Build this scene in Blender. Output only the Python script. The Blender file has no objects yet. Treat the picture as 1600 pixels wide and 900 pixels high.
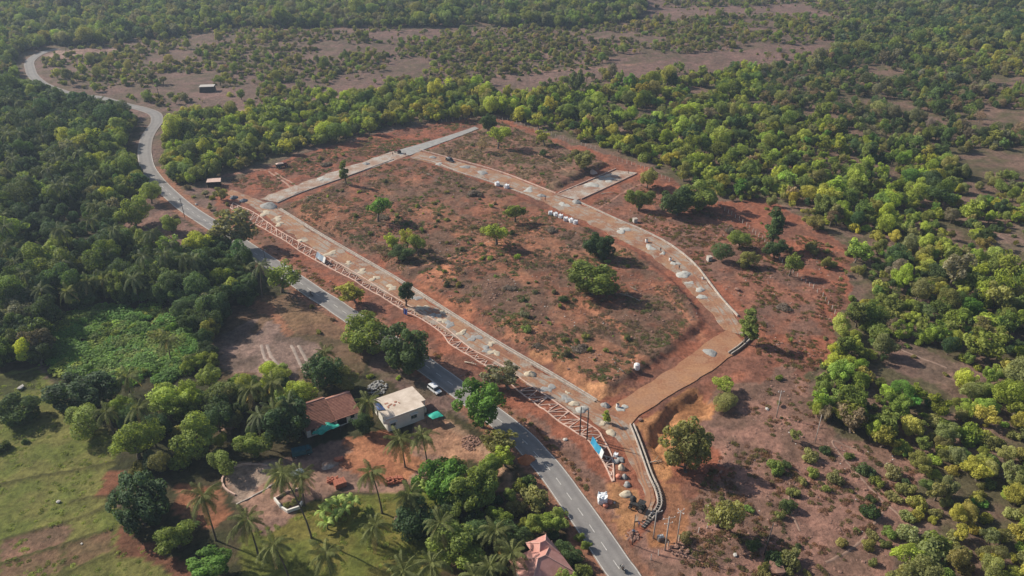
import bpy, bmesh, math, random
import numpy as np
from mathutils import Vector, Matrix

# ------------------------------------------------------------------ camera, sky, sun, exposure
S = bpy.context.scene
CAM_H, PITCH, FPX = 120.0, math.radians(29.0), 1200.0
SUN_EL, SUN_AZ = math.radians(34.0), math.atan2(-0.90, 0.42)      # azimuth measured from +Y towards +X
cam_data = bpy.data.cameras.new('camera')
cam = bpy.data.objects.new('camera', cam_data)
S.collection.objects.link(cam)
cam.location = (0, 0, CAM_H)
cam.rotation_euler = (math.pi / 2 - PITCH, 0, 0)
cam_data.sensor_width = 36.0
cam_data.lens = 36.0 * FPX / 1600.0
cam_data.clip_start, cam_data.clip_end = 1.0, 20000.0
S.camera = cam

world = bpy.data.worlds.new('World'); S.world = world; world.use_nodes = True
wn = world.node_tree
sky = wn.nodes.new('ShaderNodeTexSky'); sky.sky_type = 'NISHITA'; sky.sun_disc = False
sky.sun_elevation = SUN_EL; sky.sun_rotation = SUN_AZ
sky.air_density = 1.0; sky.dust_density = 1.5; sky.ozone_density = 1.0
wn.nodes['Background'].inputs['Strength'].default_value = 0.075
wn.links.new(sky.outputs['Color'], wn.nodes['Background'].inputs['Color'])

sun_data = bpy.data.lights.new('sun', 'SUN'); sun = bpy.data.objects.new('sun', sun_data)
S.collection.objects.link(sun)
sun_data.energy = 4.6; sun_data.angle = math.radians(0.55); sun_data.color = (1.0, 0.92, 0.79)
sdir = Vector((math.sin(SUN_AZ) * math.cos(SUN_EL), math.cos(SUN_AZ) * math.cos(SUN_EL), math.sin(SUN_EL)))
sun.rotation_euler = sdir.to_track_quat('Z', 'Y').to_euler()
sun.location = (-100, 100, 300)

vs = S.view_settings
vs.view_transform = 'Standard'; vs.look = 'None'; vs.gamma = 1.0; vs.use_curve_mapping = False
vs.exposure = 0.37
cy = S.cycles
cy.max_bounces = 5; cy.diffuse_bounces = 2; cy.glossy_bounces = 2; cy.transmission_bounces = 2
cy.transparent_max_bounces = 4; cy.volume_bounces = 0
cy.caustics_reflective = False; cy.caustics_refractive = False
cy.use_adaptive_sampling = False
try:
    cy.use_denoising = True; cy.denoiser = 'OPENIMAGEDENOISE'; cy.denoising_prefilter = 'ACCURATE'; cy.denoising_input_passes = 'RGB_ALBEDO_NORMAL'
except Exception:
    pass

# ------------------------------------------------------------------ survey helpers
CT, ST = math.cos(PITCH), math.sin(PITCH)
def P(px, py, z=0.0):
    """map a photograph position (1600x900) to the point at height z that it shows"""
    x = (px - 800) / FPX; y = (450 - py) / FPX
    t = (z - CAM_H) / (-ST + y * CT)
    return (x * t, (CT + y * ST) * t)
def PY(px, py, Y):
    """point on the vertical plane at distance Y"""
    x = (px - 800) / FPX; y = (450 - py) / FPX
    t = Y / (CT + y * ST)
    return (x * t, Y, CAM_H + (-ST + y * CT) * t)
def proj(x, y, z=0.0):
    d = y * CT - (z - CAM_H) * ST
    d = np.maximum(d, 1e-3) if isinstance(d, np.ndarray) else max(d, 1e-3)
    return 800 + FPX * x / d, 450 - FPX * (y * ST + (z - CAM_H) * CT) / d
def scale_at(x, y):
    return FPX / (y * CT + CAM_H * ST)
def pts(lst): return [P(*q) for q in lst]

def _h(ix, iy, seed):
    n = (ix * 374761393 + iy * 668265263 + seed * 974711) & 0x7fffffff
    n = ((n ^ (n >> 13)) * 1274126177) & 0x7fffffff
    return ((n ^ (n >> 16)) & 0xffff) / 65535.0
def vnoise(x, y, seed=0):
    x = np.asarray(x, float); y = np.asarray(y, float)
    ix = np.floor(x).astype(np.int64); iy = np.floor(y).astype(np.int64)
    fx = x - ix; fy = y - iy
    fx = fx * fx * (3 - 2 * fx); fy = fy * fy * (3 - 2 * fy)
    a = _h(ix, iy, seed); b = _h(ix + 1, iy, seed); c = _h(ix, iy + 1, seed); d = _h(ix + 1, iy + 1, seed)
    return (a * (1 - fx) + b * fx) * (1 - fy) + (c * (1 - fx) + d * fx) * fy
def fbm(x, y, scale, octv=4, seed=0):
    s = 0; a = 0.5; t = 0
    for k in range(octv):
        s = s + a * vnoise(np.asarray(x) / scale + 31.7 * k, np.asarray(y) / scale - 17.3 * k, seed + k)
        t += a; a *= 0.5; scale *= 0.5
    return s / t
def sstep(a, b, x):
    t = np.clip((x - a) / (b - a), 0, 1); return t * t * (3 - 2 * t)
def inpoly(px, py, poly):
    r = np.zeros(np.shape(px), bool)
    n = len(poly)
    for i in range(n):
        x1, y1 = poly[i]; x2, y2 = poly[(i + 1) % n]
        if y1 == y2: continue
        c = ((y1 > py) != (y2 > py)) & (px < (x2 - x1) * (py - y1) / (y2 - y1) + x1)
        r ^= c
    return r
def pdist(x, y, poly, closed=False, far=75.0):
    """distance from points to a polyline (metres); anything farther than `far` reads 1e9"""
    x = np.asarray(x, float); y = np.asarray(y, float)
    out = np.full(x.shape, 1e9)
    q = np.asarray(poly, float)
    sel = (x > q[:, 0].min() - far) & (x < q[:, 0].max() + far) & (y > q[:, 1].min() - far) & (y < q[:, 1].max() + far)
    if not sel.any(): return out
    xs, ys = x[sel], y[sel]
    d = np.full(xs.shape, 1e18); m = len(q)
    for i in range(m if closed else m - 1):
        x1, y1 = q[i]; x2, y2 = q[(i + 1) % m]
        dx, dy = x2 - x1, y2 - y1
        t = np.clip(((xs - x1) * dx + (ys - y1) * dy) / (dx * dx + dy * dy + 1e-9), 0, 1)
        d = np.minimum(d, (xs - x1 - t * dx) ** 2 + (ys - y1 - t * dy) ** 2)
    out[sel] = np.sqrt(d)
    return out
def smooth_line(p, step=1.0):
    """Catmull-Rom through the points, resampled at even steps"""
    p = [np.array(q, float) for q in p]
    q = [2 * p[0] - p[1]] + p + [2 * p[-1] - p[-2]]
    out = []
    for i in range(1, len(q) - 2):
        for t in np.linspace(0, 1, 16, endpoint=False):
            out.append(0.5 * ((2 * q[i]) + (-q[i-1] + q[i+1]) * t + (2*q[i-1] - 5*q[i] + 4*q[i+1] - q[i+2]) * t*t
                              + (-q[i-1] + 3*q[i] - 3*q[i+1] + q[i+2]) * t**3))
    out.append(p[-1])
    out = np.array(out)
    s = np.concatenate([[0], np.cumsum(np.linalg.norm(np.diff(out, axis=0), axis=1))])
    n = max(2, int(s[-1] / step) + 1)
    u = np.linspace(0, s[-1], n)
    return np.stack([np.interp(u, s, out[:, k]) for k in range(out.shape[1])], 1)

# ------------------------------------------------------------------ object helpers
COL = S.collection
def tag(o, label=None, cat=None, group=None, kind=None):
    if label: o['label'] = label
    if cat: o['category'] = cat
    if group: o['group'] = group
    if kind: o['kind'] = kind
    return o
def link(name, data, parent=None, loc=None, rz=0.0):
    o = bpy.data.objects.new(name, data); COL.objects.link(o)
    if parent: o.parent = parent
    if loc is not None: o.location = loc
    if rz: o.rotation_euler = (0, 0, rz)
    return o
def empty(name, loc, rz=0.0):
    o = link(name, None, None, loc, rz); o.empty_display_size = 0.5
    return o

class MB:
    """collects faces; build() links them as one mesh object"""
    def __init__(s): s.v = []; s.f = []; s.m = []
    def add(s, vv, ff, m=0):
        b = len(s.v); s.v += [tuple(q) for q in vv]; s.f += [tuple(i + b for i in q) for q in ff]; s.m += [m] * len(ff); return s
    def box(s, c, d, rz=0.0, m=0, taper=1.0):
        hx, hy, hz = d[0] / 2, d[1] / 2, d[2] / 2
        ca, sa = math.cos(rz), math.sin(rz); vv = []
        for z in (-hz, hz):
            k = taper if z > 0 else 1
            for x, y in ((-hx, -hy), (hx, -hy), (hx, hy), (-hx, hy)):
                x *= k; y *= k
                vv.append((c[0] + x * ca - y * sa, c[1] + x * sa + y * ca, c[2] + z))
        return s.add(vv, [(3, 2, 1, 0), (4, 5, 6, 7), (0, 1, 5, 4), (1, 2, 6, 5), (2, 3, 7, 6), (3, 0, 4, 7)], m)
    def tube(s, path, radii, n=6, m=0, cap=True):
        path = [Vector(q) for q in path]
        if not hasattr(radii, '__len__'): radii = [radii] * len(path)
        vv = []; ff = []
        for i, p in enumerate(path):
            d = (path[min(i + 1, len(path) - 1)] - path[max(i - 1, 0)])
            if d.length < 1e-6: d = Vector((0, 0, 1))
            d.normalize()
            a = d.orthogonal() if abs(d.z) > 0.9 else d.cross(Vector((0, 0, 1)))
            a.normalize(); b = d.cross(a)
            for k in range(n):
                t = 2 * math.pi * k / n
                vv.append(p + (a * math.cos(t) + b * math.sin(t)) * radii[i])
        for i in range(len(path) - 1):
            for k in range(n):
                ff.append((i*n + k, i*n + (k+1) % n, (i+1)*n + (k+1) % n, (i+1)*n + k))
        if cap:
            ff.append(tuple(range(n - 1, -1, -1))); ff.append(tuple((len(path)-1)*n + k for k in range(n)))
        return s.add(vv, ff, m)
    def prism(s, poly, z0, z1, m=0):
        n = len(poly)
        vv = [(x, y, z0) for x, y in poly] + [(x, y, z1) for x, y in poly]
        return s.add(vv, [tuple(range(n - 1, -1, -1)), tuple(range(n, 2*n))] + [(i, (i+1) % n, n + (i+1) % n, n + i) for i in range(n)], m)
    def lathe(s, prof, c=(0, 0, 0), n=16, m=0):
        vv = []; ff = []
        for r, z in prof:
            for k in range(n):
                t = 2 * math.pi * k / n; vv.append((c[0] + r * math.cos(t), c[1] + r * math.sin(t), c[2] + z))
        for i in range(len(prof) - 1):
            for k in range(n): ff.append((i*n + k, i*n + (k+1) % n, (i+1)*n + (k+1) % n, (i+1)*n + k))
        ff.append(tuple(range(n-1, -1, -1))); ff.append(tuple((len(prof)-1)*n + k for k in range(n)))
        return s.add(vv, ff, m)
    def side(s, prof, w, axis_y=0.0, m=0):
        """side profile (x,z) extruded across y by width w"""
        n = len(prof)
        vv = [(x, axis_y - w/2, z) for x, z in prof] + [(x, axis_y + w/2, z) for x, z in prof]
        return s.add(vv, [tuple(range(n)), tuple(range(2*n - 1, n - 1, -1))] + [(i, n + i, n + (i+1) % n, (i+1) % n) for i in range(n)], m)
    def mesh(s, name, mats, smooth=False):
        me = bpy.data.meshes.new(name); me.from_pydata(s.v, [], s.f)
        for q in (mats if isinstance(mats, (list, tuple)) else [mats]): me.materials.append(q)
        if any(s.m): me.polygons.foreach_set('material_index', s.m)
        if smooth: me.polygons.foreach_set('use_smooth', [True] * len(me.polygons))
        me.update(); return me
    def build(s, name, mats, parent=None, loc=None, rz=0.0, smooth=False):
        return link(name, s.mesh(name, mats, smooth), parent, loc, rz)

# ------------------------------------------------------------------ materials
def new_mat(name):
    m = bpy.data.materials.new(name); m.use_nodes = True
    return m, m.node_tree, m.node_tree.nodes['Principled BSDF']
def noise_node(nt, scale, detail=4.0, rough=0.6, coord='Object'):
    tc = nt.nodes.new('ShaderNodeTexCoord'); n = nt.nodes.new('ShaderNodeTexNoise')
    n.inputs['Scale'].default_value = scale; n.inputs['Detail'].default_value = detail; n.inputs['Roughness'].default_value = rough
    nt.links.new(tc.outputs[coord], n.inputs['Vector']); return n
def ramp(nt, src, stops):
    r = nt.nodes.new('ShaderNodeValToRGB')
    while len(r.color_ramp.elements) < len(stops): r.color_ramp.elements.new(0.5)
    for e, (p, c) in zip(r.color_ramp.elements, stops): e.position = p; e.color = (*c, 1)
    nt.links.new(src, r.inputs['Fac']); return r
def bump(nt, bsdf, src, strength=0.5, dist=0.1):
    b = nt.nodes.new('ShaderNodeBump'); b.inputs['Strength'].default_value = strength; b.inputs['Distance'].default_value = dist
    nt.links.new(src, b.inputs['Height']); nt.links.new(b.outputs['Normal'], bsdf.inputs['Normal'])
def mottled(name, c1, c2, scale=1.0, rough=0.85, bstr=0.3, bdist=0.05, metal=0.0, spec=0.3, detail=5.0):
    m, nt, b = new_mat(name)
    n = noise_node(nt, scale, detail)
    r = ramp(nt, n.outputs['Fac'], [(0.32, c1), (0.68, c2)])
    nt.links.new(r.outputs['Color'], b.inputs['Base Color'])
    b.inputs['Roughness'].default_value = rough; b.inputs['Metallic'].default_value = metal
    b.inputs['Specular IOR Level'].default_value = spec
    if bstr: bump(nt, b, n.outputs['Fac'], bstr, bdist)
    return m
def blotched(name, c1, c2, c3):
    """trodden earth: two soils in wide patches, dusty grey blotches and fine grit"""
    m, nt, b = new_mat(name)
    n1 = noise_node(nt, 0.11, 6.0, 0.7); n2 = noise_node(nt, 0.2, 5.0, 0.62); n3 = noise_node(nt, 1.6, 8.0, 0.75)
    r1 = ramp(nt, n1.outputs['Fac'], [(0.40, c1), (0.60, c2)]); r2 = ramp(nt, n2.outputs['Fac'], [(0.46, (0, 0, 0)), (0.60, (1, 1, 1))])
    r3 = ramp(nt, n3.outputs['Fac'], [(0.30, (0.70, 0.68, 0.66)), (0.70, (1.25, 1.25, 1.25))])
    mx = nt.nodes.new('ShaderNodeMixRGB'); mx.inputs['Color2'].default_value = (*c3, 1)
    nt.links.new(r2.outputs['Color'], mx.inputs['Fac']); nt.links.new(r1.outputs['Color'], mx.inputs['Color1'])
    ml = nt.nodes.new('ShaderNodeVectorMath'); ml.operation = 'MULTIPLY'
    nt.links.new(mx.outputs['Color'], ml.inputs[0]); nt.links.new(r3.outputs['Color'], ml.inputs[1]); nt.links.new(ml.outputs['Vector'], b.inputs['Base Color'])
    b.inputs['Roughness'].default_value = 0.95; b.inputs['Specular IOR Level'].default_value = 0.15
    bump(nt, b, n3.outputs['Fac'], 0.7, 0.15)
    return m
def leaf_mat(name, translucent=0.95):
    m, nt, b = new_mat(name)
    at = nt.nodes.new('ShaderNodeAttribute'); at.attribute_type = 'INSTANCER'; at.attribute_name = 'tint'
    lv = nt.nodes.new('ShaderNodeAttribute'); lv.attribute_type = 'GEOMETRY'; lv.attribute_name = 'lv'
    mr = nt.nodes.new('ShaderNodeMapRange'); mr.inputs['To Min'].default_value = 0.55; mr.inputs['To Max'].default_value = 1.5
    nt.links.new(lv.outputs['Fac'], mr.inputs['Value'])
    mul = nt.nodes.new('ShaderNodeVectorMath'); mul.operation = 'SCALE'
    nt.links.new(at.outputs['Color'], mul.inputs[0]); nt.links.new(mr.outputs['Result'], mul.inputs['Scale'])
    nt.links.new(mul.outputs['Vector'], b.inputs['Base Color'])
    b.inputs['Roughness'].default_value = 0.7; b.inputs['Specular IOR Level'].default_value = 0.12
    tr = nt.nodes.new('ShaderNodeBsdfTranslucent'); ad = nt.nodes.new('ShaderNodeAddShader')      # a leaf reflects and transmits
    tc = nt.nodes.new('ShaderNodeVectorMath'); tc.operation = 'MULTIPLY'; tc.inputs[1].default_value = (translucent * 1.05, translucent, translucent * 0.45)
    nt.links.new(mul.outputs['Vector'], tc.inputs[0]); nt.links.new(tc.outputs['Vector'], tr.inputs['Color'])
    nt.links.new(b.outputs['BSDF'], ad.inputs[0]); nt.links.new(tr.outputs['BSDF'], ad.inputs[1])
    nt.links.new(ad.outputs['Shader'], nt.nodes['Material Output'].inputs['Surface'])
    return m
M = {}
M['leaf'] = leaf_mat('leaf')
M['bark'] = mottled('bark', (0.09, 0.07, 0.055), (0.2, 0.16, 0.13), 3.0)
M['palm_bark'] = mottled('palm_bark', (0.07, 0.055, 0.045), (0.17, 0.14, 0.11), 4.0)
M['dead_wood'] = mottled('dead_wood', (0.3, 0.25, 0.2), (0.52, 0.45, 0.37), 3.0)
m_, nt_, b_ = new_mat('asphalt')
_u = nt_.nodes.new('ShaderNodeAttribute'); _u.attribute_name = 'across'
_n = noise_node(nt_, 0.25, 8.0, 0.7); _g = noise_node(nt_, 3.0, 6.0, 0.7)
_r = ramp(nt_, _u.outputs['Fac'], [(0.0, (0.33, 0.27, 0.23)), (0.07, (0.25, 0.235, 0.225)), (0.22, (0.205, 0.192, 0.186)), (0.36, (0.25, 0.237, 0.228)), (0.5, (0.235, 0.222, 0.213)), (0.64, (0.25, 0.237, 0.228)), (0.78, (0.205, 0.192, 0.186)), (0.93, (0.25, 0.235, 0.225)), (1.0, (0.33, 0.27, 0.23))])
_k = ramp(nt_, _n.outputs['Fac'], [(0.3, (0.84, 0.84, 0.85)), (0.7, (1.14, 1.13, 1.11))]); _q = ramp(nt_, _g.outputs['Fac'], [(0.3, (0.88, 0.88, 0.88)), (0.7, (1.1, 1.1, 1.1))])
_m1 = nt_.nodes.new('ShaderNodeVectorMath'); _m1.operation = 'MULTIPLY'; _m2 = nt_.nodes.new('ShaderNodeVectorMath'); _m2.operation = 'MULTIPLY'
nt_.links.new(_r.outputs['Color'], _m1.inputs[0]); nt_.links.new(_k.outputs['Color'], _m1.inputs[1]); nt_.links.new(_m1.outputs['Vector'], _m2.inputs[0]); nt_.links.new(_q.outputs['Color'], _m2.inputs[1])
nt_.links.new(_m2.outputs['Vector'], b_.inputs['Base Color']); b_.inputs['Roughness'].default_value = 0.85; b_.inputs['Specular IOR Level'].default_value = 0.25
M['asphalt'] = m_
M['paint'] = mottled('road_paint', (0.42, 0.40, 0.37), (0.72, 0.70, 0.66), 1.5, 0.7, 0.0)
M['concrete'] = mottled('concrete', (0.32, 0.27, 0.23), (0.56, 0.50, 0.44), 1.1, 0.9, 0.3, 0.03)
M['pink_kerb'] = mottled('pink_kerb', (0.50, 0.33, 0.26), (0.72, 0.53, 0.44), 0.9, 0.9, 0.3, 0.03)
M['grey_paving'] = mottled('grey_paving', (0.25, 0.245, 0.235), (0.37, 0.36, 0.345), 0.5, 0.9, 0.3, 0.03)
M['gravel_grey'] = mottled('gravel_grey', (0.22, 0.215, 0.21), (0.38, 0.375, 0.36), 2.6, 0.95, 0.7, 0.08, detail=9)
M['gravel_dark'] = mottled('gravel_dark', (0.10, 0.115, 0.135), (0.20, 0.22, 0.25), 2.6, 0.95, 0.7, 0.08, detail=9)
M['sand_pale'] = mottled('sand_pale', (0.40, 0.335, 0.25), (0.60, 0.52, 0.40), 1.6, 0.95, 0.5, 0.06, detail=8)
M['sand_grey'] = mottled('sand_grey', (0.34, 0.335, 0.31), (0.52, 0.51, 0.47), 1.6, 0.95, 0.5, 0.06, detail=8)
M['dirt_road'] = blotched('dirt_road', (0.27, 0.132, 0.085), (0.38, 0.225, 0.135), (0.345, 0.295, 0.25))
M['dirt_orange'] = blotched('dirt_orange', (0.31, 0.145, 0.085), (0.415, 0.225, 0.125), (0.37, 0.205, 0.125))
M['dirt_grey'] = blotched('dirt_grey', (0.31, 0.185, 0.135), (0.40, 0.30, 0.235), (0.44, 0.41, 0.37))
M['white_wall'] = mottled('white_wall', (0.72, 0.68, 0.61), (0.84, 0.81, 0.75), 0.6, 0.85, 0.1, 0.01)
M['roof_slab'] = mottled('roof_slab', (0.50, 0.41, 0.33), (0.72, 0.62, 0.53), 0.5, 0.9, 0.2, 0.02, detail=8)
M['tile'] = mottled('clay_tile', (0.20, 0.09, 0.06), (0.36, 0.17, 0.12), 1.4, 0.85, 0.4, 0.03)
M['tile_lit'] = mottled('clay_tile_lit', (0.27, 0.115, 0.08), (0.46, 0.22, 0.155), 1.2, 0.8, 0.3, 0.03)  # lighter copy of the clay tile, with sunlight put into its colour
M['hip_tile'] = mottled('pink_roof_tile', (0.47, 0.22, 0.18), (0.62, 0.32, 0.27), 0.8, 0.7, 0.3, 0.03)
M['ridge'] = mottled('ridge_tile', (0.55, 0.30, 0.25), (0.70, 0.45, 0.38), 1.5)
M['pink_sheet'] = mottled('pink_sheet', (0.58, 0.40, 0.33), (0.72, 0.53, 0.44), 0.8, 0.6, 0.1)
M['dark_wood'] = mottled('dark_wood', (0.05, 0.035, 0.025), (0.12, 0.085, 0.06), 2.0)
M['glass'] = mottled('dark_glass', (0.015, 0.025, 0.03), (0.03, 0.045, 0.05), 1.0, 0.12, 0.0, spec=0.6)
M['green_glass'] = mottled('green_shutter', (0.02, 0.06, 0.055), (0.04, 0.10, 0.09), 2.0, 0.35, 0.0)
M['white_paint'] = mottled('white_car_paint', (0.74, 0.75, 0.76), (0.82, 0.83, 0.84), 0.5, 0.28, 0.0, spec=0.5)
M['black_paint'] = mottled('black_car_paint', (0.012, 0.014, 0.02), (0.03, 0.034, 0.045), 0.5, 0.3, 0.0, spec=0.5)
M['teal_paint'] = mottled('teal_paint', (0.01, 0.07, 0.09), (0.025, 0.12, 0.14), 1.5, 0.45, 0.0)
M['maroon_paint'] = mottled('maroon_paint', (0.10, 0.02, 0.015), (0.2, 0.05, 0.035), 1.5, 0.5, 0.0)
M['rubber'] = mottled('rubber', (0.014, 0.014, 0.014), (0.03, 0.029, 0.028), 3.0, 0.9, 0.0)
M['steel'] = mottled('steel', (0.30, 0.30, 0.30), (0.45, 0.45, 0.45), 2.0, 0.45, 0.0, metal=0.7)
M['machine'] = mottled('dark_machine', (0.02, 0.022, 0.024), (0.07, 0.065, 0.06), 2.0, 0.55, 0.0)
M['pole_dark'] = mottled('dark_pole', (0.035, 0.035, 0.04), (0.09, 0.085, 0.08), 2.0, 0.7, 0.0)
M['pole_pale'] = mottled('pale_pole', (0.34, 0.30, 0.27), (0.50, 0.45, 0.41), 2.0, 0.7, 0.0)
M['bag'] = mottled('white_woven_bag', (0.66, 0.69, 0.72), (0.86, 0.88, 0.90), 1.6, 0.8, 0.5, 0.06)
M['post'] = mottled('stone_post', (0.46, 0.40, 0.36), (0.66, 0.60, 0.55), 2.0)
M['block'] = mottled('concrete_block', (0.40, 0.37, 0.34), (0.56, 0.53, 0.49), 1.2)
M['tank'] = mottled('white_tank', (0.74, 0.73, 0.72), (0.84, 0.83, 0.82), 1.0, 0.4, 0.0)
M['brick'] = mottled('laterite_brick', (0.36, 0.12, 0.075), (0.52, 0.2, 0.13), 2.0)
M['orange'] = mottled('orange_plastic', (0.62, 0.22, 0.14), (0.75, 0.32, 0.22), 2.0, 0.6, 0.0)
M['orange_earth'] = mottled('orange_earth', (0.42, 0.14, 0.06), (0.58, 0.22, 0.10), 1.2, 0.95, 0.6, 0.1)
M['green_tarp'] = mottled('green_tarp', (0.01, 0.28, 0.20), (0.05, 0.46, 0.36), 1.2, 0.6, 0.3, 0.05)
M['blue_tarp'] = mottled('blue_tarp', (0.03, 0.06, 0.16), (0.07, 0.12, 0.28), 1.5, 0.6, 0.3, 0.05)
M['pale_tarp'] = mottled('pale_blue_tarp', (0.22, 0.28, 0.36), (0.34, 0.40, 0.48), 1.5, 0.6, 0.3, 0.05)
M['rock'] = mottled('laterite_rock', (0.17, 0.085, 0.06), (0.36, 0.22, 0.17), 3.0, 0.95, 0.5, 0.05)
M['pale_rock'] = mottled('pale_rock', (0.42, 0.39, 0.36), (0.6, 0.57, 0.53), 2.0, 0.9, 0.5, 0.05)
M['skin'] = mottled('skin', (0.20, 0.11, 0.07), (0.26, 0.15, 0.10), 4.0, 0.6, 0.0)
M['hair'] = mottled('hair', (0.01, 0.009, 0.008), (0.025, 0.02, 0.018), 8.0, 0.6, 0.0)
M['cloth_dark'] = mottled('dark_cloth', (0.02, 0.02, 0.025), (0.045, 0.045, 0.055), 6.0, 0.9, 0.0)
M['cloth_blue'] = mottled('blue_cloth', (0.10, 0.24, 0.42), (0.16, 0.33, 0.52), 6.0, 0.9, 0.0)
M['cloth_purple'] = mottled('purple_cloth', (0.07, 0.06, 0.16), (0.11, 0.10, 0.22), 6.0, 0.9, 0.0)
M['cloth_red'] = mottled('red_cloth', (0.26, 0.06, 0.05), (0.36, 0.10, 0.08), 6.0, 0.9, 0.0)
M['cloth_white'] = mottled('pale_cloth', (0.5, 0.48, 0.45), (0.62, 0.6, 0.57), 6.0, 0.9, 0.0)

# ------------------------------------------------------------------ where the roads run (photo positions, surveyed to the ground)
ROAD_PX = [(1035, 1000), (1005, 950), (976, 900), (964, 884), (944, 854), (925, 826), (907, 800), (889, 775), (872, 751), (855, 729),
           (837, 709), (819, 689), (790, 664), (760, 641), (701, 597), (676, 579), (640, 553), (590, 522), (534, 485), (520, 475),
           (495, 460), (466, 440), (405, 400), (345, 360), (297, 329), (272, 309), (252, 290), (239, 275), (230, 260), (226, 240),
           (227, 225), (230, 214), (237, 202), (245, 190), (242, 178), (222, 170), (196, 164), (175, 158), (150, 152), (117, 149),
           (90, 141), (68, 132), (52, 119), (47, 107), (46, 97), (55, 88), (70, 81), (90, 76)]
ROAD_W = smooth_line(pts(ROAD_PX), 1.0)
ROAD_HW = 3.1
def edge_road(lp, rp): return (smooth_line(pts(lp), 1.0), smooth_line(pts(rp), 1.0))
SITE_ROADS = {
 'west': edge_road([(352, 303), (392, 321), (450, 362), (520, 408), (600, 458), (700, 520), (790, 580), (880, 634), (940, 668), (972, 700), (992, 740), (1006, 775), (990, 815)],
                   [(362, 296), (425, 322), (500, 369), (600, 427), (700, 490), (800, 552), (900, 611), (945, 633), (980, 655), (996, 692), (1014, 745), (1024, 775), (1010, 812)]),
 'south': edge_road([(948, 640), (1000, 607), (1060, 568), (1110, 532), (1140, 512)], [(982, 664), (1030, 628), (1090, 592), (1140, 558), (1166, 538)]),
 'east': edge_road([(640, 246), (720, 269), (780, 289), (845, 314), (880, 330), (950, 365), (1010, 396), (1050, 424), (1085, 460), (1112, 490), (1130, 515)],
                   [(655, 235), (700, 248), (760, 264), (800, 277), (890, 312), (940, 334), (1000, 360), (1045, 383), (1085, 415), (1115, 452), (1150, 492), (1164, 525)]),
 'north': edge_road([(405, 311), (455, 292), (520, 269), (622, 234)], [(432, 316), (470, 300), (530, 279), (640, 243)]),
 'branch': edge_road([(868, 304), (915, 286), (964, 266)], [(902, 313), (950, 291), (996, 270)]),
}
PAVED = edge_road([(618, 236), (660, 224), (700, 212), (742, 198)], [(640, 243), (672, 230), (710, 216), (748, 201)])
PLOTS = [pts([(440, 325), (620, 248), (650, 250), (720, 273), (790, 298), (880, 336), (960, 376), (1010, 402), (1050, 434), (1090, 475), (1110, 505), (1060, 548), (1000, 590), (950, 625), (920, 612), (800, 540), (700, 478), (600, 412), (500, 356)]),
         pts([(668, 236), (740, 206), (780, 190), (830, 212), (905, 240), (955, 258), (868, 298), (800, 268), (720, 245)]),
         pts([(910, 316), (990, 275), (1060, 290), (1130, 330), (1200, 385), (1270, 440), (1290, 500), (1240, 540), (1185, 520), (1160, 480), (1100, 415), (1030, 368), (960, 337)])]
BASIN = pts([(1004, 662), (1040, 634), (1090, 606), (1112, 622), (1108, 645), (1075, 662), (1050, 690), (1042, 740), (1030, 748), (1016, 710)])
BUNDS = [pts(l) for l in ([(0, 846), (60, 828), (110, 814), (150, 800), (172, 785)], [(0, 882), (50, 866), (98, 852), (130, 840), (180, 826)],
                          [(98, 852), (100, 875), (98, 892)], [(80, 905), (130, 885), (165, 870), (190, 860)], [(0, 758), (60, 745), (130, 733), (185, 722)],
                          [(108, 785), (140, 777), (165, 775)])]
def centre(lr, n=26):
    f = lambda q: np.stack([np.interp(np.linspace(0, 1, n), np.linspace(0, 1, len(q)), q[:, k]) for k in (0, 1)], 1)
    L, R = f(lr[0]), f(lr[1]); return (L + R) / 2, float(np.percentile(np.linalg.norm(L - R, axis=1), 85)) / 2
CLS = [(ROAD_W[::6], ROAD_HW)] + [centre(q) for q in list(SITE_ROADS.values()) + [PAVED]]

def ground_z(x, y, detail=True):
    x = np.asarray(x, float); y = np.asarray(y, float)
    flat = np.zeros(x.shape); dr = np.full(x.shape, 1e9)
    for cl, hw in CLS:
        d = pdist(x, y, cl) - hw; dr = np.minimum(dr, d)
    flat = 1 - sstep(0.2, 2.6, dr)
    px, py = proj(x, y)
    grass = inpoly(px, py, [(-400, 585), (60, 575), (190, 690), (175, 780), (290, 960), (-400, 960)])
    rough = np.where(grass, 0.35, 1.0)
    z = (fbm(x, y, 9, 4, 3) - 0.5) * 1.3 * rough + (fbm(x, y, 2.2, 2, 9) - 0.5) * 0.45 * rough
    dug = np.zeros(x.shape, bool)
    for pl in PLOTS: dug |= inpoly(x, y, pl)
    z = z + np.where(dug, np.abs(fbm(x * 0.75 + y * 0.66, (y * 0.75 - x * 0.66) * 0.35, 3.4, 3, 15) - 0.5) * 1.5 - 0.2, 0)
    for k, pl in enumerate(PLOTS):
        ins = inpoly(x, y, pl); d = pdist(x, y, pl, True)
        z = z + np.where(ins, sstep(0, 3.2, d) * (1.1, 1.5, 0.0)[k] + (0.4, 0.4, 0.0)[k] * sstep(0, 3, d) * (1 - sstep(3, 8, d)) * fbm(x, y, 5, 2, 77), 0)
    bx = x + (fbm(x, y, 5, 3, 91) - 0.5) * 6; by = y + (fbm(x, y, 5, 3, 92) - 0.5) * 6
    ins = inpoly(bx, by, BASIN); d = pdist(bx, by, BASIN, True)
    z = z - np.where(ins, sstep(0, 2.6, d) * (1.3 + 1.3 * fbm(x, y, 6, 2, 93)), 0)
    for b in BUNDS: z = z + 0.32 * (1 - sstep(0.1, 0.8, pdist(x, y, b)))
    z = z + 9 * (fbm(x, y, 150, 2, 21) - 0.5) * sstep(420, 620, y) * sstep(8, 60, dr)
    z = z + 7 * sstep(120, 330, x) * (fbm(x, y, 120, 2, 44) - 0.2) * sstep(8, 60, dr)
    return z * (1 - flat) - 0.16 * flat
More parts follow.
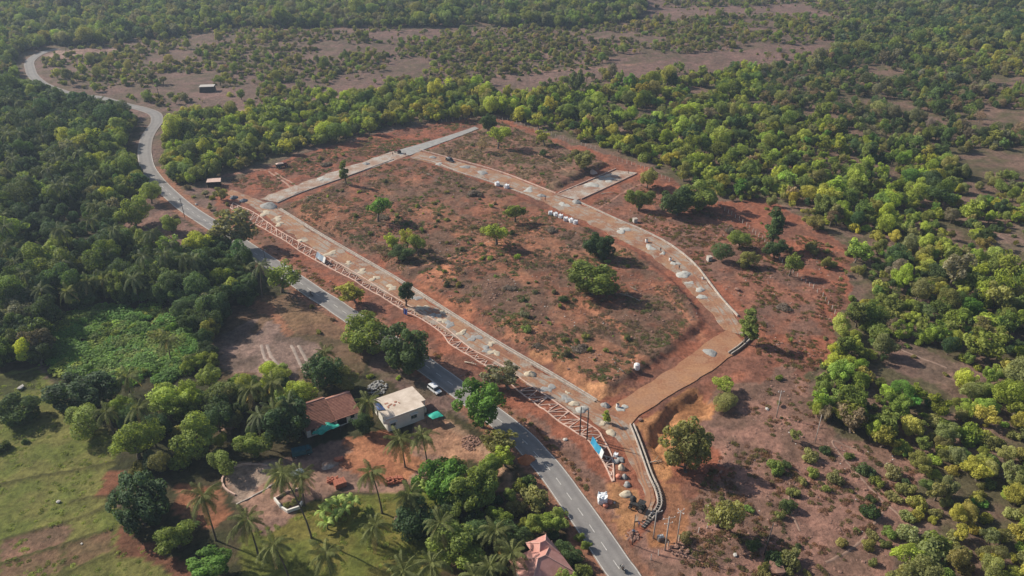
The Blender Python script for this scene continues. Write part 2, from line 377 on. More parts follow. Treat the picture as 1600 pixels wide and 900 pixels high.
def gz(x, y): return float(ground_z(np.array([x]), np.array([y]))[0])
def G(px, py):
    x, y = P(px, py); z = gz(x, y)
    x, y = P(px, py, z); return (x, y, gz(x, y))

# ------------------------------------------------------------------ ground sheet
def axis(lo, hi, core_lo, core_hi, step, grow, maxstep):
    a = list(np.arange(core_lo, core_hi, step))
    s = step; v = a[-1]; up = []
    while v < hi: s = min(s * grow, maxstep(v)); v += s; up.append(v)
    s = step; v = a[0]; dn = []
    while v > lo: s = min(s * grow, maxstep(v)); v -= s; dn.append(v)
    return np.array(dn[::-1] + a + up)
mx = lambda v: 3.6 if abs(v) < 620 else 900.0
gx = axis(-6000, 6000, -125, 140, 0.95, 1.03, mx)
gy = axis(-3000, 7000, 92, 330, 0.95, 1.02, lambda v: 3.6 if 60 < v < 980 else 900.0)
X, Y = np.meshgrid(gx, gy)
NX, NY = len(gx), len(gy)
fx, fy = X.ravel(), Y.ravel()
near = (np.abs(fx) < 700) & (fy > 40) & (fy < 1100)
fz = np.zeros(fx.shape)
fz[near] = ground_z(fx[near], fy[near])
# soil, grass and litter colours of each piece of ground
pxa, pya = proj(fx, fy)
wx = fx + (fbm(fx, fy, 7, 3, 50) - 0.5) * 7; wy = fy + (fbm(fx, fy, 7, 3, 60) - 0.5) * 7
pxw, pyw = proj(wx, wy)
behind = fy < 45
n_big = fbm(fx, fy, 30, 3, 5); n_mid = fbm(fx, fy, 6, 4, 6); n_sm = fbm(fx, fy, 2.0, 3, 7)
def mix3(c1, c2, t): t = np.clip(t, 0, 1)[:, None]; return np.array(c1)[None] * (1 - t) + np.array(c2)[None] * t
C = mix3((0.190, 0.128, 0.108), (0.135, 0.108, 0.075), sstep(0.35, 0.65, n_mid))
def zone(poly, c1, c2, n=None, rag=True, lo=0.38, hi=0.62):
    global C
    m = inpoly(pxw if rag else pxa, pyw if rag else pya, poly) & ~behind
    t = sstep(lo, hi, (n_mid if n is None else n)[m])
    C[m] = mix3(c1, c2, t)
def track(line, w, c, a=0.8, noise=0.5):
    d = pdist(fx, fy, smooth_line(pts(line), 2.0)) + (n_sm - 0.5) * noise * w
    t = ((1 - sstep(w * 0.35, w * 0.6, d)) * a)[:, None]
    C[:] = C * (1 - t) + np.array(c)[None] * t
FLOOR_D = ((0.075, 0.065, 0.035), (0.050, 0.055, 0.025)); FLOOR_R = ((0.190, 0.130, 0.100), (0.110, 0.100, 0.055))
RED = (0.295, 0.118, 0.072); RED2 = (0.215, 0.106, 0.074); ORG = (0.44, 0.225, 0.115); DUST = (0.26, 0.175, 0.145); BROWN = (0.165, 0.108, 0.082)
zone([(-400, -200), (1005, -200), (1005, 20), (990, 35), (880, 45), (600, 45), (330, 45), (300, 55), (210, 62), (85, 75), (40, 85), (30, 110), (60, 128), (-400, 128)], *FLOOR_R)
zone([(240, 205), (255, 190), (320, 180), (420, 165), (560, 140), (640, 135), (760, 140), (960, 130), (1100, 115), (1300, 95), (2400, 60), (2400, 990), (1380, 990), (1400, 830), (1440, 760), (1300, 680), (1245, 650), (1260, 560), (1310, 520), (1320, 410), (1240, 330), (1120, 315), (1010, 262), (900, 225), (790, 185), (620, 200), (440, 245), (330, 280), (265, 305)], *FLOOR_R)
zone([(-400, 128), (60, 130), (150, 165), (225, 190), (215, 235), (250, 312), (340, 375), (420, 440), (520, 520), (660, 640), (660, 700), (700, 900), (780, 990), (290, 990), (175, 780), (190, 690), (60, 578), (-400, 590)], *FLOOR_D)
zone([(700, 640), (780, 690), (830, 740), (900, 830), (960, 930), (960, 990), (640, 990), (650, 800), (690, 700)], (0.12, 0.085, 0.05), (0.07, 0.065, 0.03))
# cleared site, verges and the bare slope to its right
zone([(340, 290), (430, 255), (540, 222), (640, 200), (760, 183), (800, 190), (900, 226), (1010, 262), (1120, 318), (1200, 312), (1240, 335), (1330, 385), (1325, 470), (1300, 545), (1255, 600), (1250, 650), (1300, 690), (1240, 720), (1150, 780), (1140, 990), (1010, 990), (965, 870), (870, 740), (760, 640), (600, 520), (470, 435), (380, 372), (330, 330)], RED, RED2)
zone([(1060, 640), (1240, 560), (1300, 690), (1440, 705), (1440, 770), (1390, 840), (1370, 990), (1010, 990), (1000, 850), (1060, 790), (1150, 740)], (0.30, 0.175, 0.135), (0.205, 0.130, 0.098))
zone([(420, 330), (620, 250), (650, 252), (790, 300), (960, 380), (1090, 480), (1100, 505), (1000, 585), (940, 615), (800, 535), (600, 410)], (0.265, 0.120, 0.076), (0.160, 0.100, 0.070), n_big * 0.45 + n_mid * 0.35 + n_sm * 0.2, lo=0.42, hi=0.57)
sp_ = inpoly(pxw, pyw, [(440, 330), (620, 258), (650, 258), (790, 305), (960, 385), (1085, 480), (1000, 580), (940, 608), (800, 533), (600, 408)]) & ~behind
t_ = (sstep(0.56, 0.66, fbm(fx * 0.7 + fy * 0.7, (fy - fx) * 0.3, 13, 3, 222)) * 0.5 * sp_)[:, None]
C = C * (1 - t_) + np.array((0.37, 0.175, 0.10))[None] * t_
zone([(668, 236), (740, 206), (790, 192), (905, 240), (950, 258), (868, 298), (760, 258)], (0.24, 0.135, 0.098), (0.185, 0.128, 0.085))
zone([(920, 320), (1000, 280), (1120, 335), (1280, 450), (1290, 520), (1200, 520), (1160, 470), (1050, 375)], (0.27, 0.128, 0.086), (0.19, 0.112, 0.085))
zone([(1150, 470), (1200, 520), (1240, 560), (1180, 600), (1090, 600), (1150, 545)], (0.31, 0.130, 0.08), (0.24, 0.115, 0.08))
# raw cut banks and sand
zone([(640, 440), (680, 455), (730, 482), (745, 505), (715, 500), (660, 465)], (0.40, 0.175, 0.10), (0.31, 0.135, 0.08))
zone([(648, 438), (715, 402), (772, 374), (795, 380), (740, 418), (682, 455)], (0.43, 0.20, 0.115), (0.33, 0.145, 0.09))
zone([(785, 515), (800, 497), (835, 508), (842, 525), (820, 535), (800, 537)], ORG, (0.33, 0.16, 0.095))
zone([(830, 550), (870, 552), (900, 580), (950, 610), (985, 605), (940, 628), (900, 605)], (0.48, 0.26, 0.135), (0.36, 0.18, 0.10))
zone([(995, 660), (1040, 630), (1095, 602), (1120, 625), (1105, 650), (1060, 680), (1045, 740), (1035, 752), (1012, 720)], (0.47, 0.245, 0.115), (0.38, 0.19, 0.09))
zone([(1030, 740), (1062, 760), (1085, 790), (1060, 850), (1020, 860), (1030, 800)], (0.40, 0.195, 0.095), (0.30, 0.15, 0.085))
zone([(925, 760), (985, 770), (1010, 810), (985, 830), (990, 860), (975, 850), (945, 805)], (0.45, 0.24, 0.115), (0.36, 0.185, 0.095))
zone([(400, 345), (470, 408), (560, 470), (700, 560), (830, 660), (900, 740), (930, 775), (905, 775), (860, 715), (760, 632), (600, 510), (480, 432), (395, 375)], (0.235, 0.105, 0.068), (0.175, 0.10, 0.07))
zone([(820, 640), (880, 690), (950, 745), (975, 800), (950, 800), (900, 745), (850, 700)], (0.25, 0.15, 0.115), (0.19, 0.115, 0.085))
# open patches of the scrub plain
for q in ([(550, 57), (690, 43), (690, 60), (600, 70)], [(500, 150), (530, 115), (640, 112), (600, 138)], [(285, 150), (400, 130), (410, 165), (330, 172)],
          [(1010, 15), (1250, 5), (1300, 25), (1100, 32), (1015, 38)], [(1060, 88), (1290, 72), (1280, 100), (1100, 115)], [(640, 134), (860, 110), (1050, 95), (1060, 108), (850, 128), (700, 142)],
          [(800, 85), (880, 78), (860, 92), (800, 95)], [(400, 42), (470, 44), (470, 52), (400, 56)], [(1500, 150), (1600, 150), (1600, 172), (1540, 168)],
          [(190, 160), (240, 180), (220, 190), (130, 170), (125, 160)]):
    zone(q, (0.215, 0.140, 0.120), (0.165, 0.118, 0.095))
zone([(300, 183), (420, 165), (600, 140), (610, 146), (430, 176), (320, 186)], (0.36, 0.25, 0.21), (0.26, 0.18, 0.15))
zone([(80, 80), (180, 72), (185, 78), (120, 90), (70, 92)], (0.40, 0.29, 0.24), (0.26, 0.17, 0.14))
zone([(185, 312), (250, 312), (325, 372), (300, 388), (225, 388), (185, 362)], (0.22, 0.135, 0.11), (0.14, 0.10, 0.08))
zone([(1375, 525), (1480, 560), (1565, 592), (1500, 606), (1395, 580)], (0.235, 0.155, 0.125), (0.18, 0.13, 0.10))
zone([(1530, 390), (1600, 340), (1600, 460), (1565, 430)], (0.235, 0.165, 0.135), (0.16, 0.13, 0.09))
# field at the left
zone([(-400, 600), (50, 576), (130, 640), (195, 690), (180, 735), (170, 775), (200, 835), (240, 870), (290, 990), (-400, 990)], (0.135, 0.165, 0.040), (0.175, 0.180, 0.055))
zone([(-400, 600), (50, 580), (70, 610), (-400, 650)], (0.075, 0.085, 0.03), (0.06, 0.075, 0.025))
zone([(0, 848), (60, 830), (108, 816), (112, 832), (98, 850), (50, 864), (0, 880)], (0.25, 0.150, 0.105), (0.19, 0.128, 0.085), rag=False)
zone([(0, 884), (50, 868), (96, 855), (97, 890), (60, 905), (0, 905)], (0.225, 0.145, 0.09), (0.175, 0.125, 0.07), rag=False)
zone([(101, 852), (130, 842), (178, 830), (172, 862), (130, 880), (102, 888)], (0.21, 0.13, 0.08), (0.165, 0.12, 0.065), rag=False)
zone([(180, 725), (194, 725), (195, 750), (180, 775), (168, 775), (172, 750)], (0.30, 0.13, 0.07), (0.22, 0.10, 0.06))
zone([(193, 822), (215, 830), (245, 850), (300, 905), (320, 960), (270, 960), (250, 880), (190, 870)], (0.21, 0.095, 0.06), (0.16, 0.08, 0.05))
for b in BUNDS:
    d = pdist(fx, fy, b); t = ((1 - sstep(0.25, 0.8, d)) * 0.75)[:, None]
    C = C * (1 - t) + np.array((0.06, 0.06, 0.022))[None] * t
# green lawn with the palms, yard and lots near the houses
zone([(400, 830), (440, 790), (500, 790), (600, 770), (690, 750), (720, 780), (700, 830), (660, 960), (380, 960), (370, 850)], (0.130, 0.155, 0.034), (0.18, 0.17, 0.045))
zone([(270, 760), (340, 765), (352, 800), (340, 830), (300, 810), (275, 790)], (0.30, 0.135, 0.075), (0.22, 0.12, 0.07))
zone([(345, 745), (370, 722), (440, 720), (480, 700), (560, 690), (600, 672), (680, 680), (700, 700), (660, 745), (600, 772), (545, 770), (480, 785), (430, 830), (390, 825), (370, 790)], (0.34, 0.215, 0.16), (0.25, 0.165, 0.13))
zone([(535, 690), (600, 668), (640, 680), (660, 715), (640, 750), (590, 752), (540, 735)], (0.44, 0.21, 0.115), (0.36, 0.16, 0.09))
zone([(655, 650), (700, 660), (715, 680), (770, 720), (790, 760), (770, 765), (720, 722), (660, 700), (640, 690)], (0.46, 0.27, 0.17), (0.34, 0.20, 0.13))
zone([(345, 728), (380, 722), (420, 730), (430, 750), (400, 772), (365, 785)], (0.42, 0.33, 0.26), (0.32, 0.25, 0.20))
zone([(380, 465), (450, 462), (510, 470), (560, 520), (580, 560), (560, 590), (500, 606), (440, 618), (380, 605), (335, 595), (330, 520)], (0.195, 0.130, 0.085), (0.125, 0.095, 0.055))
zone([(340, 530), (385, 500), (400, 520), (425, 500), (440, 512), (478, 530), (520, 565), (500, 580), (470, 575), (475, 600), (440, 596), (420, 604), (395, 585), (345, 572)], (0.275, 0.198, 0.165), (0.175, 0.130, 0.105))
zone([(430, 482), (500, 470), (545, 505), (545, 530), (480, 520)], (0.24, 0.155, 0.09), (0.19, 0.12, 0.075))
zone([(395, 470), (420, 475), (470, 520), (455, 522), (420, 495), (390, 487)], (0.40, 0.20, 0.12), (0.30, 0.16, 0.10))
zone([(325, 605), (350, 610), (375, 665), (350, 680), (325, 650)], (0.33, 0.23, 0.18), (0.25, 0.17, 0.13))
# wheel tracks and paths
RIBBONS = []
for l, w, c in (([(880, 470), (930, 490), (965, 515), (985, 545), (990, 568)], 2.8, (0.43, 0.20, 0.115)), ([(1020, 450), (1060, 485), (1100, 530), (1112, 545)], 2.6, (0.43, 0.20, 0.12)),
                ([(430, 270), (455, 285), (470, 295)], 1.0, (0.40, 0.24, 0.18)), ([(420, 268), (447, 286), (462, 300)], 1.0, (0.40, 0.24, 0.18)), ([(350, 275), (390, 268), (440, 262)], 3.0, (0.36, 0.2, 0.15)),
                ([(640, 425), (700, 408), (770, 378)], 1.2, (0.42, 0.2, 0.12)), ([(408, 540), (414, 560), (425, 572), (420, 600)], 1.0, (0.38, 0.295, 0.25)), ([(417, 540), (425, 560), (440, 575)], 1.0, (0.38, 0.295, 0.25)),
                ([(455, 540), (470, 570), (480, 590)], 1.0, (0.36, 0.285, 0.24)), ([(466, 540), (480, 565), (492, 582)], 1.0, (0.36, 0.285, 0.24)),
                ([(1345, 705), (1300, 690), (1340, 740), (1400, 800), (1440, 830)], 0.7, (0.27, 0.175, 0.135)), ([(1236, 740), (1234, 790), (1250, 830)], 0.6, (0.27, 0.175, 0.135)), ([(1290, 880), (1340, 850), (1380, 800)], 0.7, (0.27, 0.175, 0.135)),
                ([(1370, 530), (1420, 552), (1480, 575)], 0.8, (0.28, 0.19, 0.15)), ([(1520, 120), (1535, 140), (1530, 150), (1600, 152)], 4.0, (0.30, 0.2, 0.17)),
                ([(700, 660), (740, 690), (775, 722), (800, 760), (815, 790)], 2.0, (0.44, 0.29, 0.2)), ([(640, 138), (760, 120), (860, 110), (1000, 100)], 3.0, (0.33, 0.2, 0.16)),
                ([(930, 330), (975, 300), (1010, 285)], 1.2, (0.34, 0.17, 0.12)), ([(840, 245), (868, 260), (890, 275)], 1.2, (0.36, 0.2, 0.13)), ([(715, 240), (760, 232), (830, 240)], 3.0, (0.33, 0.155, 0.10))):
    if w > 1.35: track(l, w, c)
    else: RIBBONS.append((l, w, c))
# reddish verge along the tarred road
d = pdist(fx, fy, ROAD_W[::6])
vs_ = (d < 5.4 + (n_mid - 0.5) * 3) & (fy < 330) & ~inpoly(pxa, pya, [(600, 560), (720, 630), (700, 680), (560, 560)])
C[vs_] = mix3((0.33, 0.165, 0.105), (0.25, 0.14, 0.095), sstep(0.35, 0.65, n_sm[vs_]))
C[:, 1:] *= 0.95
C *= (0.82 + 0.36 * n_sm)[:, None] * (0.9 + 0.2 * n_big)[:, None]

idx = np.arange(NX * NY).reshape(NY, NX)
quads = np.stack([idx[:-1, :-1], idx[:-1, 1:], idx[1:, 1:], idx[1:, :-1]], -1).reshape(-1, 4)
def np_mesh(name, v, f, mats, smooth=False):
    me = bpy.data.meshes.new(name); n = len(f); k = f.shape[1]
    me.vertices.add(len(v)); me.vertices.foreach_set('co', np.asarray(v, np.float32).ravel())
    me.loops.add(n * k); me.loops.foreach_set('vertex_index', f.ravel().astype(np.int32))
    me.polygons.add(n); me.polygons.foreach_set('loop_start', np.arange(0, n * k, k, dtype=np.int32))
    try: me.polygons.foreach_set('loop_total', np.full(n, k, np.int32))
    except Exception: pass
    for m in mats: me.materials.append(m)
    me.polygons.foreach_set('use_smooth', np.full(n, bool(smooth)))
    me.update(calc_edges=True); me.validate(); return me
gm, nt, b = new_mat('ground_soil')
at = nt.nodes.new('ShaderNodeAttribute'); at.attribute_name = 'soil'
n1 = noise_node(nt, 0.7, 10.0, 0.75); n2 = noise_node(nt, 0.22, 5.0, 0.65)
r1 = ramp(nt, n1.outputs['Fac'], [(0.30, (0.42, 0.40, 0.38)), (0.52, (1.0, 1.0, 1.0)), (0.75, (1.6, 1.55, 1.5))])
r2 = ramp(nt, n2.outputs['Fac'], [(0.32, (0.80, 0.82, 0.80)), (0.68, (1.2, 1.16, 1.14))])
ml = nt.nodes.new('ShaderNodeVectorMath'); ml.operation = 'MULTIPLY'; m2 = nt.nodes.new('ShaderNodeVectorMath'); m2.operation = 'MULTIPLY'
nt.links.new(at.outputs['Color'], ml.inputs[0]); nt.links.new(r1.outputs['Color'], ml.inputs[1])
nt.links.new(ml.outputs['Vector'], m2.inputs[0]); nt.links.new(r2.outputs['Color'], m2.inputs[1])
nt.links.new(m2.outputs['Vector'], b.inputs['Base Color'])
b.inputs['Roughness'].default_value = 0.95; b.inputs['Specular IOR Level'].default_value = 0.15
bump(nt, b, n1.outputs['Fac'], 0.9, 0.6)
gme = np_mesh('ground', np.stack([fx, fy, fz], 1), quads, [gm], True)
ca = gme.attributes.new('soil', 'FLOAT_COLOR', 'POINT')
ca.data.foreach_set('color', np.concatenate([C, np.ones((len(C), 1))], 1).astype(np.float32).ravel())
tag(link('ground', gme), 'reddish earth, grass and scrub ground of the whole valley', kind='structure')

# ------------------------------------------------------------------ roads
def strip_mesh(name, L, R, z, mat, cross=5, jitter=0.0, skirt=0.35, seed=1):
    n = max(len(L), len(R)); f = lambda q: np.stack([np.interp(np.linspace(0, 1, n), np.linspace(0, 1, len(q)), q[:, k]) for k in (0, 1)], 1)
    L, R = f(L), f(R)
    rs = np.random.RandomState(seed)
    v = []
    for k in range(cross + 1):
        t = k / cross
        p = L * (1 - t) + R * t
        if jitter and k in (0, cross):
            d = (R - L) / np.linalg.norm(R - L, axis=1)[:, None]
            w = (fbm(p[:, 0], p[:, 1], 4, 3, seed) - 0.5) * 2 * jitter
            p = p + d * w[:, None]
        zz = np.full(n, z)
        if jitter: zz = zz + (fbm(p[:, 0], p[:, 1], 3, 2, seed + 5) - 0.5) * 0.06
        v.append(np.stack([p[:, 0], p[:, 1], zz], 1))
    lo, hi = v[0].copy(), v[-1].copy(); lo[:, 2] -= skirt; hi[:, 2] -= skirt
    v = [lo] + v + [hi]
    k = len(v); V = np.stack(v, 1).reshape(-1, 3)
    ii = np.arange(n * k).reshape(n, k)
    q = np.stack([ii[:-1, :-1], ii[:-1, 1:], ii[1:, 1:], ii[1:, :-1]], -1).reshape(-1, 4)
    me = np_mesh(name, V, q, [mat], False)
    at = me.attributes.new('across', 'FLOAT', 'POINT')
    u = np.concatenate([[0], np.linspace(0, 1, cross + 1), [1]]); at.data.foreach_set('value', np.tile(u, n).astype(np.float32))
    return me
def offset(line, o):
    t = np.gradient(line, axis=0); t /= np.linalg.norm(t, axis=1)[:, None]
    return line + np.stack([t[:, 1], -t[:, 0]], 1) * o
road = tag(link('tarred_road', strip_mesh('tarred_road', offset(ROAD_W, -ROAD_HW), offset(ROAD_W, ROAD_HW), 0.03, M['asphalt'], 20)),
           'grey two-lane tarred road winding past the cleared site', kind='structure')
seg = np.concatenate([[0], np.cumsum(np.linalg.norm(np.diff(ROAD_W, axis=0), axis=1))])
def road_at(s): return np.array([np.interp(s, seg, ROAD_W[:, 0]), np.interp(s, seg, ROAD_W[:, 1])])
for o in (-ROAD_HW + 0.22, ROAD_HW - 0.22):
    link('edge_line', strip_mesh('edge_line', offset(ROAD_W[:330], o - 0.07), offset(ROAD_W[:330], o + 0.07), 0.038, M['paint'], 1, skirt=0.004), road)
# dashes lie where the photograph shows them, then at the same spacing along the road
s0 = 0.0; sd = []
best = min(np.arange(0, seg[-1], 0.25), key=lambda s: np.hypot(*(road_at(s) - np.array(P(944, 854)))))
s = best % 5.05
while s < 300:
    sd.append(s); s += 5.05
for s in sd:
    l = np.array([road_at(s - 1.15), road_at(s), road_at(s + 1.15)])
    link('lane_dash', strip_mesh('lane_dash', offset(l, -0.075), offset(l, 0.075), 0.038, M['paint'], 1, skirt=0.004), road)
labels = {'west': 'long dusty earth road with gravel heaps between kerb beds and plots', 'south': 'plain orange earth road crossing the near end of the site',
          'east': 'curving earth road with gravel heaps along the far side of the plots', 'north': 'pale earth road closing the far left end of the plots', 'branch': 'short pale side road ending among trees behind the plots'}
for k, (nm, (L, R)) in enumerate(SITE_ROADS.items()):
    tag(link('earth_road', strip_mesh('earth_road', L, R, 0.02 + 0.008 * k, M['dirt_grey'] if nm in ('north', 'branch') else M['dirt_orange'] if nm == 'south' else M['dirt_road'], 8, 0.6 if nm == 'south' else 1.2, 0.3, 11 + k)), labels[nm], kind='structure')
def rut(nm, t, w, mat, z):
    L, R = SITE_ROADS[nm]; n = max(len(L), len(R)); f = lambda q: np.stack([np.interp(np.linspace(0, 1, n), np.linspace(0, 1, len(q)), q[:, k]) for k in (0, 1)], 1)
    c_ = f(L) * (1 - t) + f(R) * t; c_ = c_ + np.stack([fbm(c_[:, 0], c_[:, 1], 14, 2, 5 + int(t * 50)) - 0.5] * 2, 1) * 1.2
    tag(link('wheel_track', strip_mesh('wheel_track', offset(c_, -w / 2), offset(c_, w / 2), z, mat, 2, 0.12, 0.1, int(t * 90))), kind='structure')
RUT_A = mottled('rut_soil', (0.30, 0.148, 0.088), (0.385, 0.208, 0.122), 0.5, 0.95, 0.5, 0.08); RUT_B = mottled('rut_dust', (0.355, 0.19, 0.108), (0.425, 0.24, 0.145), 0.5, 0.95, 0.5, 0.08)
for t, mt in ((0.35, RUT_A), (0.62, RUT_A)): rut('west', t, 0.45, mt, 0.066); rut('east', t + .05, 0.45, mt, 0.084)
tag(link('paved_road', strip_mesh('paved_road', PAVED[0], PAVED[1], 0.07, M['grey_paving'], 4, 0.15, 0.3, 31)), 'short grey paved road leading to the round tree at the back of the site', kind='structure')

def drape(name, line, w, mat, seed):
    l = smooth_line(pts(line), 0.8); n = len(l); V = []
    for o in (-0.5, -0.2, 0.2, 0.5):
        q = offset(l, o * w) + ((np.random.RandomState(seed).rand(n, 2) - 0.5) * 0.14 * w)
        V.append(np.c_[q, np.maximum(ground_z(q[:, 0], q[:, 1]), ground_z(l[:, 0], l[:, 1]) - 0.1) + (0.09 if abs(o) < 0.4 else -0.03)])
    V = np.stack(V, 1).reshape(-1, 3); ii = np.arange(n * 4).reshape(n, 4)
    return link(name, np_mesh(name, V, np.stack([ii[:-1, :-1], ii[:-1, 1:], ii[1:, 1:], ii[1:, :-1]], -1).reshape(-1, 4), [mat], True))
for k, (l, w, c) in enumerate(RIBBONS):
    m_ = mottled('track_soil_%d' % k, tuple(q * 0.75 for q in c), tuple(min(1, q * 1.12) for q in c), 0.8, 0.95, 0.5, 0.08)
    tag(drape('footpath' if w < 1.0 else 'wheel_track', l, w, m_, k), kind='structure')

# ------------------------------------------------------------------ kerbs, drains and the lattice beds
def wall_line(line, w, h, z0, mat, name, parent=None, step=1.5, wob=0.0, flat=False):
    l = smooth_line(line, step)
    if wob:
        l = l + np.stack([(fbm(l[:, 0], l[:, 1], 5, 2, 3) - 0.5), (fbm(l[:, 0], l[:, 1], 5, 2, 4) - 0.5)], 1) * wob
    L, R = offset(l, -w / 2), offset(l, w / 2); n = len(l)
    g = np.full(n, z0) if flat else np.maximum(ground_z(l[:, 0], l[:, 1]), z0)
    V = np.stack([np.c_[L, g - 0.4], np.c_[L, g + h], np.c_[R, g + h], np.c_[R, g - 0.4]], 1).reshape(-1, 3)
    ii = np.arange(n * 4).reshape(n, 4)
    q = [np.stack([ii[:-1, a], ii[:-1, b_], ii[1:, b_], ii[1:, a]], -1) for a, b_ in ((0, 1), (1, 2), (2, 3))]
    q.append(ii[[0]]); q.append(ii[[-1]][:, ::-1])
    return link(name, np_mesh(name, V, np.concatenate(q), [mat]), parent)
def kerb_thing(name, line, w, h, mat, label, cat='kerb', group=None, piece=6.0, z0=0.0):
    l = smooth_line(pts(line), piece)
    root = empty(name, (l[0][0], l[0][1], 0.0)); root_inv = (-l[0][0], -l[0][1], 0.0)
    for a, b_ in zip(l[:-1], l[1:]):
        d = (b_ - a) / np.linalg.norm(b_ - a)
        o = wall_line([tuple(a + d * 0.012), tuple((a + b_) / 2), tuple(b_ - d * 0.012)], w, h, z0, mat, 'kerb_stone', root, step=piece / 2, flat=True)
        o.location = root_inv
    return tag(root, label, cat, group)
def two_wall_drain(name, line, gap, w, h, mat, label, floor_mat):
    l = smooth_line(pts(line), 1.5)
    root = empty(name, (l[0][0], l[0][1], 0.0)); inv = (-l[0][0], -l[0][1], 0.0)
    for s in (-1, 1):
        o = wall_line([tuple(q) for q in offset(l, s * (gap + w) / 2)[::3]], w, h, 0.0, mat, 'drain_wall', root, flat=True); o.location = inv
    o = link('drain_floor', strip_mesh('drain_floor', offset(l, -gap / 2 - 0.02), offset(l, gap / 2 + 0.02), 0.075, floor_mat, 2), root); o.location = inv
    return tag(root, label, 'drain')
two_wall_drain('concrete_drain', [(437, 327), (500, 366), (560, 401), (600, 424), (625, 439), (700, 487), (760, 525), (800, 549), (850, 578), (900, 608), (931, 627)],
               0.45, 0.32, 0.42, M['concrete'], 'long straight concrete drain with two pale walls beside the dusty road', M['dirt_grey'])
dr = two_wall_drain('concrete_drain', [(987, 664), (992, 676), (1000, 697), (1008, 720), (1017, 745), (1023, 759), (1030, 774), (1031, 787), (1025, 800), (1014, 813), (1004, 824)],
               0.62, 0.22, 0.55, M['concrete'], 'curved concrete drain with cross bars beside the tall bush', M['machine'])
l = smooth_line(pts([(1022, 757), (1030, 774), (1031, 787), (1025, 800), (1014, 813), (1004, 824)]), 0.75)
for a, t in zip(l, np.gradient(l, axis=0)):
    t = t / np.linalg.norm(t); nrm = np.array([t[1], -t[0]])
    p, q = a - nrm * 0.62, a + nrm * 0.62
    MB().tube([(p[0], p[1], 0.58), (q[0], q[1], 0.58)], 0.05, 5).build('cross_bar', M['pole_pale'], dr).location = (-dr.location[0], -dr.location[1], 0)
kerb_thing('road_kerb', [(655, 234), (700, 246), (760, 262), (800, 275), (868, 302)], 0.3, 0.32, M['pink_kerb'], 'pale kerb on the far edge of the earth road behind the black car')
kerb_thing('road_kerb', [(642, 246), (680, 254), (720, 270), (760, 282), (845, 312)], 0.45, 0.25, M['concrete'], 'pale kerb on the near edge of the earth road by the black car')
kerb_thing('road_kerb', [(907, 317), (940, 332), (980, 350), (1000, 358), (1040, 378), (1070, 399), (1090, 418), (1105, 437), (1120, 457), (1130, 470), (1153, 494)], 0.42, 0.45, M['concrete'], 'long curved pale kerb wall along the outer edge of the earth road')
kerb_thing('road_kerb', [(433, 317), (470, 301), (530, 280), (615, 249)], 0.35, 0.28, M['concrete'], 'pale kerb on the near edge of the road closing the far left end')
kerb_thing('road_kerb', [(872, 302), (915, 284), (962, 264)], 0.3, 0.3, M['pink_kerb'], 'pinkish kerb on the far edge of the short side road')
kerb_thing('road_kerb', [(908, 311), (950, 292), (995, 271)], 0.3, 0.3, M['pink_kerb'], 'pinkish kerb on the near edge of the short side road')
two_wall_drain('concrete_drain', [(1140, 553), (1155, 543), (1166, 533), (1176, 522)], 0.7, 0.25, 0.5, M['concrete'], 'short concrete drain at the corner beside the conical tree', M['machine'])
LOW = [(360, 325), (380, 341), (397, 350), (427, 366), (452, 382), (481, 400), (519, 420), (570, 449), (600, 466), (634, 487), (654, 496), (675, 509), (692, 522), (704, 539), (725, 552), (770, 578), (821, 619), (862, 650), (902, 679), (917, 687), (940, 717), (948, 731), (957, 753)]
UPP = [(364, 317), (385, 327), (405, 338), (435, 360), (465, 377), (490, 390), (515, 403), (560, 429), (600, 454), (630, 472), (660, 489), (680, 501), (700, 515), (737, 545), (780, 568), (829, 602), (870, 629), (905, 654), (934, 672), (942, 686), (954, 707), (958, 725), (959, 752)]
lo_l = smooth_line(pts(LOW), 0.5); up_l = smooth_line(pts(UPP), 0.5)
bed = empty('lattice_kerb_bed', (lo_l[0][0], lo_l[0][1], 0)); inv = (-lo_l[0][0], -lo_l[0][1], 0)
for q in (LOW, UPP): wall_line(pts(q), 0.30, 0.20, -0.2, M['pink_kerb'], 'edge_kerb', bed).location = inv
N = 108
rs = random.Random(4)
def on(l, t): k = np.clip(t, 0, 1) * (len(l) - 1); i = int(k); j = min(i + 1, len(l) - 1); return l[i] * (1 - (k - i)) + l[j] * (k - i)
for k in range(N):
    t0, t1 = k / N, (k + 1) / N
    a, b_ = (on(lo_l, t0), on(up_l, t1)) if k % 2 else (on(up_l, t0), on(lo_l, t1))
    if 0.745 < t0 < 0.80: continue
    segs = [(a, b_)]
    if k % 3 == 0: segs.append((on(lo_l, t0), on(up_l, t0)))
    if t0 > 0.5 and k % 2 == 0: segs.append((on(lo_l, t0), (a + b_) / 2))
    if k % 3 == 1: segs.append(((a + b_) / 2, on(lo_l, t1) * 0.5 + on(up_l, t1) * 0.5))
    if k % 4 == 2: segs.append(((a + b_) / 2, on(up_l, t0 - 0.2 / N)))
    for p, q in segs:
        if np.linalg.norm(p - q) < 0.8: continue
        w = wall_line([tuple(p), tuple((p + q) / 2 + np.array([rs.uniform(-.15, .15), rs.uniform(-.15, .15)])), tuple(q)], 0.19, 0.14, -0.2, M['pink_kerb'], 'lattice_kerb', bed, step=2.0)
        w.location = inv
tag(bed, 'long strip of pinkish kerbs in a triangle lattice between road and site', 'planting bed')

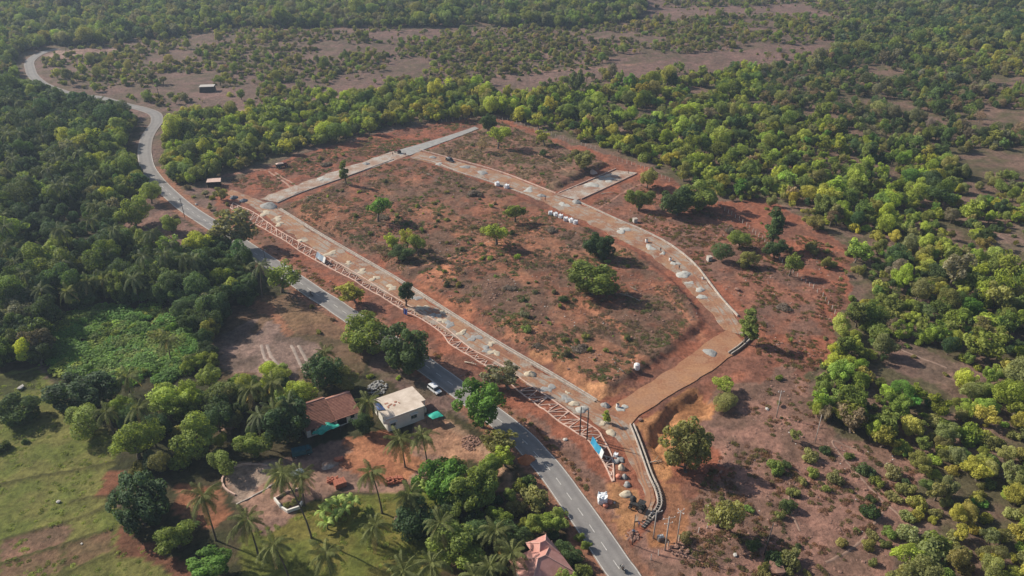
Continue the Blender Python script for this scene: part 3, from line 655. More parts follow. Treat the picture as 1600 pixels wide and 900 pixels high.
# ------------------------------------------------------------------ foliage meshes
LAST_LOBE = None
def leaf_quads(c, n, size, rs, asp=0.7):
    """one small leaf-spray face at every point, facing roughly along n"""
    k = len(c)
    r = rs.normal(size=(k, 3)); a = np.cross(n, r); a /= np.linalg.norm(a, axis=1)[:, None] + 1e-9
    b = np.cross(n, a)
    s = size[:, None] * 0.5
    v = np.stack([c - a * s - b * s * asp, c + a * s - b * s * asp * 0.6, c + a * s * 0.8 + b * s * asp, c - a * s * 0.7 + b * s * asp * 0.8], 1)
    return v.reshape(-1, 3)
def crown_points(lobes, n, rs, low=-0.55, jit=0.55, fill=0.12):
    L = np.array([[*c, r] for c, r in lobes]); w = L[:, 3] ** 2; w /= w.sum()
    k = rs.choice(len(L), size=int(n * 1.5), p=w)
    d = rs.normal(size=(len(k), 3)); d /= np.linalg.norm(d, axis=1)[:, None]
    keep = d[:, 2] > low - 0.25 * rs.rand(len(k)); k, d = k[keep], d[keep]
    rad = np.where(rs.rand(len(k)) < fill, rs.uniform(0.3, 0.75, len(k)), rs.uniform(0.82, 1.08, len(k)))
    p = L[k, :3] + d * (L[k, 3] * rad)[:, None]
    # drop what sits deep inside another lobe
    ok = np.ones(len(p), bool)
    for j in range(len(L)):
        ok &= ~((np.linalg.norm(p - L[j, :3], axis=1) < 0.68 * L[j, 3]) & (k != j))
    p, d = p[ok][:n], d[ok][:n]
    global LAST_LOBE
    LAST_LOBE = k[ok][:n]
    nn = d + rs.normal(size=d.shape) * jit + np.array([0, 0, 0.25]); nn /= np.linalg.norm(nn, axis=1)[:, None]
    return p, nn
def leaf_mesh(name, p, nn, size, rs, asp=0.7, extra=None):
    v = leaf_quads(p, nn, size, rs, asp)
    f = np.arange(len(v)).reshape(-1, 4)
    me = np_mesh(name, v, f, [M['leaf']])
    at = me.attributes.new('lv', 'FLOAT', 'FACE')
    # leaves near each other differ a little in hue and age, sprays more so
    lob = rs.normal(size=400) * 0.20; lv = np.clip(0.5 + 0.20 * rs.normal(size=len(f)) + (lob[LAST_LOBE % 400] if LAST_LOBE is not None and len(LAST_LOBE) == len(f) else 0), 0, 1)
    at.data.foreach_set('value', lv.astype(np.float32))
    return me
def trunk_mesh(name, h, r, tips, rs, mat, lean=(0, 0)):
    mb = MB(); top = Vector((lean[0], lean[1], h))
    mid = Vector((lean[0] * 0.35 + rs.uniform(-.1, .1), lean[1] * 0.35 + rs.uniform(-.1, .1), h * 0.5))
    mb.tube([(0, 0, -0.4), (0, 0, h * 0.06), mid, top], [r * 1.35, r, r * 0.8, r * 0.6], 7)
    for t in tips:
        t = Vector(t); q = top * 0.82 + mid * 0.18
        m_ = (q + t) / 2 + Vector((0, 0, -0.12 * (t - q).length))
        mb.tube([q, m_, t], [r * 0.5, r * 0.32, r * 0.1], 5, cap=False)
    return mb.mesh(name, mat, True)
def make_tree(name, seed, R=3.6, H=7.6, flat=0.75, n=2300, size=0.42, nl=22, trunk=0.32, lobe=0.40, jit=0.55, low=-0.55, gap=0.0):
    rs = np.random.RandomState(seed)
    cz = H * trunk + (H * (1 - trunk)) * 0.5; rz = H * (1 - trunk) * 0.5
    lobes = []
    for _ in range(nl):
        d = rs.normal(size=3); d /= np.linalg.norm(d)
        q = rs.uniform(0.35, 1.12) ** 0.6 * (1 + 0.14 * math.sin(2 * math.atan2(d[1], d[0]) + seed) ); q = min(q, 1.0)
        lr = R * lobe * rs.uniform(0.45, 1.25)
        c = np.array([d[0] * (R - lr * 0.8) * q, d[1] * (R - lr * 0.8) * q, cz + d[2] * (rz - lr * 0.55) * q])
        lobes.append((c, lr))
    lobes.append((np.array([0, 0, cz - rz * 0.1]), R * 0.5))
    off = rs.uniform(-0.2, 0.2, 2) * R
    lobes = [(c + np.array([off[0], off[1], 0]), r) for c, r in lobes]
    p, nn = crown_points(lobes, n, rs, low, jit)
    sz = size * rs.uniform(0.65, 1.35, len(p))
    cm = leaf_mesh(name + '_crown', p, nn, sz, rs)
    tips = [tuple(c) for c, r in sorted(lobes, key=lambda q: rs.rand())[:7]]
    tm = trunk_mesh(name + '_trunk', H * trunk * 1.15, 0.045 * R + 0.02 * H, tips, rs, M['bark'], tuple(off * 0.6))
    return cm, tm
def join_np(name, parts):
    """one mesh from several (for masses that nobody could count)"""
    bm = bmesh.new(); mats = []
    me = bpy.data.meshes.new(name)
    V = []; F = []; MI = []; LV = []; b0 = 0
    for m_ in parts:
        for q in m_.materials:
            if q not in mats: mats.append(q)
        nv = len(m_.vertices); co = np.empty(nv * 3, np.float32); m_.vertices.foreach_get('co', co); V.append(co.reshape(-1, 3))
        a = m_.attributes.get('lv'); lvv = np.full(len(m_.polygons), 0.5, np.float32)
        if a: a.data.foreach_get('value', lvv)
        LV.append(lvv)
        for pl in m_.polygons: F.append([b0 + i for i in pl.vertices]); MI.append(mats.index(m_.materials[pl.material_index]))
        b0 += nv
    bm.free()
    me.from_pydata(np.concatenate(V).tolist(), [], F)
    for q in mats: me.materials.append(q)
    me.polygons.foreach_set('material_index', MI)
    at = me.attributes.new('lv', 'FLOAT', 'FACE'); at.data.foreach_set('value', np.concatenate(LV))
    me.update(); return me
TREES = {}
TREES['broad'] = [make_tree('broad', 100 + k, R=3.7, H=7.4 + 0.5 * (k % 3), n=5600, size=0.275, nl=22 + 4 * (k % 4), trunk=0.13 + 0.04 * (k % 3), lobe=0.27 + 0.05 * (k % 3), low=-0.8) for k in range(7)]
TREES['airy'] = [make_tree('airy', 200 + k, R=3.3, H=7.8, n=1500, size=0.46, nl=26, trunk=0.18, lobe=0.24, jit=0.85, low=-0.9) for k in range(5)]
TREES['open'] = [make_tree('open', 250 + k, R=3.5, H=7.6, n=1900, size=0.36, nl=13, trunk=0.30, lobe=0.27, jit=0.8, low=-0.7) for k in range(4)]
TREES['dense'] = [make_tree('dense', 300 + k, R=4.0, H=7.6, n=6500, size=0.32, nl=44, trunk=0.06, lobe=0.25, jit=0.5, low=-1.2) for k in range(3)]
TREES['tall'] = [make_tree('tall', 400 + k, R=2.1, H=10.5, n=3400, size=0.33, nl=24, trunk=0.16, lobe=0.42) for k in range(3)]
TREES['dry'] = [make_tree('dry', 500 + k, R=3.0, H=6.2, n=900, size=0.30, nl=18, trunk=0.18, lobe=0.34, jit=1.0) for k in range(3)]
def make_shrub(name, seed, n=1300, size=0.23, nl=11, H=1.9, R=1.45, jit=0.6):
    rs = np.random.RandomState(seed); lobes = []
    for _ in range(nl):
        a = rs.uniform(0, 6.283); q = rs.uniform(0, 1) ** 0.5; lr = R * rs.uniform(0.30, 0.52)
        lobes.append((np.array([math.cos(a) * q * (R - lr * 0.6), math.sin(a) * q * (R - lr * 0.6), lr * 0.7 + rs.uniform(0, 1) * max(0.05, (H - 1.7 * lr)) * (1 - 0.55 * q * q)]), lr))
    p, nn = crown_points(lobes, n, rs, -0.9, jit, 0.15)
    p[:, 2] = np.maximum(p[:, 2], 0.05)
    lm = leaf_mesh(name, p, nn, size * rs.uniform(0.6, 1.35, len(p)), rs)
    mb = MB()
    for c, r in lobes[:6]: mb.tube([(0, 0, -0.2), tuple(c * 0.5 + np.array([0, 0, -0.1])), tuple(c)], [0.05, 0.035, 0.015], 4, cap=False)
    return lm, mb.mesh(name + '_stem', M['bark'])
SHRUBS = [make_shrub('shrub', 600 + k, nl=9 + k) for k in range(5)]
VINES = [make_shrub('vine', 650 + k, n=1200, size=0.27, nl=16, H=1.5, R=1.9, jit=0.5) for k in range(4)]
WEEDS = []
for k in range(5):
    rs = np.random.RandomState(700 + k); n = 90
    a = rs.uniform(0, 6.283, n); q = rs.rand(n) ** 0.6
    p = np.stack([np.cos(a) * q * 0.8, np.sin(a) * q * 0.8, 0.05 + rs.rand(n) * 0.5 * (1 - 0.6 * q)], 1)
    nn = rs.normal(size=(n, 3)) + np.array([0, 0, 0.9]); nn /= np.linalg.norm(nn, axis=1)[:, None]
    WEEDS.append(leaf_mesh('weed', p, nn, 0.30 * rs.uniform(0.5, 1.3, n), rs, 0.45))
ROCKS = []
for k in range(4):
    rs = np.random.RandomState(800 + k)
    bm = bmesh.new(); bmesh.ops.create_icosphere(bm, subdivisions=1, radius=0.5)
    for v in bm.verts: v.co = v.co * rs.uniform(0.65, 1.2); v.co.z *= 0.65
    me = bpy.data.meshes.new('rock'); bm.to_mesh(me); bm.free(); me.materials.append(M['rock']); ROCKS.append(me)

def scatter_stuff(name, meshes, pos, rz, sc, idx, tint, label):
    """one object for a mass nobody could count: points that carry a few plant meshes"""
    me = bpy.data.meshes.new(name); me.from_pydata([tuple(q) for q in pos], [], [])
    n = len(pos)
    for nm, ty, data, key in (('rot', 'FLOAT_VECTOR', np.stack([np.zeros(n), np.zeros(n), rz], 1), 'vector'), ('scl', 'FLOAT_VECTOR', sc, 'vector'),
                              ('pick', 'INT', idx, 'value'), ('tint', 'FLOAT_COLOR', np.concatenate([tint, np.ones((n, 1))], 1), 'color')):
        at = me.attributes.new(nm, ty, 'POINT')
        at.data.foreach_set(key, np.asarray(data, np.int32 if ty == 'INT' else np.float32).ravel())
    cl = bpy.data.collections.new(name + '_plants')
    for k, m_ in enumerate(meshes):
        o = bpy.data.objects.new('%s_plant_%02d' % (name, k), m_); cl.objects.link(o)
    o = link(name, me)
    ng = bpy.data.node_groups.new(name + '_scatter', 'GeometryNodeTree')
    ng.interface.new_socket('Geometry', in_out='INPUT', socket_type='NodeSocketGeometry')
    ng.interface.new_socket('Geometry', in_out='OUTPUT', socket_type='NodeSocketGeometry')
    gi = ng.nodes.new('NodeGroupInput'); go = ng.nodes.new('NodeGroupOutput')
    iop = ng.nodes.new('GeometryNodeInstanceOnPoints'); ci = ng.nodes.new('GeometryNodeCollectionInfo')
    ci.inputs['Collection'].default_value = cl; ci.inputs['Separate Children'].default_value = True; ci.inputs['Reset Children'].default_value = True
    def attr(nm, ty):
        q = ng.nodes.new('GeometryNodeInputNamedAttribute'); q.data_type = ty; q.inputs['Name'].default_value = nm; return q.outputs[0]
    iop.inputs['Pick Instance'].default_value = True
    ng.links.new(gi.outputs[0], iop.inputs['Points']); ng.links.new(ci.outputs[0], iop.inputs['Instance'])
    ng.links.new(attr('pick', 'INT'), iop.inputs['Instance Index'])
    e2r = ng.nodes.new('FunctionNodeEulerToRotation'); ng.links.new(attr('rot', 'FLOAT_VECTOR'), e2r.inputs[0])
    ng.links.new(e2r.outputs[0], iop.inputs['Rotation']); ng.links.new(attr('scl', 'FLOAT_VECTOR'), iop.inputs['Scale'])
    ng.links.new(iop.outputs[0], go.inputs[0])
    md = o.modifiers.new('scatter', 'NODES'); md.node_group = ng
    return tag(o, label, kind='stuff')

# leaf colours (linear)
PAL = {'bright': (0.195, 0.235, 0.044), 'yellow': (0.225, 0.225, 0.050), 'mid': (0.135, 0.170, 0.044), 'dark': (0.058, 0.088, 0.032), 'deep': (0.042, 0.072, 0.030),
       'olive': (0.160, 0.160, 0.058), 'grey': (0.130, 0.130, 0.078), 'dry': (0.165, 0.130, 0.088), 'vivid': (0.090, 0.165, 0.034), 'lime': (0.185, 0.235, 0.052)}
CNAME = {'bright': 'bright green', 'yellow': 'yellow-green', 'mid': 'green', 'dark': 'dark green', 'deep': 'deep green', 'olive': 'olive green', 'grey': 'grey-green', 'dry': 'dry brownish', 'vivid': 'vivid green', 'lime': 'lime green'}
RS = np.random.RandomState(12)
def tinted(c, k=0.16):
    t = np.array(PAL[c]) * (1 + RS.normal() * k); t[0] *= 1 + RS.normal() * 0.08; t[2] *= 1 + RS.normal() * 0.12
    return np.clip(t, 0.008, 0.5)
def add_tree(name, kind, loc, d, h, rz, tint, label, cat='tree', group=None, var=None):
    """d crown width, h height"""
    lst = TREES[kind]; cm, tm = lst[RS.randint(len(lst)) if var is None else var % len(lst)]
    base_w = {'broad': 7.4, 'open': 7.0, 'airy': 6.6, 'dense': 8.0, 'tall': 4.4, 'dry': 6.0}[kind]; base_h = {'broad': 7.9, 'open': 7.6, 'airy': 7.8, 'dense': 7.6, 'tall': 10.5, 'dry': 6.2}[kind]
    r = empty(name, loc, rz); q = RS.uniform(0.78, 1.28); r.rotation_euler = (RS.normal() * 0.07, RS.normal() * 0.07, rz); r.scale = (d / base_w * q, d / base_w / q, h / base_h)
    link('trunk', tm, r); c = link('crown', cm, r); c['tint'] = [float(q) for q in tint]
    return tag(r, label, cat, group)
def add_shrub(name, loc, d, h, rz, tint, label, group=None, lst=None, cat='shrub'):
    lst = lst or SHRUBS; lm, sm = lst[RS.randint(len(lst))]
    r = empty(name, loc, rz); r.scale = (d / 2.9, d / 2.9, h / 1.9)
    link('stem', sm, r); c = link('foliage', lm, r); c['tint'] = [float(q) for q in tint]
    return tag(r, label, cat, group)

# ------------------------------------------------------------------ trees and bushes one can point to
# (crown centre in the photograph, crown width there, height/width, kind, colour, label)
SPECIAL = [
 (589, 324, 42, 0.95, 'open', 'vivid', 'vivid green tree with a lopsided crown standing alone in the plots'),
 (539, 268, 15, 2.6, 'tall', 'mid', 'slender upright tree beside the far left road of the plots'),
 (946, 381, 46, 0.95, 'dense', 'deep', 'dark round-crowned tree with a bare trunk in the plots'),
 (926, 437, 78, 0.66, 'dense', 'mid', 'broad dense green tree with foliage to the ground in the plots'),
 (1166, 508, 32, 1.9, 'tall', 'mid', 'conical tree at the outer corner of the earth road'),
 (1211, 356, 30, 2.3, 'tall', 'dark', 'tall dark tree behind the row of white fence posts'),
 (1237, 410, 34, 1.1, 'open', 'mid', 'small green tree at the lower end of the fence posts'),
 (1212, 385, 40, 0.8, 'broad', 'dark', 'low dark tree at the foot of the tall tree by the fence posts'),
 (776, 362, 44, 0.85, 'open', 'bright', 'light airy tree at the end of the red earth swath'),
 (805, 330, 36, 0.85, 'open', 'mid', 'green tree in the plots just left of the white bags'),
 (635, 372, 30, 1.1, 'open', 'yellow', 'yellow-green sapling in the group in the middle of the plots'),
 (612, 375, 26, 1.0, 'airy', 'bright', 'light green sapling left in the group in the middle of the plots'),
 (652, 380, 30, 1.2, 'open', 'mid', 'green tree right in the group in the middle of the plots'),
 (630, 392, 40, 0.6, 'broad', 'dark', 'low dark bushy tree in the group in the middle of the plots'),
 (633, 456, 24, 1.9, 'tall', 'deep', 'thin two-tiered tree growing in the lattice kerb bed'),
 (554, 455, 42, 0.85, 'airy', 'yellow', 'yellow-green bushy tree on the bank above the tarred road'),
 (366, 352, 62, 1.0, 'airy', 'grey', 'grey-green spreading tree at the roadside by the white hatchback'),
 (343, 300, 26, 0.8, 'airy', 'olive', 'olive bush-like tree below the small pink-roofed hut'),
 (437, 432, 62, 0.75, 'open', 'mid', 'green tree leaning over the tarred road by the white car'),
 (573, 521, 74, 0.8, 'dense', 'mid', 'large green tree beside the tarred road, left of the dark dome tree'),
 (627, 545, 86, 0.75, 'dense', 'dark', 'very large dark dome-shaped tree beside the tarred road'),
 (752, 622, 84, 1.1, 'broad', 'vivid', 'big vivid green tree beside the tarred road near the parked car'),
 (795, 585, 56, 0.8, 'airy', 'grey', 'dark grey-green tree overhanging the lattice kerb bed'),
 (1076, 702, 78, 1.1, 'dense', 'olive', 'big rounded olive bush-tree beside the orange sand basin'),
 (1125, 793, 66, 1.0, 'open', 'olive', 'sparse tree on the dry slope below the big rounded bush'),
 (946, 648, 14, 1.8, 'tall', 'bright', 'small bright sapling at the junction of the earth roads'),
 (1092, 300, 66, 0.75, 'dense', 'mid', 'dense green tree clump beside the top fence posts'),
 (1060, 315, 54, 0.8, 'dense', 'dark', 'dark tree in the clump behind the curved kerb'),
 (1000, 306, 40, 1.0, 'broad', 'mid', 'green tree at the left of the clump behind the curved kerb'),
 (1012, 276, 34, 0.9, 'broad', 'olive', 'olive tree at the end of the short side road'),
 (762, 192, 26, 1.0, 'dense', 'dark', 'dark round tree at the end of the grey paved road'),
 (778, 212, 38, 0.9, 'open', 'bright', 'bright tree right of the round tree by the paved road'),
 (751, 222, 22, 1.2, 'dry', 'dry', 'bare dry tree in the plot behind the black car'),
 (851, 214, 28, 0.85, 'open', 'yellow', 'yellow-green tree in the back plot below the fence posts'),
 (849, 238, 14, 0.9, 'broad', 'dark', 'small dark tree in the middle of the back plot'),
 (912, 245, 46, 0.75, 'broad', 'olive', 'wide olive tree at the right end of the back plot'),
 (1158, 372, 36, 0.7, 'broad', 'mid', 'low green tree on the slope left of the fence posts'),
 (1128, 392, 34, 0.8, 'broad', 'dark', 'dark low tree on the slope above the concrete cube'),
 (1175, 402, 34, 0.8, 'broad', 'olive', 'olive low tree on the slope right of the concrete cube'),
 (1133, 598, 40, 0.6, 'open', 'bright', 'scraggly bright bush-tree below the plain orange road'),
 (1135, 624, 44, 0.45, 'broad', 'olive', 'low olive bush under the scraggly bright tree'),
 (218, 790, 104, 0.72, 'dense', 'deep', 'huge dark bush at the edge of the green field'),
 (127, 612, 96, 0.55, 'dense', 'deep', 'wide dark bush between field and vine thicket'),
 (26, 637, 66, 0.6, 'dense', 'dark', 'dark round bush standing in the green field at the left edge'),
 (135, 655, 60, 0.7, 'broad', 'mid', 'green bush at the field edge below the wide dark bush'),
 (255, 620, 74, 0.7, 'broad', 'lime', 'large lime-topped tree below the vine thicket'),
 (305, 680, 76, 0.9, 'broad', 'mid', 'green tree left of the circular sand patch'),
 (210, 690, 62, 0.9, 'broad', 'mid', 'green tree at the field edge above the red path'),
 (275, 835, 62, 0.75, 'broad', 'mid', 'green tree right of the huge dark bush, by the red path'),
 (330, 880, 76, 0.7, 'broad', 'vivid', 'vivid green trees mass at the bottom edge by the red path'),
 (305, 566, 34, 0.7, 'broad', 'bright', 'bright tree at the right end of the vine thicket'),
 (445, 660, 78, 0.95, 'dense', 'deep', 'tall deep green tree beside the red tiled house'),
 (500, 575, 66, 1.0, 'broad', 'deep', 'deep green tree behind the red tiled house'),
 (540, 590, 46, 0.8, 'broad', 'olive', 'olive tree between the red house and the roadside trees'),
 (475, 612, 44, 0.8, 'broad', 'bright', 'bright small tree at the back corner of the red house'),
 (568, 655, 36, 1.0, 'broad', 'deep', 'dark tree between the red house and the white house'),
 (690, 745, 92, 0.85, 'broad', 'vivid', 'large vivid tree below the white house and yard'),
 (735, 765, 80, 0.85, 'dense', 'mid', 'dense green tree right of the banana clump'),
 (650, 810, 74, 0.7, 'dense', 'deep', 'dark rounded bush at the right side of the lawn'),
 (720, 850, 86, 0.85, 'broad', 'mid', 'green tree among palms left of the pink roof'),
 (775, 690, 50, 0.9, 'airy', 'olive', 'thin olive tree leaning over the tarred road'),
 (790, 712, 40, 0.9, 'airy', 'bright', 'light tree beside the orange earth heap'),
 (832, 778, 52, 0.75, 'airy', 'olive', 'olive bushy tree left of the tarred road'),
 (852, 812, 44, 0.95, 'broad', 'lime', 'lime green round tree beside the tarred road near the pink roof'),
 (885, 860, 40, 0.8, 'broad', 'dark', 'dark tree between pink roof and tarred road'),
 (885, 876, 20, 0.8, 'broad', 'yellow', 'small yellowish bush between pink roof and tarred road'),
 (905, 838, 16, 1.0, 'broad', 'mid', 'small green bush at the edge line of the tarred road'),
 (916, 849, 18, 1.0, 'broad', 'mid', 'green bush touching the left lane of the tarred road'),
 (170, 610, 40, 0.8, 'broad', 'dark', 'dark tree at the foot of the vine thicket'),
 (345, 640, 52, 0.9, 'dense', 'dark', 'dark tree left of the leaning palms by the bare lot'),
 (395, 690, 60, 0.8, 'broad', 'mid', 'green tree behind the circular sand patch'),
 (795, 830, 56, 0.8, 'broad', 'dark', 'dark tree behind the pink roof'),
 (350, 720, 44, 0.8, 'broad', 'mid', 'green tree at the rim of the circular sand patch'),
 (205, 328, 52, 0.9, 'broad', 'mid', 'green tree left of the clearing by the road bend'),
 (264, 345, 34, 0.9, 'broad', 'mid', 'green tree standing in the clearing by the road bend'),
 (233, 300, 34, 0.9, 'broad', 'mid', 'green tree casting its shadow across the road bend'),
 (160, 395, 46, 1.1, 'broad', 'mid', 'vine-covered green tree in the dark forest left of the clearing'),
]
SPECIAL_XY = []
for k, (cx, cyy, w, ratio, kind, colr, lab) in enumerate(SPECIAL):
    x, y = P(cx, cyy)
    for _ in range(3):
        d = w / scale_at(x, y); h = d * ratio; zc = h * {'tall': 0.55, 'dense': 0.52}.get(kind, 0.6)
        x, y = P(cx, cyy, zc + max(0, gz(x, y)))
    SPECIAL_XY.append((x, y, d * 0.5))
    nm = {'airy': 'broadleaf_tree', 'dry': 'dry_tree', 'tall': 'upright_tree'}.get(kind, 'broadleaf_tree')
    if 'bush' in lab and 'tree' not in lab: nm = 'leafy_bush'
    t = np.array(PAL[colr]) * (1 + RS.normal() * 0.05)
    add_tree(nm, kind, (x, y, gz(x, y) - 0.1), d * 1.06, h * 1.05, RS.uniform(0, 6.28), t, lab, 'bush' if nm == 'leafy_bush' else 'tree', var=k)

# ------------------------------------------------------------------ the woods
# (outline in the photograph, trees per cell, kinds, crown width, colours, where)
W_TOP = [(-500, -110), (1005, -110), (1005, 20), (990, 35), (880, 45), (760, 40), (600, 45), (480, 48), (400, 45), (330, 45), (300, 55), (210, 62), (130, 72), (85, 74), (40, 85), (30, 110), (60, 128), (-500, 128)]
W_PLAIN = [(85, 78), (330, 48), (700, 48), (1005, 40), (1005, -110), (2200, -110), (2200, 130), (1300, 92), (1100, 112), (960, 128), (760, 138), (640, 135), (560, 138), (420, 163), (320, 178), (255, 188), (225, 168), (150, 148), (70, 128), (55, 105)]
W_RIGHT = [(240, 205), (255, 192), (320, 187), (420, 175), (560, 150), (640, 142), (760, 145), (830, 150), (960, 134), (1100, 120), (1200, 108), (1300, 92), (2300, 70), (2300, 1000), (1385, 1000), (1385, 900), (1400, 830), (1440, 760), (1400, 705), (1300, 680), (1258, 650), (1268, 620), (1260, 570), (1300, 545), (1320, 510), (1335, 480), (1315, 460), (1325, 410), (1335, 385), (1265, 368), (1245, 330), (1200, 308), (1165, 318), (1120, 308), (1060, 280), (1010, 255), (950, 234), (900, 218), (830, 198), (790, 180), (745, 180), (700, 184), (620, 195), (520, 218), (440, 238), (400, 258), (345, 272), (312, 292), (290, 298), (262, 288), (246, 262), (242, 235)]
W_LEFT = [(-500, 128), (60, 136), (110, 160), (150, 172), (200, 184), (222, 196), (212, 225), (212, 250), (222, 278), (240, 300), (200, 308), (185, 330), (185, 372), (230, 392), (310, 385), (335, 385), (385, 420), (410, 445), (415, 475), (345, 492), (335, 540), (335, 592), (180, 598), (60, 572), (-500, 582)]
W_GARDEN = [(180, 640), (260, 640), (330, 600), (400, 600), (445, 575), (470, 590), (450, 650), (470, 690), (440, 700), (350, 715), (330, 745), (280, 750), (190, 745)]
W_BOT = [(640, 780), (760, 730), (850, 770), (910, 850), (950, 930), (950, 1000), (690, 1000), (700, 880)]
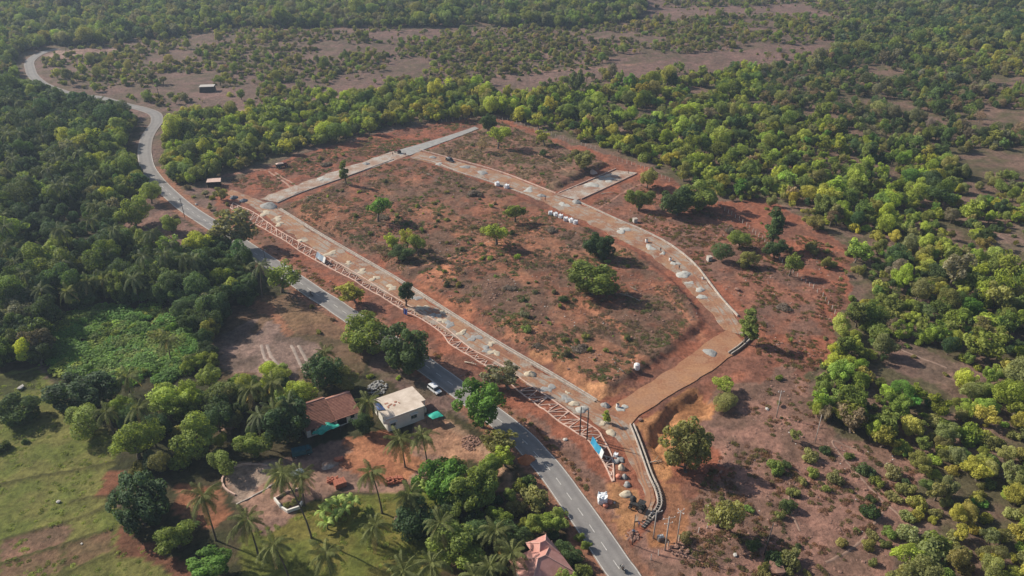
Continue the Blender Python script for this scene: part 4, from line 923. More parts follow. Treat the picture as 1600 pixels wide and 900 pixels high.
WOODS = [
 (W_PLAIN, 0.74, {'broad': 1.5, 'airy': 2, 'open': 1, 'shrub': 6, 'dry': 0.8}, (2.0, 5.6), {'olive': 4, 'grey': 3, 'mid': 3, 'yellow': 0.8, 'dry': 0.8}, 'on the open scrub plain at the back', 34, 0.405),
 (W_TOP, 0.62, {'broad': 5, 'airy': 2, 'dense': 1}, (5.0, 9.5), {'mid': 4, 'dark': 3, 'grey': 2, 'olive': 1.5}, 'in the far forest along the top edge', 30, 0.25),
 (W_RIGHT, 0.88, {'broad': 4.5, 'airy': 2.6, 'open': 2.4, 'shrub': 3.6, 'dry': 0.6, 'dense': 0.5}, (2.6, 7.8), {'bright': 3.2, 'yellow': 1.2, 'mid': 3.8, 'olive': 2.4, 'dark': 1.3, 'vivid': 0.35, 'dry': 0.4}, 'in the woodland right of the site', 18, 0.33),
 ([(1190, 105), (1300, 92), (1400, 90), (1560, 130), (1660, 220), (1560, 240), (1450, 235), (1330, 205), (1240, 190), (1180, 150)], 0.75, {'broad': 4, 'airy': 3, 'dry': 4, 'shrub': 2}, (3, 7), {'dark': 4, 'grey': 3, 'mid': 1.5, 'dry': 2.5, 'olive': 0.8}, 'in the dull wood at the upper right', 24, 0.38),
 ([(1400, 90), (1700, 90), (1700, 240), (1600, 225), (1560, 135)], 0.7, {'broad': 4, 'airy': 4, 'shrub': 4, 'dry': 0.6}, (2.5, 6.5), {'olive': 3, 'yellow': 2, 'mid': 3, 'grey': 2}, 'on the thin wooded slope at the upper right edge', 24, 0.42),
 ([(1480, 215), (1600, 235), (1700, 240), (1700, 330), (1560, 300), (1480, 260)], 0.7, {'broad': 3, 'airy': 3, 'shrub': 4}, (2.5, 6), {'olive': 3, 'mid': 3, 'grey': 1}, 'by the brown gap near the right edge', 20, 0.44),
 ([(1300, 92), (1700, 80), (1700, -110), (1320, -110), (1330, 30), (1300, 60)], 0.8, {'broad': 4, 'airy': 3, 'shrub': 1}, (4, 7.5), {'dark': 3, 'mid': 3, 'olive': 2, 'grey': 2}, 'in the dark wood at the top right corner', 24, 0.3),
 ([(240, 205), (255, 190), (420, 165), (640, 135), (760, 140), (800, 180), (620, 198), (440, 245), (330, 285), (265, 300)], 0.8, {'broad': 5, 'airy': 3, 'dense': 0.5}, (3.8, 8), {'bright': 2.4, 'yellow': 1.2, 'mid': 4.5, 'olive': 2, 'dark': 1.4}, 'in the belt of trees behind the site', 30, 0.15),
 (W_LEFT, 0.76, {'broad': 6, 'dense': 3, 'airy': 0.6, 'palm': 0.8}, (5.0, 9.5), {'dark': 4.5, 'deep': 5, 'mid': 2.0, 'grey': 0.6, 'bright': 0.15}, 'in the dark forest on the left', 30, 0.0),
 ([(190, 200), (222, 196), (212, 250), (240, 300), (170, 320), (130, 260)], 0.95, {'broad': 5, 'airy': 1}, (5, 8), {'mid': 4, 'bright': 1.5, 'dark': 2}, 'at the edge of the left forest by the road bend', 30, 0.0),
 (W_GARDEN, 0.66, {'broad': 5, 'dense': 2, 'shrub': 2, 'palm': 0.7}, (4, 7), {'mid': 4, 'dark': 3, 'bright': 1.2, 'olive': 1, 'deep': 2}, 'in the overgrown garden left of the houses', 30, 0.0),
 (W_BOT, 0.8, {'broad': 5, 'shrub': 3}, (3.5, 6), {'mid': 3, 'dark': 3, 'olive': 2, 'deep': 1.5}, 'around the pink-roofed house at the bottom', 30, 0.0),
 ([(78, 492), (160, 480), (260, 480), (312, 522), (335, 590), (255, 602), (160, 604), (72, 566)], 0.98, {'vine': 1}, (3.2, 6), {'vivid': 5, 'mid': 5, 'bright': 0.5}, 'in the sprawling vine thicket', 30, 0.0),
 ([(20, 330), (150, 335), (165, 380), (70, 400), (20, 380)], 0.5, {'broad': 3, 'shrub': 3}, (4, 6), {'deep': 1}, 'in the dark forest on the left', 30, 0.0),
 ([(185, 315), (250, 315), (325, 372), (300, 388), (230, 388), (185, 360)], 0.06, {'shrub': 2, 'airy': 1}, (2, 4), {'olive': 1, 'dry': 1}, 'in the brown clearing by the road bend', 30, 0.0),
 ([(1170, 780), (1240, 700), (1300, 685), (1400, 705), (1440, 760), (1400, 830), (1385, 1000), (1150, 1000)], 0.40, {'shrub': 1}, (2.4, 5.6), {'olive': 3, 'mid': 2, 'dark': 1.5, 'yellow': 0.6}, 'dotted on the dry slope at the lower right', 30, 0.0),
 ([(1060, 800), (1170, 780), (1150, 1000), (1060, 1000)], 0.12, {'shrub': 1}, (1.6, 3.4), {'mid': 1, 'olive': 2}, 'on the rubble slope right of the tarred road', 30, 0.0),
 ([(1400, 830), (1440, 760), (1400, 705), (1500, 720), (1560, 800), (1700, 900), (1700, 1000), (1385, 1000)], 0.92, {'shrub': 5, 'broad': 2, 'open': 1}, (3.6, 6.4), {'olive': 4, 'mid': 3, 'yellow': 2, 'bright': 1.4, 'vivid': 0.3}, 'in the thicket at the lower right corner', 30, 0.0),
 ([(1450, 640), (1560, 600), (1720, 560), (1720, 960), (1600, 840), (1550, 790), (1500, 715), (1420, 700)], 0.92, {'broad': 4, 'shrub': 5, 'open': 1.5, 'airy': 1}, (3.4, 7.0), {'bright': 2.5, 'mid': 3.5, 'olive': 3, 'yellow': 1}, 'in the dense wood at the lower right edge', 20, 0.2),
 ([(1375, 525), (1480, 560), (1565, 592), (1500, 606), (1395, 580)], 0.12, {'shrub': 2}, (1.8, 3), {'olive': 2, 'mid': 1}, 'in the gap of the right woodland', 30, 0.0),
 ([(1530, 390), (1610, 340), (1620, 470), (1565, 430)], 0.3, {'shrub': 3, 'airy': 1}, (2, 4), {'olive': 2, 'yellow': 1}, 'in the gap of the right woodland', 30, 0.0),
 ([(1190, 310), (1245, 330), (1335, 385), (1325, 450), (1250, 420), (1180, 340)], 0.26, {'shrub': 3, 'broad': 1, 'open': 1}, (1.8, 4.6), {'olive': 2, 'mid': 2}, 'between fence posts and right woodland', 30, 0.0),
 ([(1225, 500), (1300, 500), (1290, 560), (1265, 570), (1270, 650), (1300, 680), (1240, 700), (1205, 640)], 0.16, {'shrub': 3, 'open': 0.6}, (1.6, 4.0), {'olive': 3, 'mid': 2, 'yellow': 0.6}, 'at the ragged edge of the right woodland', 30, 0.0),
 ([(0, 690), (60, 690), (60, 700), (0, 715)], 0.3, {'shrub': 1}, (2, 4), {'dark': 1}, 'on the bund of the green field', 30, 0.0),
 ([(285, 300), (330, 292), (350, 310), (400, 345), (380, 370), (340, 345), (300, 320)], 0.25, {'shrub': 2, 'airy': 1}, (2, 4), {'olive': 2, 'grey': 1}, 'on the bank between hut and tarred road', 30, 0.0),
 ([(455, 470), (500, 475), (540, 515), (520, 540), (470, 520)], 0.12, {'shrub': 1}, (1.5, 3), {'olive': 2, 'dry': 2}, 'on the dry verge by the motorcycle', 30, 0.0),
 ([(440, 250), (640, 200), (600, 230), (480, 262)], 0.10, {'shrub': 1}, (1.5, 3), {'olive': 2, 'mid': 2}, 'in the red earth plot at the far left', 30, 0.0),
 ([(460, 330), (620, 262), (650, 262), (900, 355), (1040, 440), (1060, 510), (980, 560), (900, 580), (700, 465)], 0.30, {'shrub': 1}, (0.9, 3.2), {'mid': 2, 'olive': 3, 'bright': 0.5, 'dark': 2, 'grey': 2}, 'scattered over the cleared plots', 20, 0.47),
 ([(690, 235), (790, 195), (900, 240), (940, 258), (868, 290)], 0.10, {'shrub': 1}, (1.0, 2.4), {'mid': 1, 'olive': 2}, 'scattered over the back plot', 30, 0.0),
 ([(500, 590), (560, 580), (640, 590), (600, 605), (520, 612)], 0.5, {'shrub': 2}, (2, 3.5), {'bright': 1, 'mid': 2}, 'in the hedge behind the red house', 30, 0.0),
 ([(650, 470), (760, 560), (830, 650), (800, 640), (690, 560)], 0.05, {'shrub': 1}, (1, 2), {'olive': 1}, 'on the bank below the lattice bed', 30, 0.0),
]
# open ground inside the woods
OPEN = [[(550, 57), (690, 43), (690, 60), (600, 70)], [(500, 150), (530, 115), (640, 112), (600, 138)], [(285, 150), (400, 130), (410, 165), (330, 172)],
        [(1010, 15), (1250, 5), (1300, 25), (1100, 32), (1015, 38)], [(1060, 88), (1290, 72), (1280, 100), (1100, 115)], [(640, 136), (860, 113), (1050, 97), (1060, 108), (850, 128), (700, 142)],
        [(300, 183), (420, 165), (600, 140), (610, 146), (430, 176), (320, 186)], [(80, 80), (180, 72), (185, 78), (120, 90), (70, 92)], [(310, 132), (345, 132), (345, 146), (310, 146)]]
CELL = 3.5
cx_ = np.arange(-640, 640, CELL); cy_ = np.arange(88, 980, CELL)
QX, QY = np.meshgrid(cx_, cy_); QX = QX.ravel() + RS.uniform(-.5, .5, QX.size) * CELL; QY = QY.ravel() + RS.uniform(-.5, .5, QY.size) * CELL
upx, upy = proj(QX, QY)
sel = (upx > -160) & (upx < 1760) & (upy > -75) & (upy < 985)
QX, QY, upx, upy = QX[sel], QY[sel], upx[sel], upy[sel]
zid = np.full(len(QX), -1)
for k, z in enumerate(WOODS): zid[inpoly(upx, upy, z[0])] = k
for q in OPEN: zid[inpoly(upx, upy, q) & (RS.rand(len(upx)) > 0.10)] = -1
rd = np.minimum.reduce([pdist(QX, QY, cl) - hw for cl, hw in CLS])
BUILT = [pts([(575, 595), (690, 600), (700, 665), (600, 690), (560, 680), (470, 700), (465, 625), (540, 600)]), pts([(790, 845), (895, 850), (900, 910), (780, 910)])]
blt = np.zeros(len(QX), bool)
for q in BUILT: blt |= inpoly(QX, QY, q)
KEEP = [(*P(336, 292), 13.0), (*P(325, 146), 16.0), (*P(384, 400), 7.0), (*P(450, 428), 8.0), (*P(207, 66), 14.0), (*P(822, 722), 7.0), (*P(472, 712), 7.0), (*P(441, 262), 10.0)]
items = []
for i in np.nonzero((zid >= 0) & ~blt)[0]:
    poly, dens, kinds, (d0, d1), cols, where, ns, thr = WOODS[zid[i]]
    if RS.rand() > dens: continue
    x, y = QX[i], QY[i]
    if thr > 0 and float(fbm(x, y, ns, 3, 300)) < thr + RS.uniform(-0.06, 0.06): continue
    kk = list(kinds); kp = np.array([kinds[q] for q in kk], float); kd = kk[RS.choice(len(kk), p=kp / kp.sum())]
    # trees of one colour stand in loose groups
    cc = list(cols); cp = np.array([cols[q] for q in cc], float)
    cw = float(fbm(x, y, 22, 2, 410)) * 3.0
    cp = cp * np.array([0.35 + abs(math.sin(cw + 1.7 * j)) for j in range(len(cc))]); colr = cc[RS.choice(len(cc), p=cp / cp.sum())]
    d = d0 + (d1 - d0) * RS.rand() ** 1.7
    g_ = RS.rand(); d *= 1.4 if g_ > 0.93 else (0.68 if g_ < 0.28 else 1.0)
    if kd == 'shrub': d *= 0.72
    if rd[i] < d * 0.5 + (0.6 if y < 340 or x > -60 else 3.2): continue
    if any((x - a) ** 2 + (y - b_) ** 2 < (r * 0.6) ** 2 for a, b_, r in SPECIAL_XY + KEEP): continue
    items.append((kd, x, y, d, colr, where, scale_at(x, y) * d))
print('plants', len(items))
PALM_SPOTS = [(q[1], q[2], q[5]) for q in items if q[0] == 'palm']
zs = ground_z(np.array([q[1] for q in items]), np.array([q[2] for q in items]))
def in_frame(x, y): a, b_ = proj(x, y, 3.0); return -30 < a < 1630 and -20 < b_ < 925
tree_i = [i for i, q in enumerate(items) if q[0] in ('broad', 'airy', 'dense', 'dry', 'open')]
shr_i = [i for i, q in enumerate(items) if q[0] in ('shrub', 'vine')]
big_t = set(sorted([i for i in tree_i if in_frame(items[i][1], items[i][2])], key=lambda i: -items[i][6])[:285])
big_s = set(sorted([i for i in shr_i if in_frame(items[i][1], items[i][2])], key=lambda i: -items[i][6])[:285])
KN = {'broad': 'spreading', 'open': 'open-limbed', 'airy': 'airy', 'dense': 'dense', 'dry': 'half-bare'}
for i in sorted(big_t):
    kd, x, y, d, colr, where, _ = items[i]
    h = d * (0.72 + 0.5 * RS.rand()) * {'dense': 0.9, 'airy': 1.12}.get(kd, 1.0)
    nm = 'dry_tree' if kd == 'dry' else 'broadleaf_tree'
    lab = '%s %s tree %s' % (CNAME[colr], KN[kd], where)
    add_tree(nm, kd, (x, y, zs[i] - 0.1), d * 1.12, h * 1.1, RS.uniform(0, 6.28), tinted(colr), lab, 'tree', lab)
for i in sorted(big_s):
    kd, x, y, d, colr, where, _ = items[i]
    lab = '%s %s %s' % (CNAME[colr], 'low tangled vine clump' if kd == 'vine' else 'rounded shrub', where)
    add_shrub('vine_clump' if kd == 'vine' else 'shrub', (x, y, zs[i] - 0.1), d * (1.25 if kd == 'vine' else 1.15), (1.4 + RS.rand() * 0.9) if kd == 'vine' else d * (0.62 + 0.3 * RS.rand()), RS.uniform(0, 6.28), tinted(colr), lab, lab,
              VINES if kd == 'vine' else SHRUBS, 'vine' if kd == 'vine' else 'shrub')
def mass(name, ids, meshes, pick, bw, bh, hr, label):
    pos = np.array([(items[i][1], items[i][2], zs[i] - 0.1) for i in ids]); n = len(ids)
    d = np.array([items[i][3] for i in ids]) * 1.12; h = d * hr(n); an = RS.uniform(0.75, 1.3, n)
    scatter_stuff(name, meshes, pos, RS.uniform(0, 6.28, n), np.stack([d / bw * an, d / bw / an, h / bh], 1), pick(ids), np.array([tinted(items[i][4]) for i in ids]), label)
FAR = []; off = {}
for kd in ('broad', 'airy', 'dense', 'dry', 'open'):
    off[kd] = len(FAR); FAR += [join_np(kd + '_far', q) for q in TREES[kd]]
rest = [i for i in tree_i if i not in big_t]
mass('far_woodland', rest, FAR, lambda ids: [off[items[i][0]] + RS.randint(len(TREES[items[i][0]])) for i in ids], 7.2, 7.6, lambda n: RS.uniform(0.7, 1.25, n), 'mass of far green woodland beyond the nearest trees')
rest = [i for i in shr_i if i not in big_s]
FS = [join_np('shrub_far', q) for q in SHRUBS]
mass('far_scrub', rest, FS, lambda ids: RS.randint(0, len(FS), len(ids)), 2.9, 1.9, lambda n: RS.uniform(0.6, 0.95, n), 'mass of small far shrubs among the woods')
print('trees', len(tree_i), 'shrubs', len(shr_i), 'palms', len(PALM_SPOTS))

# ------------------------------------------------------------------ weeds and stones on the open earth
def sow(n, polys, thr, ns, seed):
    rs = np.random.RandomState(seed); out = []
    x0, x1, y0, y1 = -190, 230, 95, 420
    x = rs.uniform(x0, x1, n); y = rs.uniform(y0, y1, n); a, b_ = proj(x, y)
    m = np.zeros(n, bool)
    for q in polys: m |= inpoly(a, b_, q)
    m &= fbm(x, y, ns, 3, seed) * 0.55 + fbm(x, y, ns * 0.28, 2, seed + 9) * 0.45 > thr + rs.uniform(-0.03, 0.03, n)
    m &= np.minimum.reduce([pdist(x, y, cl) - hw for cl, hw in CLS]) > 0.8
    return x[m], y[m], rs
SITE_POLY = [(440, 328), (620, 252), (650, 254), (790, 302), (960, 382), (1090, 480), (1090, 505), (1000, 580), (940, 608), (800, 533), (600, 408)]
SLOPE = [(920, 320), (1000, 280), (1120, 335), (1330, 390), (1310, 520), (1250, 620), (1300, 690), (1440, 710), (1390, 900), (1060, 900), (1090, 760), (1200, 600), (1160, 480), (1050, 375)]
BACK = [(345, 285), (540, 225), (640, 203), (760, 186), (905, 240), (950, 258), (868, 298), (760, 258), (650, 232), (560, 262), (420, 305)]
VERGE = [(395, 350), (470, 408), (560, 470), (700, 560), (830, 660), (940, 770), (905, 775), (860, 715), (760, 632), (600, 510), (480, 432), (395, 375)]
x, y, rs = sow(170000, [SITE_POLY, BACK], 0.490, 13, 31); n = len(x)
wt = np.array([(0.095, 0.105, 0.042), (0.145, 0.110, 0.066), (0.115, 0.085, 0.060), (0.075, 0.095, 0.036)])
ti = wt[np.clip((fbm(x, y, 14, 2, 90) * 5.2 - 0.6 + rs.normal(size=n) * 0.5).astype(int), 0, 3)] * rs.uniform(0.75, 1.2, n)[:, None]
scatter_stuff('weeds', WEEDS, np.c_[x, y, ground_z(x, y) - 0.03], rs.uniform(0, 6.28, n), (0.3 + 0.8 * rs.rand(n) ** 1.6)[:, None] * np.array([[1.1, 1.1, 0.7]]), rs.randint(0, 5, n), ti, 'low weeds and dry brush over the cleared plots')
x, y, rs = sow(110000, [SLOPE, VERGE], 0.50, 9, 37); n = len(x)
ti = wt[np.clip((rs.rand(n) * 4).astype(int), 0, 3)] * np.array([1.15, 0.9, 0.9]) * rs.uniform(0.75, 1.2, n)[:, None]
scatter_stuff('dry_weeds', WEEDS, np.c_[x, y, ground_z(x, y) - 0.03], rs.uniform(0, 6.28, n), np.repeat(rs.uniform(0.4, 1.0, n)[:, None], 3, 1), rs.randint(0, 5, n), ti, 'dry brown weeds on the bare slope and verge')
FIELD = [(-100, 600), (50, 582), (185, 690), (170, 770), (200, 830), (240, 870), (280, 985), (-100, 985)]; LAWN = [(400, 830), (500, 790), (690, 755), (700, 830), (650, 985), (380, 985)]
x, y, rs = sow(60000, [FIELD, LAWN], 0.46, 9, 41); n = len(x)
ti = np.array([(0.155, 0.185, 0.044)]) * rs.uniform(0.55, 1.35, n)[:, None]
scatter_stuff('grass', WEEDS, np.c_[x, y, ground_z(x, y) - 0.05], rs.uniform(0, 6.28, n), np.stack([rs.uniform(0.4, 0.9, n)] * 2 + [rs.uniform(0.25, 0.6, n)], 1), rs.randint(0, 5, n), ti, 'short tufted green grass of the field and lawn')
x, y, rs = sow(120000, [SITE_POLY, BACK, SLOPE, VERGE], 0.53, 7, 53); n = len(x)
scatter_stuff('rubble', ROCKS, np.c_[x, y, ground_z(x, y)], rs.uniform(0, 6.28, n), np.repeat((0.18 + 0.75 * rs.rand(n) ** 4)[:, None], 3, 1), rs.randint(0, 4, n), np.ones((n, 3)), 'loose reddish stones and clods over the bare earth')
x, y, rs = sow(16000, [SLOPE, SITE_POLY], 0.50, 12, 71); n = len(x)
PALE = []
for q in ROCKS: q = q.copy(); q.materials.clear(); q.materials.append(M['pale_rock']); PALE.append(q)
scatter_stuff('pale_stones', PALE, np.c_[x, y, ground_z(x, y)], rs.uniform(0, 6.28, n), np.repeat((0.12 + 0.4 * rs.rand(n) ** 4)[:, None], 3, 1), rs.randint(0, 4, n), np.ones((n, 3)), 'small pale stones strewn over the bare slope and plots')

# ------------------------------------------------------------------ palms and bananas
def frond_mesh(name, L, rise, droop, seed, nleaf=32, leaflet=0.50, hang=0.8):
    rs = np.random.RandomState(seed); V = []; F = []
    t = np.linspace(0, 1, 9)
    rx = L * t * (1 - 0.18 * t * t); rzv = L * (rise * t - droop * t * t)
    def pt(q): return np.array([np.interp(q, t, rx), 0.0, np.interp(q, t, rzv)])
    w = 0.045
    for k, q in enumerate(t):
        p = pt(q); V += [p + [0, -w * (1 - 0.7 * q), 0], p + [0, w * (1 - 0.7 * q), 0]]
        if k: b0 = 2 * k; F.append((b0 - 2, b0 - 1, b0 + 1, b0))
    for k in range(nleaf):
        q = 0.12 + 0.87 * k / (nleaf - 1); p = pt(q); p2 = pt(min(1, q + 0.016))
        ll = leaflet * (0.55 + 0.9 * math.sin(math.pi * min(1, 0.18 + q * 0.80))) * rs.uniform(0.85, 1.15)
        for s in (-1, 1):
            e = np.array([ll * 0.45, s * ll * 0.82, -ll * hang * rs.uniform(0.7, 1.3)])
            b0 = len(V); V += [p, p2 + [0.015, 0, 0], p2 + e + [0.01, 0, 0], p + e * 0.96]; F.append((b0, b0 + 1, b0 + 2, b0 + 3))
    me = np_mesh(name, np.array(V), np.array(F), [M['leaf']])
    at = me.attributes.new('lv', 'FLOAT', 'FACE'); at.data.foreach_set('value', np.clip(0.5 + 0.25 * rs.normal(size=len(F)), 0, 1).astype(np.float32))
    return me
FRONDS = [frond_mesh('frond', 4.2, 0.75, 0.55, 1), frond_mesh('frond', 4.6, 0.42, 0.78, 2), frond_mesh('frond', 4.5, 0.10, 0.80, 3, hang=0.9), frond_mesh('frond', 4.0, -0.35, 0.70, 4, hang=0.95)]
def palm_layout(rs, n=19):
    out = []
    for k in range(n):
        e = k / n
        out.append((k * 2.39996 + rs.uniform(-.25, .25), 0 if e < 0.25 else 1 if e < 0.55 else 2 if e < 0.82 else 3, rs.uniform(-0.25, 0.3) - (0.35 if e < 0.12 else 0), rs.uniform(0.68, 1.12)))
    return out
def joined_palm(seed):
    V = []; F = []; LV = []; rs = random.Random(seed)
    for az, kd, tilt, sc in palm_layout(rs, 17):
        me = FRONDS[kd]; R_ = Matrix.Rotation(az, 3, 'Z') @ Matrix.Rotation(tilt, 3, 'Y') * sc
        b0 = len(V); V += [tuple(R_ @ v.co) for v in me.vertices]; F += [[b0 + i for i in p.vertices] for p in me.polygons]
        LV += [rs.uniform(0.2, 0.8)] * len(me.polygons)
    m_ = bpy.data.meshes.new('palm_crown'); m_.from_pydata(V, [], F); m_.materials.append(M['leaf'])
    at = m_.attributes.new('lv', 'FLOAT', 'FACE'); at.data.foreach_set('value', LV); m_.update(); return m_
PCROWN = [joined_palm(k) for k in range(4)]
NUTS = MB()
for k in range(7):
    a = k * 0.9; NUTS.lathe([(0.02, -0.15), (0.11, -0.06), (0.12, 0.05), (0.03, 0.15)], (0.26 * math.cos(a), 0.26 * math.sin(a), -0.35 - 0.1 * (k % 3)), 6)
NUTM = NUTS.mesh('coconuts', mottled('coconut', (0.16, 0.15, 0.04), (0.28, 0.22, 0.07), 3.0))
def add_palm(base, head, label, group=None, parts=True, seed=0, tint=None, size=1.0):
    rs = random.Random(seed); b = Vector(base); hd = Vector(head) - b
    r = empty('coconut_palm', base)
    path = [(0, 0, -0.4)] + [(hd.x * t ** 1.6, hd.y * t ** 1.6, hd.z * t) for t in (0.05, 0.25, 0.5, 0.75, 1.0)]
    MB().tube(path, [0.30, 0.22, 0.17, 0.15, 0.14, 0.13], 7).build('trunk', M['palm_bark'], r, smooth=True)
    tint = tint or (0.105, 0.118, 0.042)
    if parts:
        for az, kd, tilt, sc in palm_layout(rs, 25):
            f = link('frond', FRONDS[kd], r, hd); f.rotation_euler = (0, tilt, az); f.scale = (sc * size,) * 3
            k = rs.uniform(0.8, 1.2); dry = kd == 3 and rs.random() < 0.5
            f['tint'] = [(0.25 if dry else tint[0]) * k, (0.19 if dry else tint[1]) * k, (0.10 if dry else tint[2]) * k]
        link('coconuts', NUTM, r, hd)
    else:
        f = link('crown', PCROWN[seed % 4], r, hd); f.rotation_euler = (0, 0, rs.uniform(0, 6)); f.scale = (size,) * 3
        k = rs.uniform(0.8, 1.2); f['tint'] = [q * k for q in tint]
    return tag(r, label, 'palm', group)
# head and foot of each palm in the photograph
PALMS = [
 ((440, 736), (487, 841), 'tall leaning coconut palm rising over the white garden wall'), ((580, 738), (597, 800), 'coconut palm in front of the brick stacks'),
 ((625, 686), (633, 730), 'left of the pair of palms in front of the white house'), ((659, 680), (670, 742), 'right of the pair of palms in front of the white house'),
 ((427, 852), (452, 905), 'drooping palm at the bottom left of the lawn'), ((508, 866), (520, 912), 'palm standing on the lawn at the bottom edge'),
 ((640, 773), (684, 812), 'leaning palm beside the banana clump and vivid tree'), ((688, 818), (695, 868), 'large palm right of the dark lawn bush'),
 ((674, 882), (684, 930), 'palm at the bottom edge right of the lawn'), ((765, 888), (772, 935), 'palm at the bottom edge left of the pink roof'),
 ((575, 628), (583, 668), 'palm between the red house and the white house'), ((385, 812), (404, 868), 'palm with a dark trunk left of the lawn'),
 ((506, 549), (511, 575), 'small upright palm behind the red house'), ((392, 606), (402, 655), 'left of the palms beside the bare lot'),
 ((425, 598), (428, 640), 'middle palm beside the bare lot'), ((428, 640), (434, 690), 'palm in front of the deep green tree by the red house'),
 ((262, 530), (268, 568), 'shaggy palm at the edge of the vine thicket'), ((198, 588), (204, 620), 'brownish palm below the vine thicket'),
 ((165, 643), (180, 680), 'pale palm at the edge of the green field'), ((215, 637), (245, 700), 'palm with a long leaning trunk above the red path'),
 ((316, 776), (338, 845), 'thin bare-trunked palm in the gap right of the huge dark bush'), ((775, 830), (790, 870), 'palm in the shade behind the pink roof'),
 ((740, 900), (748, 945), 'low palm at the bottom edge among dark trees'), ((630, 893), (640, 935), 'palm crown cut by the bottom edge of the lawn'),
 ((383, 418), (388, 440), 'small palm below the roadside by the white hatchback'), ((150, 320), (155, 352), 'palm in the dark forest near the clearing'),
 ((160, 437), (166, 470), 'wide palm in front of the dark forest gap'), ((135, 440), (140, 475), 'palm left of the wide palm by the forest gap'),
 ((104, 455), (109, 490), 'palm above the left end of the vine thicket'), ((280, 392), (285, 420), 'palm at the lower edge of the brown clearing'),
 ((305, 430), (312, 460), 'palm in the forest above the bare lot'), ((585, 822), (590, 850), 'young palm at the right edge of the lawn'),
 ((800, 865), (806, 905), 'palm touching the pink roof on its left'), ((470, 745), (476, 790), 'young palm beside the white garden wall'),
 ((436, 738), (440, 770), 'short palm by the pale blue tarpaulin'),
]
for k, (hp, bp, lab) in enumerate(PALMS):
    x, y = P(*bp); z = gz(x, y); hx, hy, hz = PY(*hp, y)
    hz = max(4.5, min(hz, 17.0))
    add_palm((x, y, z - 0.1), (hx, y + 0.2, hz), lab, None, True, k, size=0.9 + 0.15 * ((k * 7) % 3) / 2)
cnt = 0
for k, (x, y, where_) in enumerate(PALM_SPOTS):
    if not in_frame(x, y) or cnt > 60: continue
    cnt += 1; h = 8.5 + 4 * RS.rand(); a = RS.uniform(0, 6.28)
    near_ = scale_at(x, y) > 3.6
    lab = 'coconut palm ' + where_
    add_palm((x, y, gz(x, y) - 0.1), (x + math.cos(a) * 1.2, y + math.sin(a) * 1.2, h), lab, lab, False, k, (0.085, 0.10, 0.05))
def banana_leaf(seed):
    V = []; F = []; n = 7
    for k in range(n):
        t = k / (n - 1); x = 2.3 * t * (1 - 0.25 * t); z = 2.3 * (0.85 * t - 0.95 * t * t); w = 0.34 * math.sin(math.pi * min(1, 0.1 + t * 0.86)) + 0.02
        V += [(x, -w, z - 0.12 * w), (x, 0, z + 0.06), (x, w, z - 0.12 * w)]
        if k: b0 = 3 * k; F += [(b0 - 3, b0 - 2, b0 + 1, b0), (b0 - 2, b0 - 1, b0 + 2, b0 + 1)]
    me = np_mesh('banana_leaf', np.array(V), np.array(F), [M['leaf']]); at = me.attributes.new('lv', 'FLOAT', 'FACE')
    at.data.foreach_set('value', np.random.RandomState(seed).uniform(0.35, 0.8, len(F)).astype(np.float32)); return me
BLEAF = banana_leaf(3)
BSTEM = MB().tube([(0, 0, -0.2), (0, 0, 0.8), (0.05, 0, 1.7)], [0.16, 0.13, 0.08], 7).mesh('stem', mottled('banana_stem', (0.12, 0.14, 0.05), (0.2, 0.2, 0.09), 3), True)
BAN = [(507, 800, 'left edge'), (518, 790, 'top'), (528, 806, 'front'), (540, 797, 'right edge'), (512, 818, 'lower left'), (530, 782, 'back'), (552, 785, 'far right')]
for k, (a, b_, w) in enumerate(BAN + [(655, 752, 'x'), (664, 762, 'x'), (700, 795, 'x'), (303, 820, 'x')]):
    x, y = P(a, b_ + 8); r = empty('banana_plant', (x, y, gz(x, y) - 0.05)); link('stem', BSTEM, r)
    rs = random.Random(k); s0 = 1.15 if k < 7 else 0.95
    r.scale = (s0,) * 3
    for j in range(9):
        f = link('leaf', BLEAF, r, (0, 0, 1.6)); f.rotation_euler = (0, rs.uniform(-0.5, 0.15), j * 2.4 + rs.uniform(-.3, .3)); f.scale = (rs.uniform(0.75, 1.15),) * 3
        q = rs.uniform(0.8, 1.25); f['tint'] = [0.20 * q, 0.26 * q, 0.07 * q]
    lab = 'banana plant at the %s of the clump beside the lawn' % w if k < 7 else ('banana plant at the foot of the vivid tree by the yard, left one', 'banana plant at the foot of the vivid tree by the yard, right one', 'banana plant beside the large palm right of the lawn', 'banana plant sticking out of trees near the red path')[k - 7]
    tag(r, lab, 'banana plant', 'banana plants in the gardens')

for k, (a, b_, w, lab) in enumerate(((905, 546, 26, 'large dark heap of dry brush left of the water tank'), (838, 540, 16, 'dark dry brush beside the orange cut bank'), (797, 452, 22, 'dry brush heap below the red earth swath'), (742, 306, 24, 'grey brush heap in the upper plots'),
        (1225, 483, 24, 'heap of dry branches on the slope below the fence posts'), (1142, 362, 20, 'grey brush beside the low green tree on the slope'), (508, 258, 18, 'dark brush in the far left plot'), (862, 362, 20, 'dry grey brush below the row of white bags'), (600, 342, 18, 'grey brush beside the lopsided vivid tree'))):
    x, y, z = G(a, b_); dd = w / scale_at(x, y)
    o = add_shrub('brush_heap', (x, y, z - .15), dd, dd * .32, k, (0.12, 0.098, 0.082), lab, None, SHRUBS, 'brush heap')
for k, (a, b_, w) in enumerate(((448, 789, 12), (458, 786, 13), (465, 782, 11))):
    x, y, z = G(a, b_); add_shrub('garden_shrub', (x, y, z - .1), w / 7.2, 0.9, k, PAL['olive'], '%s olive shrub inside the white garden wall' % ('left', 'middle', 'right')[k])

